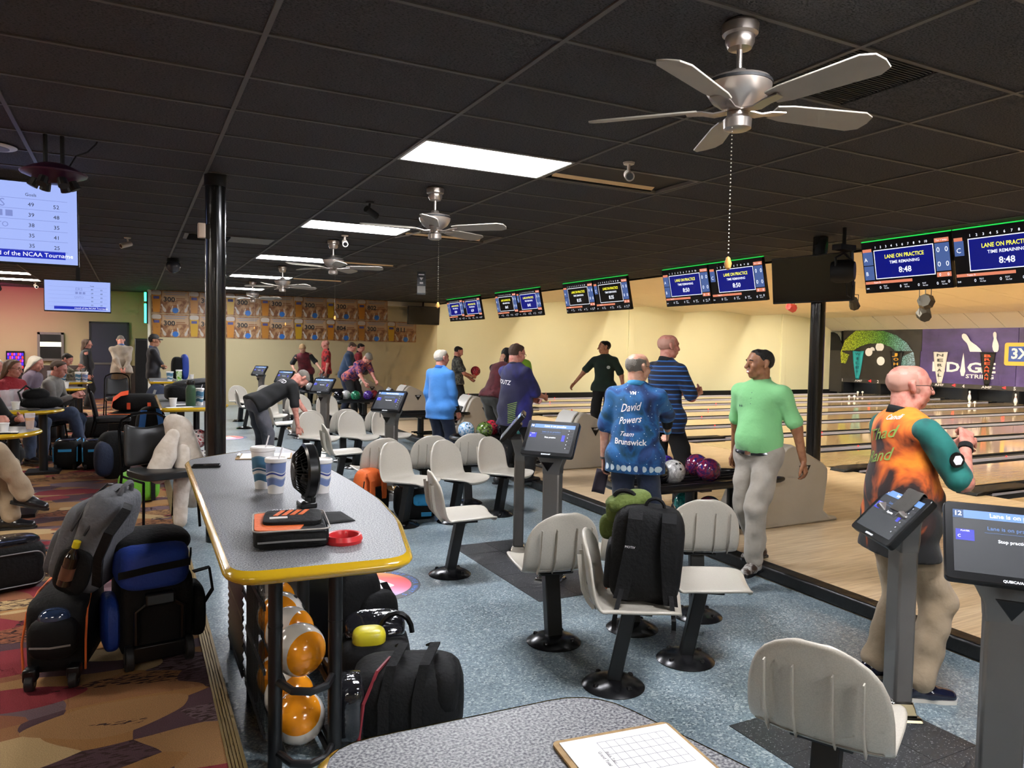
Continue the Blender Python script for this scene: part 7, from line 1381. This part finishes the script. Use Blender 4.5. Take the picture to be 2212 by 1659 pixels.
# left screens
def live_tv(o, w_, h_, lab, big):
    t = panel_root('television', lab, 'television', o, (1, 0, 0), (0, -.12 if big else -.05, 1)); MB().prism(rrect(-w_/2, -h_/2, w_/2, h_/2, .008), -.07, -.002).obj('case', m_bez, t, bevel=.004); sc1 = m_glow('tv_white', '#a8bcff', .42); MB().ext((-w_/2+.01, -h_/2+.02, -.002), (w_/2-.01, h_/2-.01, .001)).obj('screen', sc1, t, smooth=False)
    g = MB(); dk, bl, gy = m_glow('tv_ink', '#2a3048', .15), m_glow('tv_blue', '#1028c0', .4), m_glow('tv_grey', '#8a9ae0', .36); s_ = h_/.69
    def tx(s, x, y, z, i): g.use(i).text(s, TR((x*s_, y*s_, .003)), z*s_)
    g.use(1).ext((-.45*s_, -.285*s_, .001), (w_/2-.1*s_, -.22*s_, .002)); tx('round of the NCAA Tourname', .25, -.255, .05, 3)
    for i in range(6): g.use(2).ext((-.55*s_, (.2-.085*i)*s_, .001), (w_/2-.08*s_, (.203-.085*i)*s_, .002))
    for i, (a, b_) in enumerate((('49', '52'), ('39', '48'), ('38', '35'), ('35', '41'), ('35', '25'))): tx(a, .27, .155-.085*i, .045, 0); tx(b_, .45, .15-.085*i, .045, 0)
    tx('Goals', .27, .235, .035, 0); tx('ERS', .02, .155, .09, 2); tx('ONTO', .02, -.02, .06, 2)
    for k in range(3): g.use(2).ext((-.05*s_+.07*k*s_, (.05-.0*k)*s_, .001), (.0+.07*k*s_, .1*s_, .002))
    g.obj('screen_graphics', [dk, bl, gy, m_glow('tv_bright', '#f2f6ff', .6)], t, smooth=False)
    MB().ext((-.03, 0, -.12), (.03, h_/2+(.1 if big else .45), -.07)).obj('ceiling_mount', m_dark, t, smooth=False)
live_tv((-1.58, 4.55, 2.68), 1.24, .7, 'large ceiling television at the left edge listing goals', True); live_tv((-1.33, 10.95, 2.42), .94, .51, 'smaller lit television hanging farther back on the left', False)
# door, cabinet, sign, neon
d = MB().ext((-1.55, 20.24, ZC), (-.68, 20.3, 2.2)).obj('door_1', mat('door_navy', '#2c2f45', .5), smooth=False); struct(d); MB().ext((-1.6, 20.22, ZC), (-1.55, 20.31, 2.25)).ext((-.68, 20.22, ZC), (-.63, 20.31, 2.25)).ext((-1.6, 20.22, 2.2), (-.63, 20.31, 2.25)).obj('door_frame', mat('door_frame_dark', '#1c1d28', .5), d, smooth=False); MB().ext((-1.5, 20.2, 1.08), (-.74, 20.24, 1.13)).obj('push_bar', m_gun, d, smooth=False)
t = thing('display_case', 'silver framed wall case with a lit shelf', 'display case', (-2.49, 20.2, 1.55)); MB().ext((-.3, 0, -.38), (.3, .08, .38)).obj('case_back', m_cb, t, smooth=False)
for a, c in (((-.3, -.38), (.3, -.32)), ((-.3, .32), (.3, .38)), ((-.3, -.38), (-.24, .38)), ((.24, -.38), (.3, .38))): MB().ext((a[0], -.03, a[1]), (c[0], .02, c[1])).obj('frame_rail', m_gun, t, smooth=False)
MB().ext((-.24, -.012, .0), (.24, -.006, .12)).obj('lit_shelf', m_glow('case_glow', '#f4f0c0', 1.6), t, smooth=False)
t = thing('game_screen', 'small colourful arcade screen low on the left wall', 'screen', (-3.28, 20.15, 1.16)); MB().ext((-.2, 0, -.26), (.2, .1, .26)).obj('case', m_cb, t, smooth=False); mb = MB()
for i in range(40): mb.use(i % 3).ext((-.17+.045*(i % 8), -.006, -.2+.085*(i//8)), (-.135+.045*(i % 8), 0, -.13+.085*(i//8)))
mb.obj('display', [m_glow('game_blue', '#2a1ae0', 1.2), m_glow('game_red', '#e02a30', 1.2), m_glow('game_purple', '#8a2ad0', 1.2)], t, smooth=False); MB().ext((-.1, .02, -1.0), (.1, .1, -.26)).obj('stand', m_cb, t, smooth=False)
t = thing('neon_tube', 'glowing green neon tube on the wall corner', 'neon light', (-.24, 18.82, 0)); m_neon = m_glow('neon_green', '#20ff90', 7.); MB().cyl((0, 0, 2.22), (0, 0, 2.72), .03, n=12).obj('tube', m_neon, t); MB().cyl((0, 0, 2.79), (0, 0, 3.02), .03, n=12).obj('tube', m_neon, t); MB().ext((.02, -.02, 2.2), (.06, .05, 3.04)).obj('mounting_strip', m_dark, t, smooth=False)
t = thing('speaker_column', 'tall black speaker column standing at the wall corner', 'speaker', (-.35, 18.3, ZC)); MB().ext((-.15, -.15, 0), (.15, .15, 1.65)).obj('cabinet', m_cb, t, bevel=.02); MB().ext((-.13, -.16, .1), (.13, -.15, 1.6)).obj('grille', m_nyl, t, smooth=False)
t = thing('pink_wash_lamp', 'small ceiling lamp throwing pink light on the left wall', 'stage light', (-3.4, 18.4, 2.95)); MB().cyl((0, -.08, .05), (0, .08, -.03), .06, .07, 14).cyl((0, 0, 0), (0, 0, .15), .012, n=6).obj('can', m_dark, t)
li = bpy.data.lights.new('pink_wash', 'SPOT'); li.energy = 28; li.color = (1, .12, .4); li.spot_size = R(110); li.spot_blend = .8; lo = bpy.data.objects.new('wash_beam', li); COL.objects.link(lo); lo.parent = t; lo.location = (0, .12, -.05); lo.rotation_euler = (R(70), 0, 0)
t = thing('hanging_sign', 'small black sign with a triangle hanging from the ceiling', 'sign', (3.98, 9.4, 2.62)); MB().ext((-.075, -.008, 0), (.075, .008, .4)).obj('board', m_cb, t, smooth=False); MB().prism([(-.035, .3), (.035, .3), (0, .25)], 0, .002, frame((0, -.009, 0), (1, 0, 0), (0, 0, 1))).obj('triangle', m_wh, t, smooth=False); MB().ext((-.07, -.0095, .03), (.07, -.009, .15)).obj('picture', mat('sign_pale', '#b8b8b4', .5), t, smooth=False); MB().ext((-.05, -.0095, .34), (.05, -.009, .36)).ext((-.03, -.0095, .19), (.03, -.009, .22)).obj('print', m_wh, t, smooth=False)
for s_ in (-.06, .06): MB().cyl((s_, 0, .4), (s_, 0, .476), .003, n=6).obj('wire', m_chr, t)
t.rotation_euler.z = R(-25)
# ceiling gadgets
def camera_unit(x, y, lab, m_, rz=0, kind='camera'):
    t = thing('ceiling_camera' if kind == 'camera' else 'spot_lamp', lab, kind, (x, y, ZH), R(rz)); MB().lathe([(.045, 0), (.04, -.015), (0, -.018)], n=16).obj('mount', m_, t); MB().cyl((0, 0, -.01), (0, .01, -.07), .012, n=8).obj('arm', m_, t); MB().cyl((0, .05, -.075), (0, -.09, -.125), .033, .036, 16).obj('barrel', m_, t); MB().cyl((0, -.088, -.124), (0, -.094, -.127), .026, n=14).obj('lens', m_off, t)
m_camw = mat('camera_white', '#c9bfb4', .4)
camera_unit(2.77, 1.63, 'white security camera beside the open troffer', m_camw, -30); camera_unit(1.86, 6.43, 'small white security camera below the second lit panel', m_camw, -10); camera_unit(-.6, 8.3, 'white security camera over the carpet', m_camw, -60); camera_unit(1.52, 4.15, 'black spot lamp left of the second fan', m_dark, 120, 'spot lamp'); camera_unit(-2.6, 18.0, 'small camera at the far left wall', m_camw, 20)
t = thing('mirror_ball_lamp', 'black dome effect lamp on the ceiling left of the post', 'effect light', (.06, 10.6, ZH)); MB().lathe([(.09, 0), (.1, -.05), (.12, -.06), (0, -.06)], n=18).obj('base', m_dark, t); MB().sph((0, 0, -.13), .115, 16, 10).obj('dome', mat('dome_glass', '#3a3a3e', .12), t)
t = thing('saucer_lamp', 'purple saucer shaped party lamp under the ceiling at left', 'party light', (-1.02, 3.05, ZH)); MB().lathe([(0, -.33), (.06, -.33), (.1, -.31), (.2, -.27), (.205, -.26), (.13, -.22), (.08, -.2), (0, -.2)], n=24).obj('saucer', mat('saucer_purple', '#3a1230', .35), t)
for s_ in (-.05, .05): MB().cyl((s_, 0, -.21), (s_, 0, 0), .014, n=8).obj('stem', m_dark, t)
for k in range(6): a = R(60*k); MB().cyl((.1*math.cos(a), .1*math.sin(a), -.3), (.13*math.cos(a), .13*math.sin(a), -.36), .03, .035, 10).obj('lens_barrel', m_dark, t)
MB().tube([(.08, .02, -.22), (.13, .03, -.12), (.2, .04, -.08), (.25, .04, -.02), (.26, .04, 0)], .006, 6).obj('cable', m_dark, t)
t = thing('ceiling_speaker', 'round white ceiling speaker above the left television', 'speaker', (-1.45, 3.6, ZH-.006)); MB().lathe([(.0, -.012), (.12, -.012), (.15, -.006), (.16, 0)], n=28).obj('speaker_rim', m_frame, t); MB().lathe([(0, -.014), (.11, -.014), (.11, -.01)], n=28).obj('speaker_grille', mat('grille_grey', '#7a7a80', .6), t)

# printed marks too fine to pick apart: kind stuff for each
for o in COL.objects:
    if o.type == 'MESH' and o.parent and o.name.split('.')[0] in ('screen_graphics', 'lettering', 'printed_table', 'printed_words', 'lime_stripes', 'moon_print', 'pull_chain', 'chest_print', 'display', 'word', 'strap_lettering', 'lenses', 'claw_logo', 'print', 'glasses'): o['kind'] = 'stuff'
# the small printed pixels of the screens glow but are too faint to be sampled as lamps
for n_, m_ in MATS.items():
    if n_.startswith(('px_', 'console_', 'tv_ink', 'tv_blue', 'tv_grey', 'tv_bright', 'game_', 'red_marker')): m_.cycles.emission_sampling = 'NONE'
